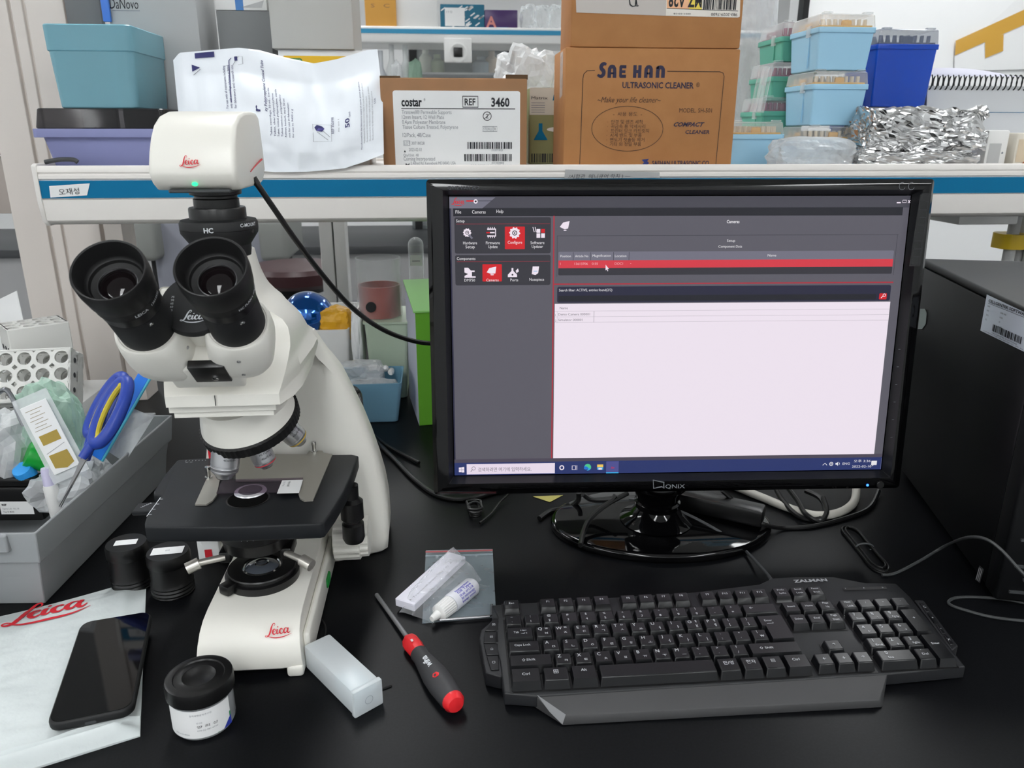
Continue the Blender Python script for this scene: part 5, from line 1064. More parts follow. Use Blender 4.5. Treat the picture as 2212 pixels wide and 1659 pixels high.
Q(224, 179, 980, 182, s_rl, .0003); QR(232, 186, 976, 220, s_nv, .0003); QR(235, 205, 944, 217, s_dk, .0005, .001); T('Search filter: ACTIVE, entries found(2/2)', 236, 194, 5.6, w=117); QR(951, 204, 968, 217, s_red, .0006, .0008); LN([(955, 214), (960, 209)], 1.6, s_wh); LN([(962+3*cos(k*pi/6), 208+3*sin(k*pi/6)) for k in range(12)], 1.3, s_wh, closed=True)
Q(227, 222, 978, 566, s_wh, .0003)
for y in (238, 250, 262): LN([(227, y), (978, y)], .6, s_ln, .0006)
LN([(314, 238), (314, 262)], .7, s_gt, .0007); LN([(233, 238), (233, 262)], .5, s_ln, .0007); T('Name', 238, 231, 5.2, s_gt, w=18); T('Demo Camera 000001', 235, 244.5, 5.2, s_gt, w=70); T('Simulator 000001', 235, 256.5, 5.2, s_gt, w=54); T('1', 228, 246, 4.5, s_gt); T('2', 228, 258, 4.5, s_gt)
Q(0, 566, 998, 575, em('gap', '#4c4654'), .0002); Q(0, 574, 998, 603, s_bl, .0003)
for i in (0, 1):
    for j in (0, 1): PG([(10+i*6.5, 584.5+j*6-i*.8*(1-j)), (16+i*6.5, 584-i*.8*(1-j)+j*6), (16+i*6.5, 589.4+j*6+i*.6*j), (10+i*6.5, 589.4+j*6+i*.6*j)], s_wh)
Q(28, 577, 231, 601, em('search_box', '#e9dcec'), .0006); T('검색하려면 여기에 입력하세요.', 54, 590, 8, s_gt, w=123); LN([(44+4*cos(k*pi/6), 587+4*sin(k*pi/6)) for k in range(12)], 1, s_gt, closed=True); LN([(41, 590), (37, 595)], 1.2, s_gt)
LN([(247+4.4*cos(k*pi/10), 588+4.6*sin(k*pi/10)) for k in range(20)], 2.6, s_wh, closed=True); LN([(271, 584), (279, 584), (279, 593), (271, 593)], 1.6, s_wh, closed=True); LN([(282, 583), (282, 594)], 1.3, s_wh)
C(307, 588, 8, s_cy, .0007); PG([(307+8*cos(a_*pi/12), 588-8*sin(a_*pi/12)) for a_ in range(-2, 11)]+[(304, 586)], s_gn, .0009); PG([(303+5*cos(a_*pi/8), 591+4*sin(a_*pi/8)) for a_ in range(16)], s_bl, .0011); PG([(303+5*cos(a_*pi/8), 589.5+3.4*sin(a_*pi/8)) for a_ in range(16)], em('edge_blue', '#1c6fd0'), .0013)
Q(329, 582, 343, 594, s_yl, .0008); Q(329, 588, 343, 594, s_cy, .001); Q(332, 590, 340, 594, s_wh, .0012)
Q(350, 575, 379, 602, em('active_task', '#4d4f8f'), .0005); Q(350, 600.5, 379, 603, s_cy, .0008); curve_logo(mb, SF @ T3(G(360), gy(591), .0009), .0052, s_red)
LN([(858, 591), (863, 586), (868, 591)], 1.4, s_tx); LN([(878+4*cos(k*pi/8), 588+4*sin(k*pi/8)) for k in range(16)], 1.4, s_tx, closed=True); LN([(874, 588), (882, 588)], 1, s_tx); LN([(878, 584), (878, 592)], 1, s_tx); PG([(888, 586), (891, 586), (894, 583), (894, 593), (891, 590), (888, 590)], s_tx); LN([(896, 585), (898, 588), (896, 591)], 1, s_tx); T('ENG', 905, 588, 5.5, w=17); T('오후 3:36', 951, 582, 5.5, al='c', w=40); T('2022-02-10', 951, 595, 5.5, al='c', w=46); PG([(973, 582), (986, 582), (986, 592), (979, 592), (976, 595), (976, 592), (973, 592)], s_tx)
LN([(996.5, 576), (996.5, 602)], .8, s_hd, .0006)
mb.build('screen', mon)
# marks and lights on the bezel
m_bzt = mat('bezel_print', '#6a6d72', .5); q = MB(); BZ = SF @ T3(0, 0, .0134)
def bz(px, py): return sc(px, py, .0134)
a = bz(966, 409); b = bz(1035, 400); q.text('QX2400LED', .0052, BZ @ T3(a[0], a[1]), mat('bezel_print_dark', '#3a3c44', .5), width=b[0]-a[0])
a = bz(1437, 1055); b = bz(1480, 1045); q.text('QNIX', .0072, BZ @ T3(a[0], a[1]), m_bzt, width=b[0]-a[0], bold=.01)
K = [bz(*p) for p in ((1411, 1037), (1434, 1042), (1434, 1055), (1430, 1051), (1412, 1055))]; q.line2(K, .0016, m_bzt, BZ, closed=True)
for k in range(2): c_ = bz(1949+k*20, 402); q.line2([(c_[0]+.0035*cos(j*pi/8), c_[1]+.004*sin(j*pi/8)) for j in range(3, 16)], .0005, m_bzt, BZ)
q.build('lettering', mon); q = MB(); K = [bz(1988, 420), bz(2012, 420), bz(1988, 575), bz(1964, 575)]; q.poly(K, mat('sticker_clear', '#0d0d0f', .25), BZ, -.0001)
for k in range(9):
    c_ = bz(1999-k*2.6, 427+k*17); x, y = c_[0]-.0005, c_[1]; q.line2([(x-.0045, y-.0042), (x+.0045, y-.0042), (x+.0045, y+.0042), (x-.0045, y+.0042)], .0004, mat('sticker_edge', '#26282b', .3), BZ, closed=True)
q.build('feature_sticker', mon); q = MB()
for k in range(6): c_ = bz(1946-k*3.5, 905-150+k*38); q.rect(c_[0]-.003, c_[0]-.0005, c_[1], c_[1]+.0005, m_bzt, BZ)
q.build('button_marks', mon)
c_ = bz(1874, 1048); MB().lathe([(.0016, 0), (.0012, .0008), (0, .001)], mat('led_blue', '#2f6bff', .3, emit=4.), 14, BZ @ T3(c_[0], c_[1])).build('power_led', mon)
c_ = bz(1901, 1047); MB().lathe([(.0045, -.001), (.0045, .0012), (.004, .0016), (0, .0016)], m_black, 24, BZ @ T3(c_[0], c_[1])).build('power_button', mon)
# stand
bc = V3((.282, .905, 0)); bE = Matrix.Translation(bc) @ Matrix.Rotation(MA*1.3, 4, 'Z') @ Matrix.Scale(.65, 4, (0, 1, 0))
mb = MB(); mb.lathe([(.143, 0), (.1465, .003), (.1465, .008), (.1445, .0112), (.140, .0125), (.06, .0150), (0, .0152)], m_gloss, 96, bE); mb.build('stand_base', mon, sharp=60)
nb = atz(1428, 1135, .018); mb = MB(); M = Matrix.Translation((nb.x, .90, 0))
mb.lathe([(.048, .016), (.034, .024), (.028, .034), (.030, .042), (.027, .044), (.031, .058), (.038, .066), (.038, .078), (.033, .084), (.033, .11)], m_gloss, 48, M); mb.rbox(nb.x-.04, nb.x+.04, .90, .925, .07, .2, m_gloss, .008, 3); mb.build('stand_neck', mon, sharp=40)

# ================================================================== COMPUTER TOWER
# near-left vertical edge of the case: front panel turned towards the keyboard
nearP = atz(2145, 1310, 0); HT = at(2281, 698, nearP.y).z; farP = atz(1996, 562, HT); sd_ = V3((nearP.x-farP.x, nearP.y-farP.y, 0)).normalized()
tow = thing('computer_tower', 'black desktop computer tower with a mesh front and a white software licence sticker', 'computer', (nearP.x+.1, nearP.y+.1, 0))
TWD = .19
TF = frame(nearP, sd_, (0, 0, 1))       # x: from the back to the near front edge, y: up, z: out of the panel that faces the keyboard
m_case = mat('case_black', '#08090b', .42, spec=.35, bump=(600, .05, .0002)); m_casetop = mat('case_top', '#191a1a', .55)
DL = .42
MB().rbox(-DL, -.03, .010, HT-.010, -TWD, 0, m_case, .003, 2, TF).build('case_body', tow)
MB().rbox(-DL-.001, 0, HT-.010, HT, -TWD-.001, .0004, m_casetop, .004, 3, TF).build('top_panel', tow)
MB().rbox(-.03, 0, .008, HT-.010, -TWD-.001, .0002, m_case, .004, 3, TF).build('front_bezel', tow)
q = MB()
for r_ in range(16):
    for k in range(7):
        x0 = -.012-(k*.022+(r_ % 2)*.011)
        q.box(0, .0025, .02+r_*.016, .0228+r_*.016, x0-.017, x0, m_dgray, TF)
q.build('front_mesh', tow)
for x in (-.06, -DL+.06):
    for z in (-.03, -TWD+.03): MB().lathe([(.014, 0), (.012, .009)], m_rubber, 20, TF @ T3(x, 0, z) @ Matrix.Rotation(radians(-90), 4, 'X')).build('foot', tow)
N_ = TF.to_3x3() @ V3((0, 0, 1)); P0 = TF @ V3((0, 0, .0006)); TI = TF.inverted()
def tp(px, py): p = TI @ atp(px, py, P0, N_); return (p.x, p.y)
q = MB(); K = [tp(*p) for p in ((2118, 714), (2260, 783), (2268, 700), (2132, 636))]; q.poly(K, mat('licence_sticker', '#c3cbd6', .4), TF, .0008)
M = frame(TF @ V3((*K[0], .0014)), (TF @ V3((*K[1], 0)))-(TF @ V3((*K[0], 0))), (TF @ V3((*K[3], 0)))-(TF @ V3((*K[0], 0)))); w = (V3((*K[1], 0))-V3((*K[0], 0))).length; h = (V3((*K[3], 0))-V3((*K[0], 0))).length
q.text('CELLGENTEK SOFTWARE', h*.11, M @ T3(w*.06, h*.83), m_ink, width=w*.62, bold=.02); q.rect(w*.06, w*.68, h*.79, h*.8, m_ink, M); 
for k, (s1, s2) in enumerate((('NAME', 'JIUBIN YANG'), ('MAC', '201030'), ('DATE', '021'), ('NO', '504-2000'))): q.text(s1, h*.06, M @ T3(w*.06, h*(.7-k*.12)), m_ink); q.text(s2, h*.06, M @ T3(w*.28, h*(.66-k*.12)), m_ink)
barcode(q, w*.2, w*.66, h*.14, h*.32, m_ink, M, 21, 34); q.text('CELLGENTEK SOFTWARE', h*.04, M @ T3(w*.2, h*.08), m_ink, width=w*.4); q.text('COPYRIGHT © BY CELLGENTEK CO., LTD. ALL RIGHTS', h*.04, M @ T3(w*.06, h*.03), m_ink, width=w*.75); q.text('C', h*.5, M @ T3(w*.78, h*.3), m_ink, bold=.03)
q.build('licence_sticker', tow)
q = MB(); q.poly([tp(*p) for p in ((1983, 711), (1992, 711), (2000, 700), (2002, 676), (1998, 667), (1988, 667))], mat('grey_sticker', '#9aa5a3', .5), TF, .0008); q.build('grey_sticker', tow)
q = MB(); q.poly([tp(*p) for p in ((2107, 1252), (2117, 1260), (2126, 1230), (2116, 1221))], m_dgray, TF, .0008)
for k in range(3): a, b = tp(2110+k*3, 1252+k*2), tp(2117+k*3, 1226+k*2); q.line2([a, b], .0009, m_paper, TF, .0014)
q.build('side_sticker', tow)

# ================================================================== KEYBOARD
KX, KY, KA, KT, KZ = .0533, .667, -.0111, .0973, .033
ka = V3((cos(KA), sin(KA), 0)); kd = V3((sin(KA), -cos(KA), 0))*cos(KT)-V3((0, 0, 1))*sin(KT)
U = .01905
KF = frame(V3((KX, KY, KZ)), ka, -kd); KFI = KF.inverted()        # x right, y away, z out of the key tops; 1 key unit = U ; origin = upper left corner of the number row area (row centre)
def kpx(px, py, w=-.008): p = KFI @ atp(px, py, KF @ V3((0, 0, w)), KF.to_3x3() @ V3((0, 0, 1))); return (p.x, p.y)
kb = thing('keyboard', 'black full size wired keyboard with Korean legends lying in front of the monitor', 'keyboard', (KX+.21, KY-.05, 0), KA)
m_kb = mat('keyboard_body', '#1a1b1e', .5, bump=(700, .12, .0002)); m_kb2 = mat('keyboard_rest', '#3d3d3e', .55, bump=(500, .15, .0003)); m_well = mat('key_well', '#08080a', .5)
outl = [(1062, 1307), (1500, 1279), (1640, 1262), (1668, 1249), (1720, 1246), (1800, 1246), (1870, 1259), (1935, 1260), (1966, 1289), (2086, 1440), (1925, 1456), (1158, 1504), (1089, 1498), (1080, 1430), (1066, 1380), (1076, 1335)]
O = [kpx(*p) for p in outl]
A = sum(O[i-1][0]*O[i][1]-O[i][0]*O[i-1][1] for i in range(len(O)))
if A < 0: O = O[::-1]
def kz0(x, y): p = KF @ V3((x, y, 0)); return p
mb = MB(); top = [KF @ V3((x, y, -.0075)) for x, y in O]; low = [V3((p.x, p.y, .004)) for p in top]; t2 = [KF @ V3((x, y, -.0085)) for x, y in O]; ti = [KF @ V3((x, y, -.0075)) for x, y in inset(O, .0015)]
mb.rings([low, t2, ti], m_kb, False); body = mb.build('keyboard_body', kb, bevel=.0008)
# palm rest lip at the front
pl = [kpx(*p, w=-.009) for p in ((1155, 1502), (1917, 1455))]
a = KF @ V3((*pl[0], -.0085)); b = KF @ V3((*pl[1], -.0085)); f0_ = atz(1222, 1545, .008); f1_ = atz(1899, 1512, .010); g0 = atz(1216, 1567, 0.001); g1 = atz(1906, 1528, .001); m1 = atz(1908, 1519, .006)
e0_, e1_ = V3((a.x, a.y, .002)), V3((b.x, b.y, .002))
mb = MB(); mb.add([a, b, f1_, f0_, g0, g1, e0_, e1_], [(3, 2, 1, 0), (4, 5, 2, 3), (0, 4, 3), (6, 4, 0), (5, 1, 2), (5, 7, 1), (7, 6, 0, 1), (6, 7, 5, 4)], m_kb2); mb.build('palm_rest', kb, bevel=.0008)
q = MB(); K = [atp(*p, KF @ V3((0, 0, -.0005)), V3((0, 0, 1))) for p in ((1160, 1506), (1221, 1546), (1212, 1566), (1186, 1543))]
K = [a+V3((.002, -.001, .0008)), f0_+V3((0, 0, .0008)), g0+V3((-.0005, -.0004, .0012)), a.lerp(g0, .55)+V3((-.0008, -.001, .0008))]; q.add(K, [(0, 1, 2, 3)], mat('rest_corner', '#757678', .5)); q.build('rest_corner', kb)
# side wings with media keys
def wing(name, pts, h0, mt, z1=-.009):
    P = [kpx(*p, w=z1) for p in pts]; A = sum(P[i-1][0]*P[i][1]-P[i][0]*P[i-1][1] for i in range(len(P)))
    if A < 0: P = P[::-1]
    tp_ = [KF @ V3((x, y, z1)) for x, y in P]; lw_ = [V3((p.x, p.y, .003)) for p in tp_]; mb = MB(); mb.rings([lw_, tp_], mt, False); return mb.build(name, kb, bevel=.0012)
wing('media_wing', [(1066, 1338), (1040, 1360), (1035, 1378), (1048, 1452), (1082, 1462), (1090, 1455), (1078, 1337)], .01, m_kb)
wing('media_wing', [(1975, 1296), (1995, 1296), (2070, 1395), (2056, 1404)], .01, m_kb, -.012)
def keycap(name, x0, x1, y0, y1, leg=(), z0=-.0085, z1=0., ins=.0016, insf=.0042, mt=None, dish=True, tall=False):
    """key with sloped sides; x0.. in units from the number row's left edge, y in rows downwards"""
    X0, X1, Y1, Y0 = x0*U+.0006, x1*U-.0006, -y0*U-.0006+U/2, -y1*U+.0006+U/2
    q = MB(); mt = mt or m_key
    base = [(X0, Y0, z0), (X1, Y0, z0), (X1, Y1, z0), (X0, Y1, z0)]; tx0, tx1, ty0, ty1 = X0+ins, X1-ins, Y0+insf, Y1-ins*.5
    topz = z1; d = .0006
    mid = [(tx0, ty0, topz-d*.5), (tx1, ty0, topz-d*.5), (tx1, ty1, topz), (tx0, ty1, topz)]
    q.rings([base, mid], mt, False, False, True, M=KF)
    W_, H_ = tx1-tx0, ty1-ty0
    for (s, u, v, hh, wd) in leg:
        q.text(s, hh, KF @ T3(tx0+W_*u, ty0+H_*v, topz+.0003), m_keylab, 'c', 'c', width=wd)
    k = q.build(name, kb, bevel=.0009, seg=2); return k
# wells: dark recess under each block of keys
q = MB()
def well(x0, x1, y0, y1): q.rect(x0*U-.0008, x1*U+.0008, -y1*U+U/2-.0008, -y0*U+U/2+.0008, m_well, KF, -.0071)
FR = -1.30
for xs in ((0, 1), (2, 6), (6.5, 10.5), (11, 15), (15.25, 18.25)): well(*xs, FR, FR+1)
well(0, 15, 0, 4); well(0, 15, 4, 5.12); well(15.25, 18.25, 0, 2); well(16.25, 17.25, 3, 4); well(15.25, 18.25, 4, 5.05); well(18.5, 22.5, 0, 5.05); q.build('key_well', kb)
HH = .0052
def one(s): return [(s, .5, .5, HH*.85, None)]
def two(a, b): return [(a, .38, .74, HH*.8, None), (b, .38, .2, HH*.85, None)]
def kor(l, a, b=None):
    r = [(l, .26, .72, HH*1.05, None), (a, .66, .26, HH*.95, None)]
    if b: r.append((b, .70, .78, HH*.8, None))
    return r
keycap('escape_key', 0, 1, FR, FR+1, [('Esc', .5, .6, HH*.8, .0055)], z1=-.001)
for k in range(12):
    x = 2+k+.5*(k//4); keycap('function_key', x, x+1, FR, FR+1, [('F%d' % (k+1), .5, .6, HH*.8, None)], z1=-.001)
for k, (s1, s2) in enumerate((('PrtSc', 'SysRq'), ('Scroll', 'Lock'), ('Pause', 'Break'))): keycap('function_key', 15.25+k, 16.25+k, FR, FR+1, [(s1, .5, .75, HH*.6, .0075), (s2, .5, .3, HH*.6, .0072)], z1=-.001)
for k, (a_, b_) in enumerate(zip('~!@#$%^&*()_+', '`1234567890-=')): keycap('key', k, k+1, 0, 1, two(a_, b_))
keycap('backspace_key', 13, 15, 0, 1, [('←', .22, .55, HH, None)])
keycap('tab_key', 0, 1.5, 1, 2, [('Tab', .35, .5, HH*.8, .005), ('⇤', .66, .68, HH*.7, .006), ('⇥', .66, .36, HH*.7, .006)])
for k, (l, a_, b_) in enumerate((('Q', 'ㅂ', 'ㅃ'), ('W', 'ㅈ', 'ㅉ'), ('E', 'ㄷ', 'ㄸ'), ('R', 'ㄱ', 'ㄲ'), ('T', 'ㅅ', 'ㅆ'), ('Y', 'ㅛ', None), ('U', 'ㅕ', None), ('I', 'ㅑ', None), ('O', 'ㅐ', 'ㅒ'), ('P', 'ㅔ', 'ㅖ'))): keycap('key', 1.5+k, 2.5+k, 1, 2, kor(l, a_, b_))
keycap('key', 11.5, 12.5, 1, 2, two('{', '[')); keycap('key', 12.5, 13.5, 1, 2, two('}', ']'))
keycap('caps_lock_key', 0, 1.75, 2, 3, [('Caps Lock', .45, .55, HH*.75, .0155)])
for k, (l, a_) in enumerate(zip('ASDFGHJKL', 'ㅁㄴㅇㄹㅎㅗㅓㅏㅣ')): keycap('key', 1.75+k, 2.75+k, 2, 3, kor(l, a_))
keycap('key', 10.75, 11.75, 2, 3, two(':', ';')); keycap('key', 11.75, 12.75, 2, 3, two('"', "'")); keycap('key', 12.75, 13.7, 2, 3, [('|', .35, .75, HH*.8, None), ('₩', .6, .3, HH*.8, None)])
# tall reversed-L enter key
q = MB(); pts = [(13.5, 1), (15, 1), (15, 3), (13.7, 3), (13.7, 2), (13.5, 2)]
def kp(x, y, dx=0, dy=0): return (x*U+dx, -y*U+U/2+dy)
g = .0006; Pb = [kp(13.5, 2, g, g), kp(13.7, 2, g, g), kp(13.7, 3, g, g), kp(15, 3, -g, g), kp(15, 1, -g, -g), kp(13.5, 1, g, -g)]; i_ = .0018; f_ = .0042
Pt = [kp(13.5, 2, i_, f_), kp(13.7, 2, i_, f_), kp(13.7, 3, i_, f_), kp(15, 3, -i_, f_), kp(15, 1, -i_, -i_*.6), kp(13.5, 1, i_, -i_*.6)]
q.rings([[(p[0], p[1], -.0085) for p in Pb], [(p[0], p[1], 0) for p in Pt]], m_key, False, False, True, M=KF); q.text('Enter', HH*.75, KF @ T3(14.05*U, -1*U+.0015, .0003), m_keylab, 'c', 'c', width=.008); q.line2([(14.25*U, -1*U-.001), (14.25*U, -1*U-.003), (13.9*U, -1*U-.003)], .0004, m_keylab, KF, .0003); q.build('enter_key', kb, bevel=.0009)
keycap('shift_key', 0, 2.25, 3, 4, [('⇧', .32, .5, HH*.8, None), ('Shift', .5, .5, HH*.75, .0085)])
for k, (l, a_) in enumerate(zip('ZXCVBNM', 'ㅋㅌㅊㅍㅠㅜㅡ')): keycap('key', 2.25+k, 3.25+k, 3, 4, kor(l, a_))
for k, (a_, b_) in enumerate(zip('<>?', ',./')): keycap('key', 9.25+k, 10.25+k, 3, 4, two(a_, b_))
keycap('shift_key', 12.25, 15, 3, 4, [('⇧', .22, .5, HH*.8, None), ('Shift', .38, .5, HH*.75, .0085)])
z_b = .0015
keycap('control_key', 0, 1.55, 4, 5.12, [('Ctrl', .5, .55, HH*.85, .007)], z1=z_b); keycap('windows_key', 1.55, 2.95, 4, 5.12, [('⊞', .5, .62, HH*1.3, None)], z1=z_b); keycap('alt_key', 2.95, 4.3, 4, 5.12, [('Alt', .5, .65, HH*.85, .0055)], z1=z_b)
keycap('space_bar', 4.3, 10.25, 4, 5.12, [], z1=z_b)
keycap('language_key', 10.25, 11.45, 4, 5.12, [('한/영', .5, .6, HH, .010)], z1=z_b); keycap('hanja_key', 11.45, 12.55, 4, 5.12, [('한자', .5, .6, HH, .009)], z1=z_b); keycap('menu_key', 12.55, 13.7, 4, 5.12, [('▤', .5, .6, HH, None)], z1=z_b); keycap('control_key', 13.7, 15, 4, 5.12, [('Ctrl', .45, .6, HH*.85, .007)], z1=z_b)
for k, s in enumerate((('Insert',), ('Home',), ('Page', 'Up'))): keycap('navigation_key', 15.25+k, 16.25+k, 0, 1, [(s[0], .5, .7 if len(s) > 1 else .5, HH*.72, .008 if len(s) == 1 else .006)]+([(s[1], .5, .25, HH*.72, .0035)] if len(s) > 1 else []))
for k, s in enumerate((('Delete',), ('End',), ('Page', 'Down'))): keycap('navigation_key', 15.25+k, 16.25+k, 1, 2, [(s[0], .5, .7 if len(s) > 1 else .5, HH*.72, .008 if k == 0 else .006)]+([(s[1], .5, .25, HH*.72, .0065)] if len(s) > 1 else []))
keycap('arrow_key', 16.25, 17.25, 3, 4, one('↑'))
for k, s in enumerate('←↓→'): keycap('arrow_key', 15.25+k, 16.25+k, 4, 5.05, one(s), z1=z_b)
for k, s in enumerate((('Num', 'Lock'), ('/',), ('*',), ('-',))): keycap('number_pad_key', 18.5+k, 19.5+k, 0, 1, [(s[0], .5, .72 if len(s) > 1 else .55, HH*.75, .0062 if len(s) > 1 else None)]+([(s[1], .55, .25, HH*.75, .0062)] if len(s) > 1 else []))
for r_, row in enumerate(((('7', 'Home'), ('8', '↑'), ('9', 'PgUp')), (('4', '←'), ('5', ''), ('6', '→')), (('1', 'End'), ('2', '↓'), ('3', 'PgDn')))):
    for k, (a_, b_) in enumerate(row): keycap('number_pad_key', 18.5+k, 19.5+k, 1+r_, 2+r_, [(a_, .35, .7, HH*1.15, None)]+([(b_, .58, .22, HH*.65, .007 if len(b_) > 1 else None)] if b_ else []))
keycap('number_pad_key', 21.5, 22.5, 1, 3, [('+', .5, .6, HH, None)]); keycap('enter_key', 21.5, 22.5, 3, 5.05, [('Enter', .5, .62, HH*.75, .008)], z1=.0006)
keycap('number_pad_key', 18.5, 20.5, 4, 5.05, [('0', .25, .75, HH*1.15, None), ('Ins', .3, .3, HH*.65, .005)], z1=z_b); keycap('number_pad_key', 20.5, 21.5, 4, 5.05, [('.', .4, .85, HH, None), ('Del', .5, .45, HH*.75, .006)], z1=z_b)
# media keys on the wings
def mkey(pts, icon, zw=-.0075):
    P = [kpx(*p, w=zw) for p in pts]; A = sum(P[i-1][0]*P[i][1]-P[i][0]*P[i-1][1] for i in range(len(P)))
    if A < 0: P = P[::-1]
    q = MB(); q.rings([[(x, y, zw-.003) for x, y in P], [(x, y, zw) for x, y in inset(P, .0004)]], m_key, False, M=KF); cx, cy = sum(p[0] for p in P)/len(P), sum(p[1] for p in P)/len(P)
    q.text(icon, .0038, KF @ T3(cx, cy, zw+.0003), m_keylab, 'c', 'c'); q.build('media_key', kb, bevel=.0006)
for (yt, yb, xl_, xl2), ic in zip(((1337, 1363, 1064, 1046), (1364, 1389, 1046, 1044), (1390, 1415, 1044, 1050), (1416, 1447, 1050, 1060)), '▣▤⌂▢'): mkey([(xl_, yt), (1077, yt-1), (1079, yb-1), (xl2, yb)], ic)
for k in range(4):
    x0, y0 = 1985+k*17.5, 1300+k*23.5; mkey([(x0, y0), (x0+9, y0+1), (x0+24, y0+21), (x0+15, y0+22)], '↻+−✕'[k], -.0108)
q = MB(); a = kpx(1716, 1259, -.0074); b = kpx(1783, 1249, -.0074); q.text('ZALMAN', .0062, KF @ T3(a[0], a[1], -.0069), mat('zalman_print', '#9c9ea2', .5), width=b[0]-a[0], bold=.035)
K = [kpx(*p, w=-.0072) for p in ((1820, 1270), (1914, 1267), (1916, 1273), (1824, 1276))]; q.poly(K, m_well, KF, -.0069)
for k, s in enumerate('1A↓'): p = kpx(1826+k*40, 1272-k*1.2, -.007); q.text(s, .003, KF @ T3(p[0], p[1], -.0064), m_keylab, 'c', 'c')
q.build('lettering', kb)
for px in ((1078, 1470), (2070, 1440)): p = atz(*px, .0); 
kc = thing('keyboard_cable', 'thin black keyboard cable running from the keyboard back under the monitor', 'cable', atz(1660, 1245, .01))
MB().tube([atz(1666, 1252, .022), atz(1650, 1232, .012), atz(1600, 1180, .004), atz(1540, 1140, .016), atz(1470, 1105, .024), atz(1400, 1085, .034), atz(1360, 1078, .03)], .0019, mat('cable_grey', '#46484a', .4), 8).build('cable', kc)
# ================================================================== BENCH: LEFT
# ---- grey storage bin, its long side running away from the viewer
gb = lambda px, py, z=0.: atz(px, py, z)
B0 = gb(118, 1305); B0.z = 0                   # near right foot corner
HB = .155
Tn = at(75, 1152, B0.y-.005)                # near right rim corner (estimate)
bn = thing('storage_bin', 'grey plastic storage bin full of small lab supplies beside the microscope', 'bin', (-.52, .95, 0))
m_bin = mat('bin_grey', '#8b8e90', .5, bump=(350, .08, .0003)); m_bin2 = m_bin
def solve_rim():
    # rim height from the near right corner (75,1150) and far right corner (360, 905)
    best = None
    for k in range(60, 260):
        z = k*.001; n = atz(76, 1152, z); e = (n.y-(B0.y-.015))**2+(n.x-(B0.x+.004))**2
        if best is None or e < best[0]: best = (e, z)
    return best[1]
HB = solve_rim(); R0 = atz(76, 1152, HB); R1 = atz(372, 896, HB)
print('bin', B0, HB, R0, R1)
ax_ = V3((R1.x-R0.x, R1.y-R0.y, 0)); LB = ax_.length; ax_.normalize(); ay_ = V3((-ax_.y, ax_.x, 0)); WB = .215
BF = frame(V3((R0.x, R0.y, 0)), ax_, ay_)      # x: away along the bin, y: to the left, z: up
def bring(z, i, w=0.): return [(i+w, i+w, z), (LB-i-w, i+w, z), (LB-i-w, WB-i-w, z), (i+w, WB-i-w, z)]
mb = MB(); mb.rings([bring(0, .016), bring(HB*.60, .009), bring(HB*.602, .004), bring(HB-.002, .000), bring(HB, .0006), bring(HB, .003), bring(HB*.6, .0075), bring(.003, .018)], m_bin, False, True, True, M=BF)
mb.build('bin_body', bn, bevel=.0015)
q = MB(); q.box(-.004, .004, .03, WB-.03, HB-.022, HB-.001, m_bin, BF); q.build('bin_handle', bn, bevel=.002); MB().box(LB-.004, LB+.014, .03, WB-.03, HB-.02, HB-.001, m_bin, BF).build('bin_handle', bn, bevel=.002)
def inb(px, py, h, x=None):      # a place inside the bin seen at a photo point at height h
    return atz(px, py, h)
# black box with a white label at the near end of the bin
K0 = atz(75, 1100, HB-.03); a = atz(20, 1040, HB-.015)
t = thing('black_case', 'black plastic case with a small white label at the front of the grey bin', 'case', (a.x-.05, a.y+.03, HB*.25))
F = frame(V3((a.x+.032, a.y+.0, HB*.25)), ax_, ay_)
MB().rbox(-.0, .05, 0, .14, 0, HB*.50, m_black, .004, 2, F).build('case_body', t); MB().rbox(.0, .052, -.001, .141, HB*.505, HB*.62, m_black, .003, 2, F).build('case_lid', t)
q = MB(); M = frame(F @ V3((-.0006, .052, HB*.42)), -ay_, (0, 0, 1)) @ T3(0, -.03, 0); q.rect(0, .042, 0, .018, m_paper, M); q.text('REF', .004, M @ T3(.003, .012, .0003), m_ink, bold=.03); q.text('Sigma Lab  No.18', .003, M @ T3(.003, .007, .0003), m_ltxt); q.text('Taq R 8000', .003, M @ T3(.003, .0025, .0003), m_ink); q.build('label', t)
# bottle caps
def cap_bottle(label, px, py, z, r, col, cat='bottle', h=.05, body='#d8dcdc', tilt=(0, 0, 1), Y=None):
    p = at(px, py, Y) if Y else atz(px, py, z); d = V3(tilt).normalized(); t = thing('capped_bottle', label, cat, p-d*h); ax = axis_frame(p-d*h, d)
    MB().lathe([(r*.9, 0), (r*.95, .003), (r*.95, h*.55), (r*.8, h*.6)], mat('body_'+body[1:], body, .35), 28, ax).build('bottle_body', t)
    R = [[ax @ V3(((r*(1 if i % 2 else .975))*k*cos(2*pi*i/48), (r*(1 if i % 2 else .975))*k*sin(2*pi*i/48), z_)) for i in range(48)] for z_, k in ((h*.56, 1), (h*.95, .97), (h, .9))]
    MB().rings(R, mat('cap_'+col[1:], col, .35), True).build('cap', t)
cap_bottle('tube with a bright green screw cap lying in the grey bin', 58, 980, HB*1.03, .0175, '#0f9a35', h=.075, tilt=(-.6, -.3, .38), Y=atz(46, 1012, HB*.99).y+.012)
cap_bottle('tube with a light blue cap in front of the green capped tube', 46, 1012, HB*.99, .0125, '#2f9be8', h=.055, tilt=(-.1, -.45, .8))
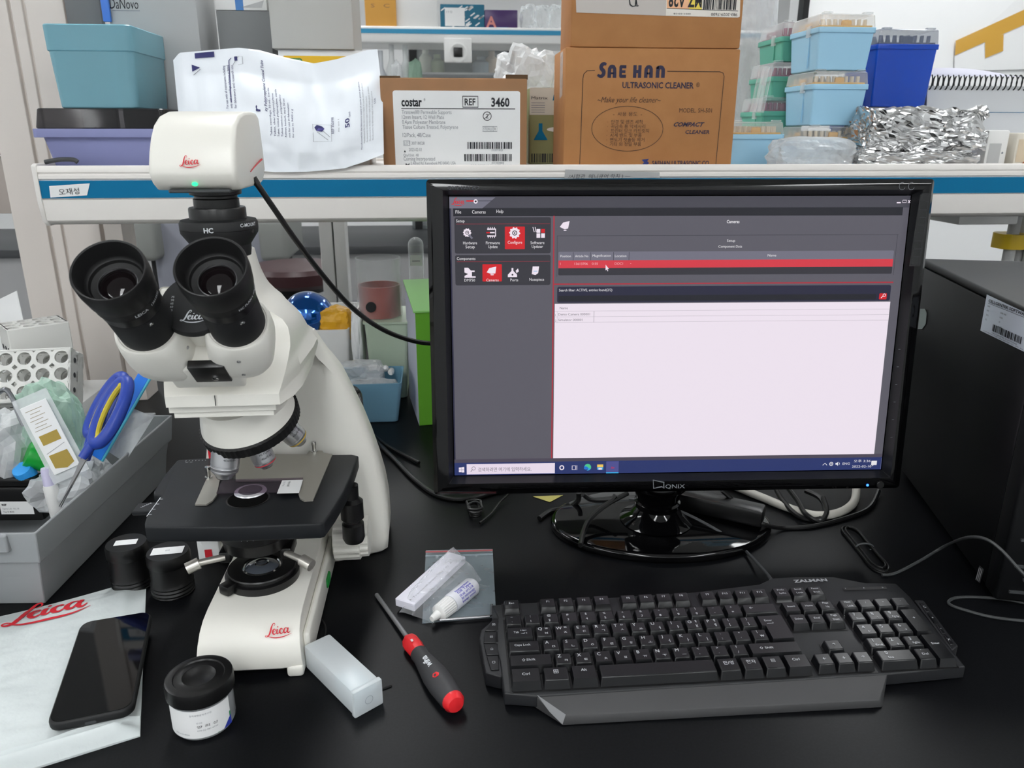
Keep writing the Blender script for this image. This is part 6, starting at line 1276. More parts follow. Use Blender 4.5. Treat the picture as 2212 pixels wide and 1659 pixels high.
# white marker with lavender cap
p = atz(98, 1010, HB*1.08); t = thing('correction_pen', 'white pen with a pale lavender cap standing in the grey bin', 'pen', (p.x+.002, p.y, HB*.35)); ax = axis_frame(p, (.08, -.05, -1))
MB().lathe([(.0075, .023), (.0085, .026), (.0085, .085), (.005, .09)], m_white, 24, ax).build('pen_body', t); MB().lathe([(0, 0), (.0055, .0005), (.0062, .003), (.0072, .024)], mat('lavender_cap', '#cfcbe6', .4), 24, ax).build('pen_cap', t)
# test strip in a clear wrapper
A_, B_ = at(145, 1015, .93), at(70, 872, .95); d = (B_-A_).normalized(); t = thing('strip_packet', 'white test strip packet with gold squares standing in the grey bin', 'packet', (A_.x, A_.y, A_.z))
F = frame2(A_, (V3((1, .25, .25))), d); Ls = (B_-A_).length; q = MB(); q.rbox(-.016, .016, 0, Ls, -.0012, 0, m_paper, .0005, 1, F); m_gold = mat('gold_print', '#a3892f', .4)
F2 = F @ T3(0, 0, .0003); q.poly([(-.011, Ls*.08), (.002, Ls*.03), (.012, Ls*.07), (.011, Ls*.26), (-.011, Ls*.27)], m_gold, F2); q.rect(-.011, .011, Ls*.42, Ls*.56, m_gold, F2)
for k in range(7): q.rect(-.012+.002*(k % 3), .008-.004*(k % 2), Ls*(.63+k*.048), Ls*(.638+k*.048), mat('print_tan', '#a39a84', .6), F2)
q.line2([(-.012, Ls*.3), (.012, Ls*.36)], .0006, m_ltxt, F2); q.build('strip', t)
q = MB(); q.add([F @ V3(v) for v in ((-.022, -.01, -.003), (.022, -.01, -.004), (.021, Ls+.012, -.003), (-.021, Ls+.012, -.004))], [(0, 1, 2, 3)], m_film2); q.build('wrapper', t, solid=.0004)
# clear bags, pale green one behind the strip
p = at(108, 905, .99); crumple('clear_bag', 'clear bag with a pale green tint standing behind the test strip packet', 'plastic bag', (p.x, 1.0, p.z-.02), .035, .02, .06, glassy('green_film', '#cfe6da', .15, .4, '#d6efe2', bump=(40, .8, .006)), 21, .25)
p = BF @ V3((LB*.60, WB*.42, HB*.6)); crumple('clear_bag', 'clear plastic bag lying in the back of the grey bin beside the scissors', 'plastic bag', (p.x, p.y, HB*.62), .05, .04, .035, m_film2, 23, .2)
p = at(20, 920, 1.0); crumple('clear_bag', 'clear plastic bag at the left edge of the photo in the grey bin', 'plastic bag', (p.x-.01, 1.0, HB*.98), .035, .04, .06, m_film2, 27, .3)
MB().tube([at(-5, 850, .99), at(12, 842, .985), at(28, 862, .98), at(38, 890, .975), at(52, 920, .97)], .003, mat('tweezer_steel', '#8a8c90', .3, metal=1.), 8).build('wire_hook', None, loc=at(12, 842, .985), label='bent steel wire hook sticking out of the bags in the grey bin', cat='hook')
p = BF @ V3((LB*.50, WB*.34, 0)); crumple('clear_bag', 'small crumpled clear bag in front of the test strip packet', 'plastic bag', (p.x, p.y, HB*.66), .035, .03, .022, m_film2, 31, .3, sub=3)
# scissors
S0, S1 = at(172, 1010, .90), at(262, 830, .965); d = (S1-S0).normalized(); t = thing('scissors', 'scissors with blue and yellow handles standing in the grey bin', 'scissors', S0)
F = frame2(S0, (V3((1, -.3, .35))), d); LS = (S1-S0).length; m_sb = mat('handle_blue', '#24409f', .4); m_sy = mat('handle_yellow', '#c9b93c', .5)
for k, (cx, cy, rx, ry, rot, zz_) in enumerate(((-.013, LS*.74, .0135, .040, -3, -.004), (.012, LS*.66, .0150, .042, 3, .004))):
    loop = [V3((cx+rx*cos(a_)*cos(radians(rot))-ry*sin(a_)*sin(radians(rot)), cy+ry*sin(a_)*cos(radians(rot))+rx*cos(a_)*sin(radians(rot)), zz_)) for a_ in [i*2*pi/20 for i in range(20)]]
    h = MB(); h.tube([F @ v for v in loop], .0078, m_sb, 12, 2, True); h.tube([F @ V3((cx*.9, cy-ry*.9, zz_)), F @ V3((cx*.6, LS*.28, zz_)), F @ V3((cx*.2, LS*.10, zz_))], lambda u: .0075-.002*u, m_sb, 12, 6); ho = h.build('handle', t)
    inn = [V3((cx+(v.x-cx)*.74, cy+(v.y-cy)*.88, zz_+.0012)) for v in loop]; MB().tube([F @ v for v in inn], .0046, m_sy, 10, 2, True).build('grip_insert', ho)
    MB().add([F @ V3(v) for v in ((-.006+.006*k, LS*.12, zz_*.3), (.004+.004*k, LS*.12, zz_*.3), (.001, -.05, zz_*.3))], [(0, 1, 2)], m_steel).build('blade', t, solid=.0015)
# blue ruler behind the scissors, with a clear sleeve
A_, B_ = at(225, 960, 1.0), at(318, 800, 1.04); d = B_-A_; F = frame2(A_, V3((1, -.2, .35)), d); q = MB(); q.rbox(-.011, .010, -.02, d.length, -.002, .001, mat('ruler_blue', '#1c6fd6', .35), .0008, 1, F); q.rbox(.010, .0135, -.02, d.length-.004, -.001, .0015, mat('ruler_cyan', '#4fb0c9', .3), .0005, 1, F)
q.build('ruler', None, loc=A_, label='bright blue plastic ruler standing behind the scissors in the grey bin', cat='ruler')
A_, B_ = at(250, 985, 1.0), at(305, 885, 1.02); F = frame2(A_, V3((1, -.2, .2)), B_-A_); q = MB(); q.add([F @ V3(v) for v in ((-.02, 0, 0), (.02, 0, .004), (.022, (B_-A_).length, 0), (-.012, (B_-A_).length*.95, .003))], [(0, 1, 2, 3)], m_film2); q.build('plastic_sleeve', None, loc=A_, solid=.0005, label='milky plastic sleeve leaning against the bin side next to the scissors', cat='sleeve')
# ---- white tube racks behind the bin, standing on each other
m_rack = mat('rack_white', '#dededa', .45)
def rack(label, c, w, d, h, rz, nx_, ny_, r, group='white tube racks'):
    t = thing('tube_rack', label, 'tube rack', c, rz, group)
    for z0 in (0, h*.45, h-.004):
        q = MB(); xs = [-w/2+w*i/nx_ for i in range(nx_+1)]; ys = [-d/2+d*j/ny_ for j in range(ny_+1)]
        for i in range(nx_):
            for j in range(ny_):
                cx, cy = (xs[i]+xs[i+1])/2, (ys[j]+ys[j+1])/2; n = 16; sq = []
                for k in range(n):
                    a_ = 2*pi*(k+.5)/n; s = max(abs(cos(a_)), abs(sin(a_))); sq.append((cx+cos(a_)/s*w/nx_/2, cy+sin(a_)/s*d/ny_/2))
                ci = [(cx+r*cos(2*pi*(k+.5)/n), cy+r*sin(2*pi*(k+.5)/n)) for k in range(n)]
                q.rings([[(x, y, z0) for x, y in ci], [(x, y, z0) for x, y in sq], [(x, y, z0+.004) for x, y in sq], [(x, y, z0+.004) for x, y in ci], [(x, y, z0) for x, y in ci]], m_rack, False, False, False)
        q.build('perforated_plate', t, world=False)
    for s in (-1, 1):
        q = MB(); q.rbox(-w/2, w/2, s*d/2-.002, s*d/2+.002, h*.0, h*.42, m_rack, .001, 1)
        for k in range(4): q.lathe([(.0035, 0), (.0035, .0005)], m_dgray, 12, frame((-w*.36+k*w*.24, s*(d/2+.0022), h*.24), (-s, 0, 0), (0, 0, 1)))
        q.rbox(-w/2, w/2, s*d/2-.002, s*d/2+.002, h*.62, h, m_rack, .001, 1); q.build('side_panel', t, world=False)
        q = MB(); q.rbox(s*w/2-.004 if s > 0 else -w/2, s*w/2 if s > 0 else -w/2+.004, -d/2, d/2, 0, h, m_rack, .001, 1)
        for k in range(3): q.lathe([(.004, 0), (.004, .0006)], m_dgray, 12, frame((s*(w/2+.0002), -d*.3+k*d*.3, h*.7), (0, s, 0), (0, 0, 1)))
        q.build('end_panel', t, world=False)
    return t
p = at(60, 800, 1.20)
zr = at(60, 868, 1.2).z
simple_box('carton', 'low white carton under the tube racks behind the grey bin', 'box', -60, 165, 868, 1000, 1.17, .14, m_white, zb=0, zt=zr)
rk = rack('upright white tube rack with round holes facing the bin', (at(-10, 800, 1.12).x, 1.125, zr), .15, .075, .05, 0, 6, 3, .0095); 
q_ = at(40, 860, 1.12)
# front rack stands on its side so that its holes face the viewer
rk.rotation_euler = (radians(62), 0, radians(5)); pc_ = at(25, 812, 1.13); rk.location = (pc_.x, pc_.y+.05*sin(radians(62)), pc_.z-.05*cos(radians(62)))
r2 = rack('white tube rack standing on end behind the other rack', (0, 0, 0), .085, .06, .115, 0, 4, 3, .008); r2.rotation_euler = (0, 0, radians(38)); r2.location = (at(92, 800, 1.25).x, 1.25, zr)
# papers at the far left edge
q = MB(); P = [at(-20, 860, 1.32), at(50, 850, 1.32), at(52, 700, 1.33), at(36, 628, 1.34), at(-20, 655, 1.34)]; q.add(P, [(0, 1, 2, 3, 4)], m_paper); M = frame(P[0], P[1]-P[0], P[4]-P[0]); q.text('NO. 40', .006, M @ T3(.025, .11, .0006), m_navy, width=.02); q.build('paper_sheet', None, loc=P[0], solid=.001, label='white paper sheet leaning at the left edge beside the fluted post', cat='paper')
simple_box('carton', 'beige box behind the left edge of the fluted post', 'box', -80, 34, 340, 462, 1.62, .1, mat('beige_box', '#b5aca5', .6))
simple_box('carton', 'small brown box left of the fluted post on the shelf level', 'box', -60, 12, 225, 335, 1.60, .1, mat('brown_box', '#6d4a22', .7))

# ---- two black lens containers
def container(label, px, py, r, h, lab):
    p = atz(px, py, h); t = thing('lens_container', label, 'container', (p.x, p.y, 0), 0, 'black lens containers'); M = Matrix.Translation((p.x, p.y, 0))
    prof = [(r*.9, 0), (r, .002)]+[(r*(1 if k % 2 else .955), .003+k*.0022) for k in range(6)]+[(r*.93, .018), (r*.93, h*.72)]
    MB().lathe(prof, m_black, 44, M).build('container_body', t, sharp=30)
    MB().lathe([(r*.93, h*.72), (r*.98, h*.73), (r, h*.75), (r, h-.004), (r*.95, h), (0, h)], m_black, 44, M).build('lid', t, sharp=40)
    q = MB(); F = frame((p.x, p.y, h+.0004), *lab[0]); w, hh = lab[1:3]; q.rect(-w/2, w/2, -hh/2, hh/2, m_paper, F); q.text(lab[3], hh*.3, F @ T3(0, 0, .0003), m_ltxt, 'c', 'c'); q.build('label', t); return t
container('black lens container with a small white label next to the bin', 272, 1172, .0225, .056, (((1, .12, 0), (0, 1, 0)), .024, .012, ''))
container('black lens container with a wide white label under the stage edge', 362, 1190, .0235, .052, (((1, .1, 0), (0, 1, 0)), .034, .016, 'IIII'))

# ---- white plastic bag with red script, phone on it
bagc = [(-60, 1659), (-60, 1350), (0, 1320), (120, 1303), (230, 1283), (318, 1248), (318, 1320), (312, 1420), (310, 1520), (304, 1595), (150, 1650), (60, 1690), (-60, 1700)]
BL, BR, TR_, TL_ = atz(-260, 1760), atz(303, 1592), atz(317, 1250), atz(-180, 1372)
BL = atz(60, 1668); BL = BR+(BL-BR)*2.2; TL_ = TR_+(atz(0, 1324)-TR_)*1.7
def bag_fn(u, v):
    from mathutils import noise as N
    p = (BL*(1-u)+BR*u)*(1-v)+(TL_*(1-u)+TR_*u)*v; p = p+V3((0, -.012*sin(pi*u)*v, 0))
    e = min(1, 12*(1-u))*min(1, 14*v)*min(1, 10*(1-v)); h = .006*e+.0016+ .0014*N.noise(V3((u*9, v*13, 2)))*e+.0012*abs(N.noise(V3((u*4+v*3, v*22, 7))))*e
    if v < .1: h += .012*math.exp(-((v-.03)/.018)**2)*min(1, 10*(1-u))+.004*math.exp(-((v-.075)/.01)**2)
    if v > .985: h = .0012+.4*h
    p.z = h; return p
nx, ny = 70, 90; mb = MB(); vs = [bag_fn(i/nx, j/ny) for j in range(ny+1) for i in range(nx+1)]; lw = [V3((p.x, p.y, .0003)) for p in vs]; n1 = len(vs)
fs_ = [(j*(nx+1)+i, j*(nx+1)+i+1, (j+1)*(nx+1)+i+1, (j+1)*(nx+1)+i) for j in range(ny) for i in range(nx)]; per = [i for i in range(nx+1)]+[(j+1)*(nx+1)-1 for j in range(1, ny+1)]+[ny*(nx+1)+i for i in range(nx-1, -1, -1)]+[j*(nx+1) for j in range(ny-1, 0, -1)]
mb.add(vs+lw, fs_+[tuple(reversed([n1+k for k in f])) for f in fs_]+[(per[(i+1) % len(per)], n1+per[(i+1) % len(per)], n1+per[i], per[i]) for i in range(len(per))], mat('bag_white', '#cbd2d2', .38, bump=(55, .35, .003)), True)
# red script on the bag: laid out on the bench plane, then lifted to the bag's surface
def bag_z(x, y):
    # invert the bilinear patch
    u, v = .7, .9
    for _ in range(12):
        p = (BL*(1-u)+BR*u)*(1-v)+(TL_*(1-u)+TR_*u)*v+V3((0, -.012*sin(pi*u)*v, 0)); du = (BR-BL)*(1-v)+(TR_-TL_)*v; dv = (TL_-BL)*(1-u)+(TR_-BR)*u
        det = du.x*dv.y-du.y*dv.x; ex, ey = x-p.x, y-p.y; u += (ex*dv.y-ey*dv.x)/det; v += (du.x*ey-du.y*ex)/det
    return bag_fn(min(max(u, 0), 1), min(max(v, 0), 1)).z
q = MB(); a, b = atz(0, 1356, .007), atz(200, 1312, .007); x = (b-a); k = x.length; x.normalize(); upv = (atz(95, 1290, .007)-atz(40, 1348, .007)); M = frame(a, x, V3((0, 0, 1)).cross(x)); sh = (upv.dot(x)/max(upv.dot(V3((0, 0, 1)).cross(x)), 1e-4)); curve_logo(q, M @ T3(0, -.001) @ Matrix(((1, 0, 0, 0), (0, 1.05, 0, 0), (0, 0, 1, 0), (0, 0, 0, 1))), k, m_red, 1.45)
mb.add([V3((v.x, v.y, bag_z(v.x, v.y)+.0009)) for v in q.v], [f for f in q.f], m_red)
bag = mb.build('plastic_bag', None, loc=(TR_.x-.1, TR_.y-.1, 0), sharp=70, label='flat white plastic bag with red script lettering under the phone', cat='plastic bag')
PHC = [atz(*p, .0195) for p in ((118, 1567), (285, 1530), (325, 1325), (166, 1349))]; zph = .0118
c_ = (PHC[0]+PHC[1]+PHC[2]+PHC[3])/4; x = ((PHC[1]-PHC[0])+(PHC[2]-PHC[3])); y = ((PHC[3]-PHC[0])+(PHC[2]-PHC[1])); pw, pl_ = x.length/2, y.length/2
F = frame(V3((c_.x, c_.y, zph)), x, y); t = thing('smartphone', 'black smartphone in a dark case lying face up on the white bag', 'phone', (c_.x, c_.y, zph))
print('phone', pw, pl_)
mb = MB(); mb.prism(rrect(pw+.003, pl_+.003, .011, 6), 0, .0095, m_matblk, F, bev=.003); mb.build('phone_case', t, sharp=60)
MB().prism(rrect(pw-.001, pl_-.001, .0095, 6), .0093, .0099, mat('phone_glass', '#060608', .04, spec=.4), F).build('screen', t)
MB().prism(rrect(.009, .0025, .0012, 3), 0, .0008, m_dgray, frame(F @ V3((0, -pl_/2-.0016, .004)), F.to_3x3() @ V3((1, 0, 0)), F.to_3x3() @ V3((0, 0, 1)))).build('charging_port', t)

# ---- jar with black lid
jp = atz(432, 1600); jt = at(416, 1455, jp.y+.015); rj = .0265; jx, jy = (atz(375, 1592).x+atz(489, 1580).x)/2, atz(432, 1603).y+rj*.98
hj = .050
for s in range(200):
    hj = .03+s*.0005
    d_ = V3((jx, jy, hj))-CAM; py = IH/2-FPX*d_.dot(_up)/d_.dot(_fw)
    if py < 1458: break
t = thing('sample_jar', 'small glass jar with a black screw lid and a white name label', 'jar', (jx, jy, 0)); M = Matrix.Translation((jx, jy, 0)); print('jar', jx, jy, hj)
m_jar = glassy('jar_glass', '#c8cccf', .06, .3)
MB().lathe([(rj*.7, .0005), (rj*.93, .001), (rj, .005), (rj, hj*.68), (rj*.9, hj*.73)], m_jar, 48, M).build('glass_body', t)
MB().lathe([(rj*.88, .0035), (rj*.9, .006), (rj*.9, hj*.45), (0, hj*.45)], mat('jar_content', '#3a3438', .6), 40, M).build('contents', t)
mb = MB(); R = []; 
for z, k in ((hj*.72, 1.04), (hj*.725, 1.09), (hj*.93, 1.09), (hj*.985, 1.06), (hj, 1.0), (hj, .82), (hj-.0012, .79), (hj-.0012, .56), (hj-.0006, .53), (hj-.0012, .5)): R.append([(jx+rj*k*(1-(.008 if i % 2 and k > 1.07 else 0))*cos(2*pi*i/96), jy+rj*k*(1-(.008 if i % 2 and k > 1.07 else 0))*sin(2*pi*i/96), z) for i in range(96)])
mb.rings(R, m_black, True); mb.build('screw_lid', t, sharp=40)
q = MB(); ac = math.atan2(-jx, -(-jy)); rr = rj+.0004
def jl(x, y): a_ = x/rr; return V3((jx+rr*sin(a_+jo), jy-rr*cos(a_+jo), y))
jo = .12; n = 24; x0_, x1_ = -.036, .030; z0_, z1_ = .0045, hj*.66
q.add([jl(x0_+(x1_-x0_)*i/n, z0_+.0) for i in range(n+1)]+[jl(x0_+(x1_-x0_)*i/n, z1_) for i in range(n+1)], [(i, i+1, n+2+i, n+1+i) for i in range(n)], m_paper, True)
def jtx(s, x, y, h, mt=m_ink, w=None):
    t2 = MB(); t2.text(s, h, Matrix.Identity(4), mt, 'l', 'b', width=w); rr_ = rr+.0003
    q.add([V3((jx+rr_*sin((x+v.x)/rr+jo), jy-rr_*cos((x+v.x)/rr+jo), y+v.y)) for v in t2.v], t2.f, mt)
jtx('한국생명공학연구원', -.006, hj*.56, .002, m_ltxt, .018); jtx('연구원', -.001, hj*.40, .0018, m_ltxt); jtx('양 희 성', -.001, hj*.31, .0030, m_ink, .017); jtx('010-22-461-6120', -.001, hj*.24, .002, m_ltxt, .017); jtx('042-610-4026', -.022, hj*.16, .002, m_ltxt, .014)
for k, (cc, e) in enumerate((('#2f8a55', .008), ('#2a3aa0', .0045))):
    q.add([V3((jx+(rr+.0003+.0002*k)*sin(a_+jo), jy-(rr+.0003+.0002*k)*cos(a_+jo), z)) for a_, z in ((x1_/rr-.55+.2*k, z0_), (x1_/rr, z0_), (x1_/rr, z0_+.004+e*1.2))], [(0, 1, 2)], mat('label_'+cc[1:], cc, .5))
q.build('name_label', t)

# ---- translucent slide box
S = [atz(661, 1446), atz(770, 1557), atz(829, 1520)]; S3 = S[0]+S[2]-S[1]; hsb = .0265
x = (S[0]-S[1]); y = (S3-S[0]); LX, LY = x.length, y.length; F = frame(S[1], x, y); m_sl = glassy('slide_box_plastic', '#eef3f5', .25, .5, '#eef4f6'); print('slidebox', LX, LY)
t = thing('slide_box', 'translucent white plastic slide box beside the microscope foot', 'slide box', (S[1]+x*.5+y*.5))
x_ = x.normalized()
sgn = 1 if F.to_3x3().col[2].z > 0 else -1
F = frame(S[1], x, y)
if F.to_3x3().col[2].z < 0: F = frame(S[1]+y, x, -y)
def tub(mb, x0, x1, y0, y1, z0, z1, mt, w=.0012): mb.rbox(x0, x1, y0, y1, z0, z1, mt, .002, 2, F)
q = MB(); tub(q, .006, LX, .001, LY-.001, 0.0005, hsb, m_sl); q.build('box_sleeve', t)
q = MB(); q.rbox(0, .006, 0, LY, 0.0002, hsb+.001, m_sl, .0015, 2, F); q.line2([(LY*.5+.004*cos(k*pi/8), hsb*.5+.004*sin(k*pi/8)) for k in range(16)], .0005, m_ltxt, F @ Matrix(((0, 0, 1, -.0005), (1, 0, 0, 0), (0, 1, 0, 0), (0, 0, 0, 1))), closed=True); q.build('end_cap', t)
MB().rbox(.003, LX*.45, .003, LY-.003, .002, hsb-.006, mat('glass_slides', '#c3d6dd', .2), .001, 1, F).build('glass_slides', t)
# ---- screwdriver
s0, s1 = atz(813, 1284, .004), atz(984, 1522, .0125); d = s1-s0; Ls = d.length; ax = axis_frame(s0, d); t = thing('screwdriver', 'screwdriver with a black and red handle and a long steel shaft', 'screwdriver', s0.lerp(s1, .5)*1.0); t.location.z = 0; print('screwdriver', Ls)
m_sd = mat('driver_grip', '#38383a', .6, bump=(500, .1, .0002)); m_sr = mat('driver_red', '#d8262c', .4)
k0 = Ls*.47
MB().lathe([(.0018, 0), (.0024, .001), (.0024, k0)], mat('shaft_steel', '#8f8f91', .4, metal=.5), 18, ax).build('shaft', t)
MB().lathe([(.003, k0-.003), (.0075, k0-.001), (.0098, k0+.006), (.0102, k0+.012), (.0092, k0+.022), (.0090, k0+.027)], m_sr, 6, ax, smooth=False).build('collar', t, bevel=.0015, seg=3)
MB().lathe([(.0088, k0+.0265), (.0084, k0+.034), (.0100, k0+.048), (.0122, k0+.066), (.0124, k0+.08), (.0110, Ls-.010), (.010, Ls-.006)], m_sd, 40, ax).build('handle_grip', t)
MB().lathe([(.0102, Ls-.0085), (.0100, Ls-.003), (.0075, Ls+.001), (0, Ls+.002)], m_sr, 32, ax).build('end_cap', t)
q = MB(); inv = ax.inverted(); c_ = inv @ CAM; a_c = math.atan2(c_.x, c_.y); gr = lambda t_: .0100+.0022*min(1, max(0, (t_-.048)/.018))
def dt(s, tt, size, w):
    t2 = MB(); t2.text(s, size, Matrix.Identity(4), m_keylab, 'c', 'c', width=w, bold=.03)
    # letters read towards the shaft
    q.add([ax @ V3((.01215*sin(a_c+.12-v.y/.012), .01215*cos(a_c+.12-v.y/.012), k0+tt-v.x)) for v in t2.v], t2.f, m_keylab)
dt('wiha', .057, .009, .017)
hx = [ax @ V3((.0126*sin(a_c+.1+.0035*cos(k*pi/3)/.012), .0126*cos(a_c+.1+.0035*cos(k*pi/3)/.012), k0+.080+.0035*sin(k*pi/3))) for k in range(6)]; q.add(hx, [(0, 1, 2, 3, 4, 5)], m_sr)
q.add([v for v in [ax @ V3((.0104*sin(a_c+.2+dx/.01), .0104*cos(a_c+.2+dx/.01), k0+.016+dy)) for dx, dy in ((-.001, -.002), (.001, -.002), (.001, .002), (-.001, .002))]], [(0, 1, 2, 3)], m_keylab)
q.build('lettering', t)
# ---- zip bags with the hex key, the strip and the oil bottle
Z = [atz(912, 1347, .001), atz(1072, 1334, .001), atz(1064, 1186, .001), atz(920, 1189, .001)]
def film_patch(P, n, mt, amp, seed, z0=.0012, thick=.0):
    from mathutils import noise as N
    q = MB(); vs = []
    for j in range(n+1):
        for i in range(n+1):
            u, v = i/n, j/n; p = (P[0]*(1-u)+P[1]*u)*(1-v)+(P[3]*(1-u)+P[2]*u)*v; e = min(1, 8*u*(1-u)+.1)*min(1, 8*v*(1-v)+.1); p.z = z0+thick*e+amp*e*(.6+N.noise(V3((u*5, v*5, seed)))+.5*N.noise(V3((u*13, v*9, seed+4)))); vs.append(p)
    return q.add(vs, [(j*(n+1)+i, j*(n+1)+i+1, (j+1)*(n+1)+i+1, (j+1)*(n+1)+i) for j in range(n) for i in range(n)], mt, True)
t = thing('zip_bag', 'flat clear zip bag with a red stripe along its top edge', 'plastic bag', Z[0])
m_zip = glassy('zip_film', '#a9b7bf', .12, .3, bump=(40, .5, .003))
film_patch(Z, 24, m_zip, .0012, 2, .0010, .0012).build('bag_film', t)
q = MB(); a, b, c_, d_ = Z[3], Z[2], Z[1], Z[0]; L_ = lambda s, e: ((a.lerp(d_, s)+V3((0, 0, .0035))), (b.lerp(c_, s)+V3((0, 0, .0035)))); p0, p1 = L_(.05, 0); p2, p3 = L_(.075, 0); q.add([p0, p1, p3, p2], [(0, 1, 2, 3)], mat('zip_red', '#9a3d45', .4)); p0, p1 = L_(.13, 0); q.tube([p0, p1], .0012, m_zip, 8, 0); q.build('zip_strip', t)
hk = [atz(950, 1339, .0045), atz(1058, 1331, .0045), atz(1062, 1328, .0045), atz(1062, 1306, .0045)]; MB().tube(hk, .0014, m_steel, 6, 0).build('hex_key', None, loc=hk[0], label='small steel hex key inside the clear zip bag', cat='hex key')
# folded white card strip and oil bottle, wrapped together in thin film
a, b = atz(873, 1305, .012), atz(985, 1202, .012); F = frame(a+(b-a)*.5, b-a, V3((0, 0, 1)).cross(b-a)); Lc = (b-a).length
t = thing('folded_card', 'folded white card strip wrapped in clear film on the zip bag', 'card', (F.translation.x, F.translation.y, .004))
q = MB(); q.rbox(-Lc/2, Lc/2, -.0135, .012, -.006, .004, mat('card_white', '#e4e3ee', .5), .001, 1, F); q.text('Transwell Insert (30 / 4)  A', .0034, F @ T3(-Lc*.42, -.007, .0045) , m_ltxt, width=Lc*.75); q.text('A', .004, F @ T3(-Lc*.47, -.0065, .0045), m_ink); q.build('card_strip', t)
a, b = atz(932, 1338, .010), atz(1025, 1262, .011); ax = axis_frame(a, b-a); Lb = (b-a).length; t = thing('oil_bottle', 'small white dropper bottle with violet printing in front of the folded card', 'bottle', (a.x, a.y, 0)); m_ob = mat('bottle_milky', '#dcdde4', .3)
MB().lathe([(.0102, Lb*.42), (.0108, Lb*.45), (.0108, Lb*.92), (.0085, Lb*.97), (0, Lb)], m_ob, 32, ax).build('bottle_body', t)
q = MB(); q.lathe([(0, .0), (.003, .0004), (.0040, .004), (.0048, .012)], m_white, 24, ax); q.rings([[ax @ V3((r_*(1 if i % 2 else .95)*cos(2*pi*i/48), r_*(1 if i % 2 else .95)*sin(2*pi*i/48), z)) for i in range(48)] for z, r_ in ((.011, .0055), (.013, .0095), (Lb*.41, .0102), (Lb*.42, .009))], m_white, True); q.build('dropper_cap', t)
q = MB(); c_ = ax.inverted() @ CAM; a_c = math.atan2(c_.x, c_.y); m_vi = mat('print_violet2', '#6a66b8', .5)
for k, (s, w) in enumerate((('Immersion', .016), ('Oil Type', .015), ('10 ml  n=1.518', .018), ('for microscopy', .017), ('keep cool', .016))):
    t2 = MB(); t2.text(s, .0040, Matrix.Identity(4), m_vi, 'c', 'c', width=.024, bold=.03); q.add([ax @ V3((.0111*sin(a_c+.7-k*.35+v.y/.011), .0111*cos(a_c+.7-k*.35+v.y/.011), Lb*.68+v.x)) for v in t2.v], t2.f, m_vi)
q.build('printing', t)
W_ = [atz(862, 1325, .002), atz(935, 1350, .002), atz(1040, 1255, .002), atz(985, 1195, .002)]
ws = MB(); Wt = [V3((p.x, p.y, .0)) for p in W_]
ft = film_patch(W_, 26, glassy('wrap_film', '#eef1f6', .06, .10, bump=(30, 1., .006)), .0022, 9, .003, .0205); ft.build('film_wrapper', None, loc=W_[0], label='crinkled clear film wrapper over the folded card and the dropper bottle', cat='wrapper')

# ================================================================== BENCH: BEHIND THE MICROSCOPE
# green carton
g0 = atz(906, 920); zt_f = at(890, 672, g0.y).z; gk = radians(8.); GX = V3((cos(gk), sin(gk), 0)); GY = V3((-sin(gk), cos(gk), 0)); WG, gd = .165, .17
zt_b = zt_f+.022; GF = frame(g0, GX, GY)
t = thing('green_carton', 'green carton with a sloping pale green lid standing left behind the monitor', 'box', (g0.x+.07, g0.y+.09, 0))
MB().add([(0, 0, 0), (WG, 0, 0), (WG, 0, zt_f), (0, 0, zt_f), (0, gd, 0), (WG, gd, 0), (WG, gd, zt_b), (0, gd, zt_b)], [(0, 1, 2, 3), (1, 5, 6, 2), (5, 4, 7, 6), (3, 2, 6, 7), (0, 4, 5, 1)], m_green, False, GF).add([(0, 0, 0), (0, gd, 0), (0, gd, zt_b), (0, 0, zt_f)], [(1, 0, 3, 2)], mat('carton_side_white', '#c9cbdc', .6), False, GF).build('carton_body', t, bevel=.001)
MB().add([(-.003, -.003, zt_f), (WG+.003, -.003, zt_f), (WG+.003, gd+.002, zt_b+.002), (-.003, gd+.002, zt_b+.002)], [(0, 1, 2, 3)], m_lgreen, False, GF).build('carton_lid', t, solid=.003)
q = MB(); M = GF @ MF(0, -.0008, 0)
for k in range(6): q.rect(.026, .04, zt_f*.82-k*.026, zt_f*.9-k*.026, mat('pale_print', '#b9d59a', .5), M)
q.rect(.026, .0262, .02, zt_f*.4, mat('pale_print', '#b9d59a', .5), M); q.build('printing', t)
# acrylic cylinder with a rust red holder inside, on a pale green bin
Yq = 1.52; zc0 = at(820, 682, Yq).z; zc1 = at(820, 556, Yq).z; rc = (at(868, 600, Yq).x-at(770, 600, Yq).x)/2; xc_ = at(819, 620, Yq).x
zb1 = at(820, 690, 1.5).z; simple = MB(); x0, x1 = at(790, 760, 1.46).x, at(884, 760, 1.46).x
t = thing('pale_bin', 'pale green translucent bin behind the blue tray', 'bin', ((x0+x1)/2, 1.53, 0)); q = MB(); taper_box(q, x0, x1, 1.46, 1.60, 0.0005, zb1, .008, glassy('pale_green_plastic', '#c3d3bd', .3, .8, '#d2e2cc'), .008, .002, True); q.build('bin_body', t)
q = MB(); q.prism(rrect(x1-x0+.006, .146, .008, cx=(x0+x1)/2, cy=1.53), zb1, zb1+.004, glassy('pale_green_plastic', '#c3d3bd', .3, .8)); q.build('lid', t)
t = thing('acrylic_cylinder', 'clear acrylic cylinder with a rust red insert on the pale green bin', 'cylinder', (xc_, Yq, zb1+.005)); M = Matrix.Translation((xc_, Yq, 0)); zc0 = zb1+.0048
MB().lathe([(rc, zc0), (rc, zc1), (rc-.003, zc1), (rc-.003, zc0)], glassy('acrylic', '#eef2f2', .05, .05), 48, M, cap=False).build('cylinder_wall', t)
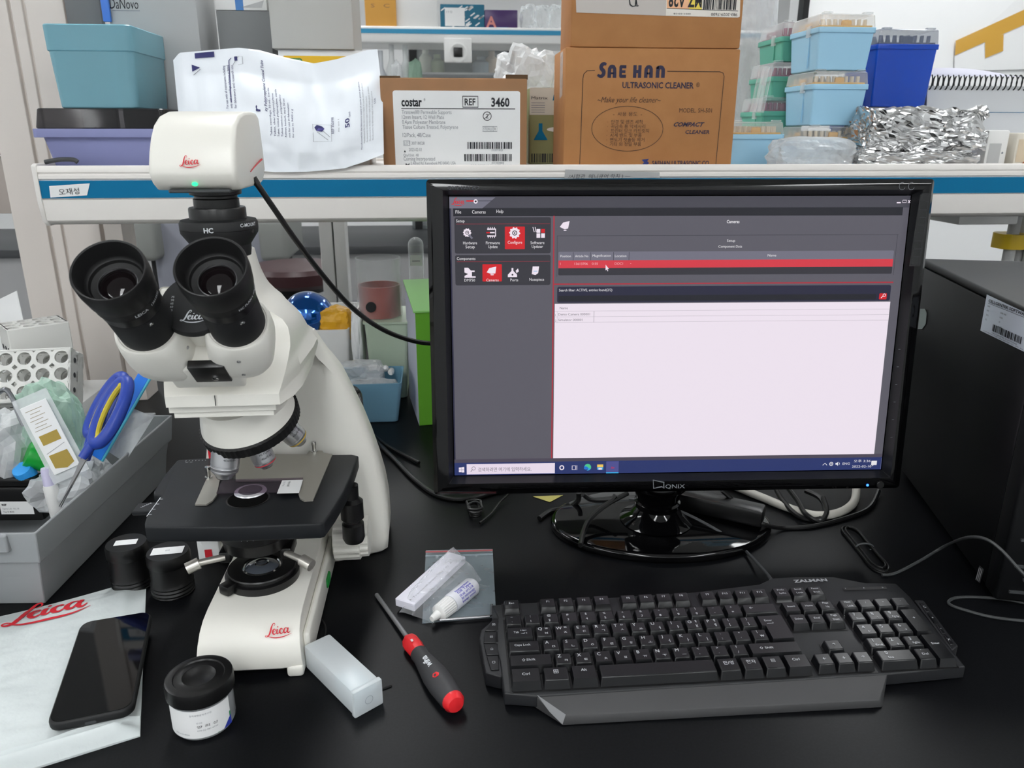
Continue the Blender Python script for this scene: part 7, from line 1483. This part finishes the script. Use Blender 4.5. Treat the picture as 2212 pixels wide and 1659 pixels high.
zi = at(820, 614, Yq).z; m_rust = mat('rust_red', '#8e2c1a', .5); MB().lathe([(0, zc0), (rc*.92, zc0), (rc*.92, zi), (rc*.86, zi), (rc*.86, zc0+.01), (0, zc0+.01)], m_rust, 40, M).build('red_insert', t)
MB().lathe([(.010, 0), (.010, .004)], m_matblk, 20, frame((xc_-.014, Yq-rc*.92-.001, zc0+.025), (1, 0, 0), (0, 0, 1))).build('round_hole', t)
# test tube with label hanging to the right
Yh = 1.62; a, b = at(900, 585, Yh), at(900, 512, Yh); rt_ = .016; t = thing('test_tube', 'upside-down clear test tube with a white label behind the green carton', 'tube', (a.x, Yh, 0)); M = Matrix.Translation((a.x, Yh, 0))
MB().lathe([(rt_, .0), (rt_, b.z-.016)]+[(rt_*cos(k*pi/12), b.z-.016+.016*sin(k*pi/12)) for k in range(1, 7)], m_clear, 28, M).build('tube_glass', t)
q = MB(); q.rect(-.012, .012, at(900, 571, Yh).z, at(900, 548, Yh).z, m_paper, MF(a.x, Yh-rt_-.001, 0)); q.rect(-.008, .008, at(900, 562, Yh).z, at(900, 560, Yh).z, m_ltxt, MF(a.x, Yh-rt_-.0015, 0)); q.build('label', t)
# blue tray with bags
Yr = atz(800, 918).y; x0, x1 = at(722, 900, Yr).x, at(856, 900, Yr).x; zr_ = at(800, 830, Yr+.0).z; t = thing('blue_tray', 'translucent light blue tray holding bags of small parts', 'tray', ((x0+x1)/2, Yr+.05, 0))
q = MB(); taper_box(q, x0-.012, x1+.012, Yr, Yr+.11, .0005, zr_, .010, glassy('tray_blue', '#93c2da', .2, .5, '#b5dbeb'), .006, .002, True); q.build('tray_body', t)
xm = (x0+x1)/2
crumple('parts_bag', 'clear bag of small parts in the front of the blue tray', 'plastic bag', (xm+.012, Yr+.042, zr_*.5), .045, .03, zr_*.42, m_film2, 41, .2); crumple('parts_bag', 'second clear zip bag sticking up out of the blue tray', 'plastic bag', (xm-.012, Yr+.075, zr_*.98), .04, .02, .022, m_film2, 43, .25)
for k in range(5): MB().lathe([(.006, 0), (.006, .010), (.003, .014), (.003, .018)], m_white, 16, Matrix.Translation((xm+.004+.010*k, Yr+.086, zr_*.98+.004*(k % 2))) @ Matrix.Rotation(.4*k, 4, 'X')).build('small_cap', None, loc=(xm+.004+.010*k, Yr+.086, zr_*.98), label='tiny clear plastic part in the bags of the blue tray', cat='plastic part', group='tiny parts in the blue tray')
# white box with blue dome tape holder and yellow pouch
Yx = 1.50; x0, x1 = at(650, 760, Yx).x, at(756, 760, Yx).x; zx = at(757, 712, Yx).z; t = thing('white_bin', 'open white bin behind the microscope arm', 'bin', ((x0+x1)/2, Yx+.12, 0)); q = MB(); taper_box(q, x0-.05, x1, Yx, Yx+.26, .0005, zx, .006, m_white, .006, .003, True); q.build('bin_body', t)
p = at(655, 705, 1.42); MB().lathe([(.05*cos(k*pi/16-.6), .045*sin(k*pi/16-.6)) for k in range(13)][::1], mat('blue_metallic', '#0f5fb8', .12, metal=.7, coat=1.), 40, Matrix.Translation((p.x-.012, 1.56, zx+.02)) @ Matrix.Rotation(.3, 4, 'Y')).build('blue_dome', None, loc=(p.x-.012, 1.56, zx), label='shiny metallic blue dome behind the microscope arm', cat='dome')
p = at(718, 742, 1.47); q = crumple('yellow_pouch', 'yellow pouch with green print beside the blue dome', 'pouch', (p.x, 1.545, zx+.002), .032, .03, .035, mat('pouch_yellow', '#d9a222', .4), 51, .12, sub=4)
p = at(722, 712, 1.50); M = MF(0, 1.512, 0); mb = MB(); a = at(712, 738, 1.512); 
for k in range(3): mb.poly(circle(.005, 10, a.x+k*.010, a.z+.014+.006*k), mat('print_green', '#3f8f3a', .5), M)
# white crumpled wrapper right of the bin
p = at(772, 760, 1.47); crumple('paper_wrapper', 'white paper wrapper standing between the white bin and the pale green bin', 'wrapper', (p.x, 1.5, .09), .012, .03, .085, m_paper, 61, .2)
# ---- cables under the monitor
def cable(label, pts, r, mt=None, nm='cable', cat='cable', n=8):
    return MB().tube(pts, r, mt or m_cable, n).build(nm, None, loc=(pts[0].x, pts[0].y, 0), label=label, cat=cat)
cable('white cable looping on the bench behind the monitor stand', [atz(1560, 1040, .006), atz(1640, 1072, .006), atz(1700, 1096, .006), atz(1760, 1113, .006), atz(1810, 1108, .006), atz(1842, 1088, .006), atz(1850, 1060, .008), atz(1846, 1030, .02)], .0058, mat('cable_white', '#d2cfc6', .45), n=12)
cable('black cable loop lying over the white cable', [atz(1668, 1040, .02), atz(1690, 1080, .012), atz(1725, 1115, .004), atz(1765, 1122, .0035), atz(1782, 1100, .010), atz(1770, 1075, .016), atz(1740, 1060, .018)], .0036)
cable('second black cable loop over the white cable', [atz(1695, 1045, .022), atz(1722, 1080, .017), atz(1740, 1110, .012), atz(1770, 1126, .004), atz(1786, 1105, .012), atz(1778, 1075, .02)], .0034)
cable('black cable crossing the right edge of the monitor stand base', [atz(1560, 1060, .05), atz(1600, 1095, .03), atz(1645, 1130, .0215), atz(1690, 1140, .004), atz(1760, 1136, .0035), atz(1840, 1115, .0035), atz(1880, 1095, .0035), atz(1898, 1060, .006)], .003)
cable('black cable arching from the monitor stand base to its left rim', [atz(1356, 1065, .05), atz(1310, 1090, .04), atz(1275, 1120, .03), atz(1260, 1150, .0215), atz(1254, 1178, .0205)], .0034)
cable('short black cable bent down left of the monitor neck', [atz(1330, 1070, .05), atz(1318, 1080, .043), atz(1280, 1080, .036), atz(1262, 1070, .04)], .0034)
cable('black cable dropping behind the left part of the monitor stand base', [atz(1250, 1065, .03), atz(1248, 1082, .018), atz(1225, 1098, .006), atz(1190, 1104, .004), atz(1165, 1120, .004)], .0036)
a, b = atz(1470, 1075, .03), atz(1650, 1115, .028); ax = axis_frame(a, b-a); t = thing('power_adapter', 'black power adapter lying across the back of the monitor stand base', 'adapter', (a.x, a.y+.02, .018))
MB().rbox(-.014, .014, -.012, .012, 0, (b-a).length, m_black, .004, 2, ax @ T3(0, .0, 0)).build('adapter_body', t)
yl = atz(1188, 1072, .01); MB().prism([(-.022, .02), (.0, 0), (.022, .02)], 0.0005, .001, mat('note_yellow', '#c9bf6a', .6), Matrix.Translation((yl.x, yl.y, 0))).build('yellow_note', None, loc=(yl.x, yl.y, 0), label='corner of a yellow paper note under the monitor edge', cat='note')
# tied bundles
def coil(label, c, L, w, rz, n, r, tie=True, nm='cable_bundle'):
    t = thing(nm, label, 'cable', c, 0); q = MB(); rnd = random.Random(n)
    ex, ey = V3((cos(rz), sin(rz), 0)), V3((-sin(rz), cos(rz), 0))
    for k in range(n):
        l, ww, zz_ = L*(1-.1*k*rnd.random()), w*(.7+.5*rnd.random()), r+k*r*1.4; pts = []
        for j in range(10): a_ = 2*pi*j/10; f = .25+.75*abs(cos(a_)); pts.append(V3(c)+ex*l*.5*cos(a_)+ey*ww*sin(a_)*(.35+.65*abs(cos(a_)))+V3((0, 0, zz_)))
        q.tube(pts, r, m_cable, 8, 4, True)
    q.build('coiled_cable', t)
    if tie: M = frame(V3(c)+V3((0, 0, n*r*.8)), ey, (0, 0, 1)); MB().tube([M @ V3((w*.55*cos(a_), (n*r*.9+.002)*sin(a_), 0)) for a_ in [i*2*pi/10 for i in range(10)]], .0012, m_dgray, 6, 3, True).build('cable_tie', t)
    return t
p0, p1 = atz(1828, 1140), atz(1910, 1240); coil('black coiled cable tied in the middle beside the computer tower', (p0+p1)/2, (p1-p0).length*1.02, .02, math.atan2(p1.y-p0.y, p1.x-p0.x), 3, .0013)
p0, p1 = atz(1018, 1082), atz(1032, 1138); coil('tied bundle of black cable hanging left under the monitor', (p0+p1)/2+V3((0, 0, .004)), .04, .016, math.atan2(p1.y-p0.y, p1.x-p0.x), 4, .0018)
cable('thin black cable running from the tied bundle to behind the monitor', [atz(1036, 1130, .004), atz(1060, 1110, .004), atz(1080, 1085, .006), atz(1098, 1068, .01)], .0016)
cable('thin grey cable rising from the coil over to the tower front', [atz(1905, 1242, .003), atz(1935, 1238, .003), atz(1990, 1210, .012), atz(2040, 1180, .03), at(2085, 1162, .705), at(2125, 1163, .675), at(2160, 1185, .66), at(2200, 1228, .645), at(2240, 1270, .63)], .0017, mat('cable_grey2', '#3a3c3d', .45))
cable('thin grey cable loop lying right of the keyboard', [atz(2250, 1312, .003), atz(2180, 1296, .002), atz(2110, 1290, .002), atz(2062, 1292, .002), atz(2050, 1304, .002), atz(2085, 1318, .002), atz(2150, 1334, .002), atz(2250, 1345, .002)], .0017, mat('cable_grey2', '#3a3c3d', .45))
cable('fine black wire loop beside the microscope foot', [atz(684, 1400, .002), atz(696, 1390, .002), atz(704, 1365, .002), atz(700, 1345, .002), atz(690, 1335, .002)], .0008)
cable('short black wire end behind the slide box', [atz(812, 1493, .001), atz(830, 1487, .001), atz(846, 1481, .001)], .0010)
# ---- pipes with yellow tape under the shelf at the far right
zs0 = zs[5]
for k, px in enumerate((2185, 2205, 2230, 2250)):
    p = at(px, 520, 1.46+.02*(k % 2)); MB().lathe([(.011, 0), (.011, zs0)], m_lgray, 20, Matrix.Translation((p.x, 1.46+.02*(k % 2), 0))).build('conduit', None, loc=(p.x, 1.46+.02*(k % 2), 0), label=['grey conduit nearest the monitor under the shelf, bound with yellow tape', 'second grey conduit from the monitor under the shelf', 'third grey conduit from the monitor under the shelf', 'last grey conduit at the photo edge under the shelf'][k], cat='pipe', group='taped conduits')
a, b = at(2176, 541, 1.435), at(2260, 508, 1.435); MB().prism(rrect(b.x-a.x, .062, .024, 6, (a.x+b.x)/2, 1.47), a.z, b.z, mat('tape_yellow', '#dcb91e', .4), smooth=True).build('yellow_tape', None, loc=((a.x+b.x)/2, 1.47, a.z), label='band of yellow tape around the conduits behind the tower', cat='tape')
a, b = at(2070, 486, 1.40), at(2200, 474, 1.40); MB().rbox(a.x, b.x, 1.40, 1.5, a.z, zs0+.015, m_white, .003, 2).build('shelf_bracket', None, loc=((a.x+b.x)/2, 1.45, a.z), label='white bracket under the shelf above the taped conduits', cat='bracket')
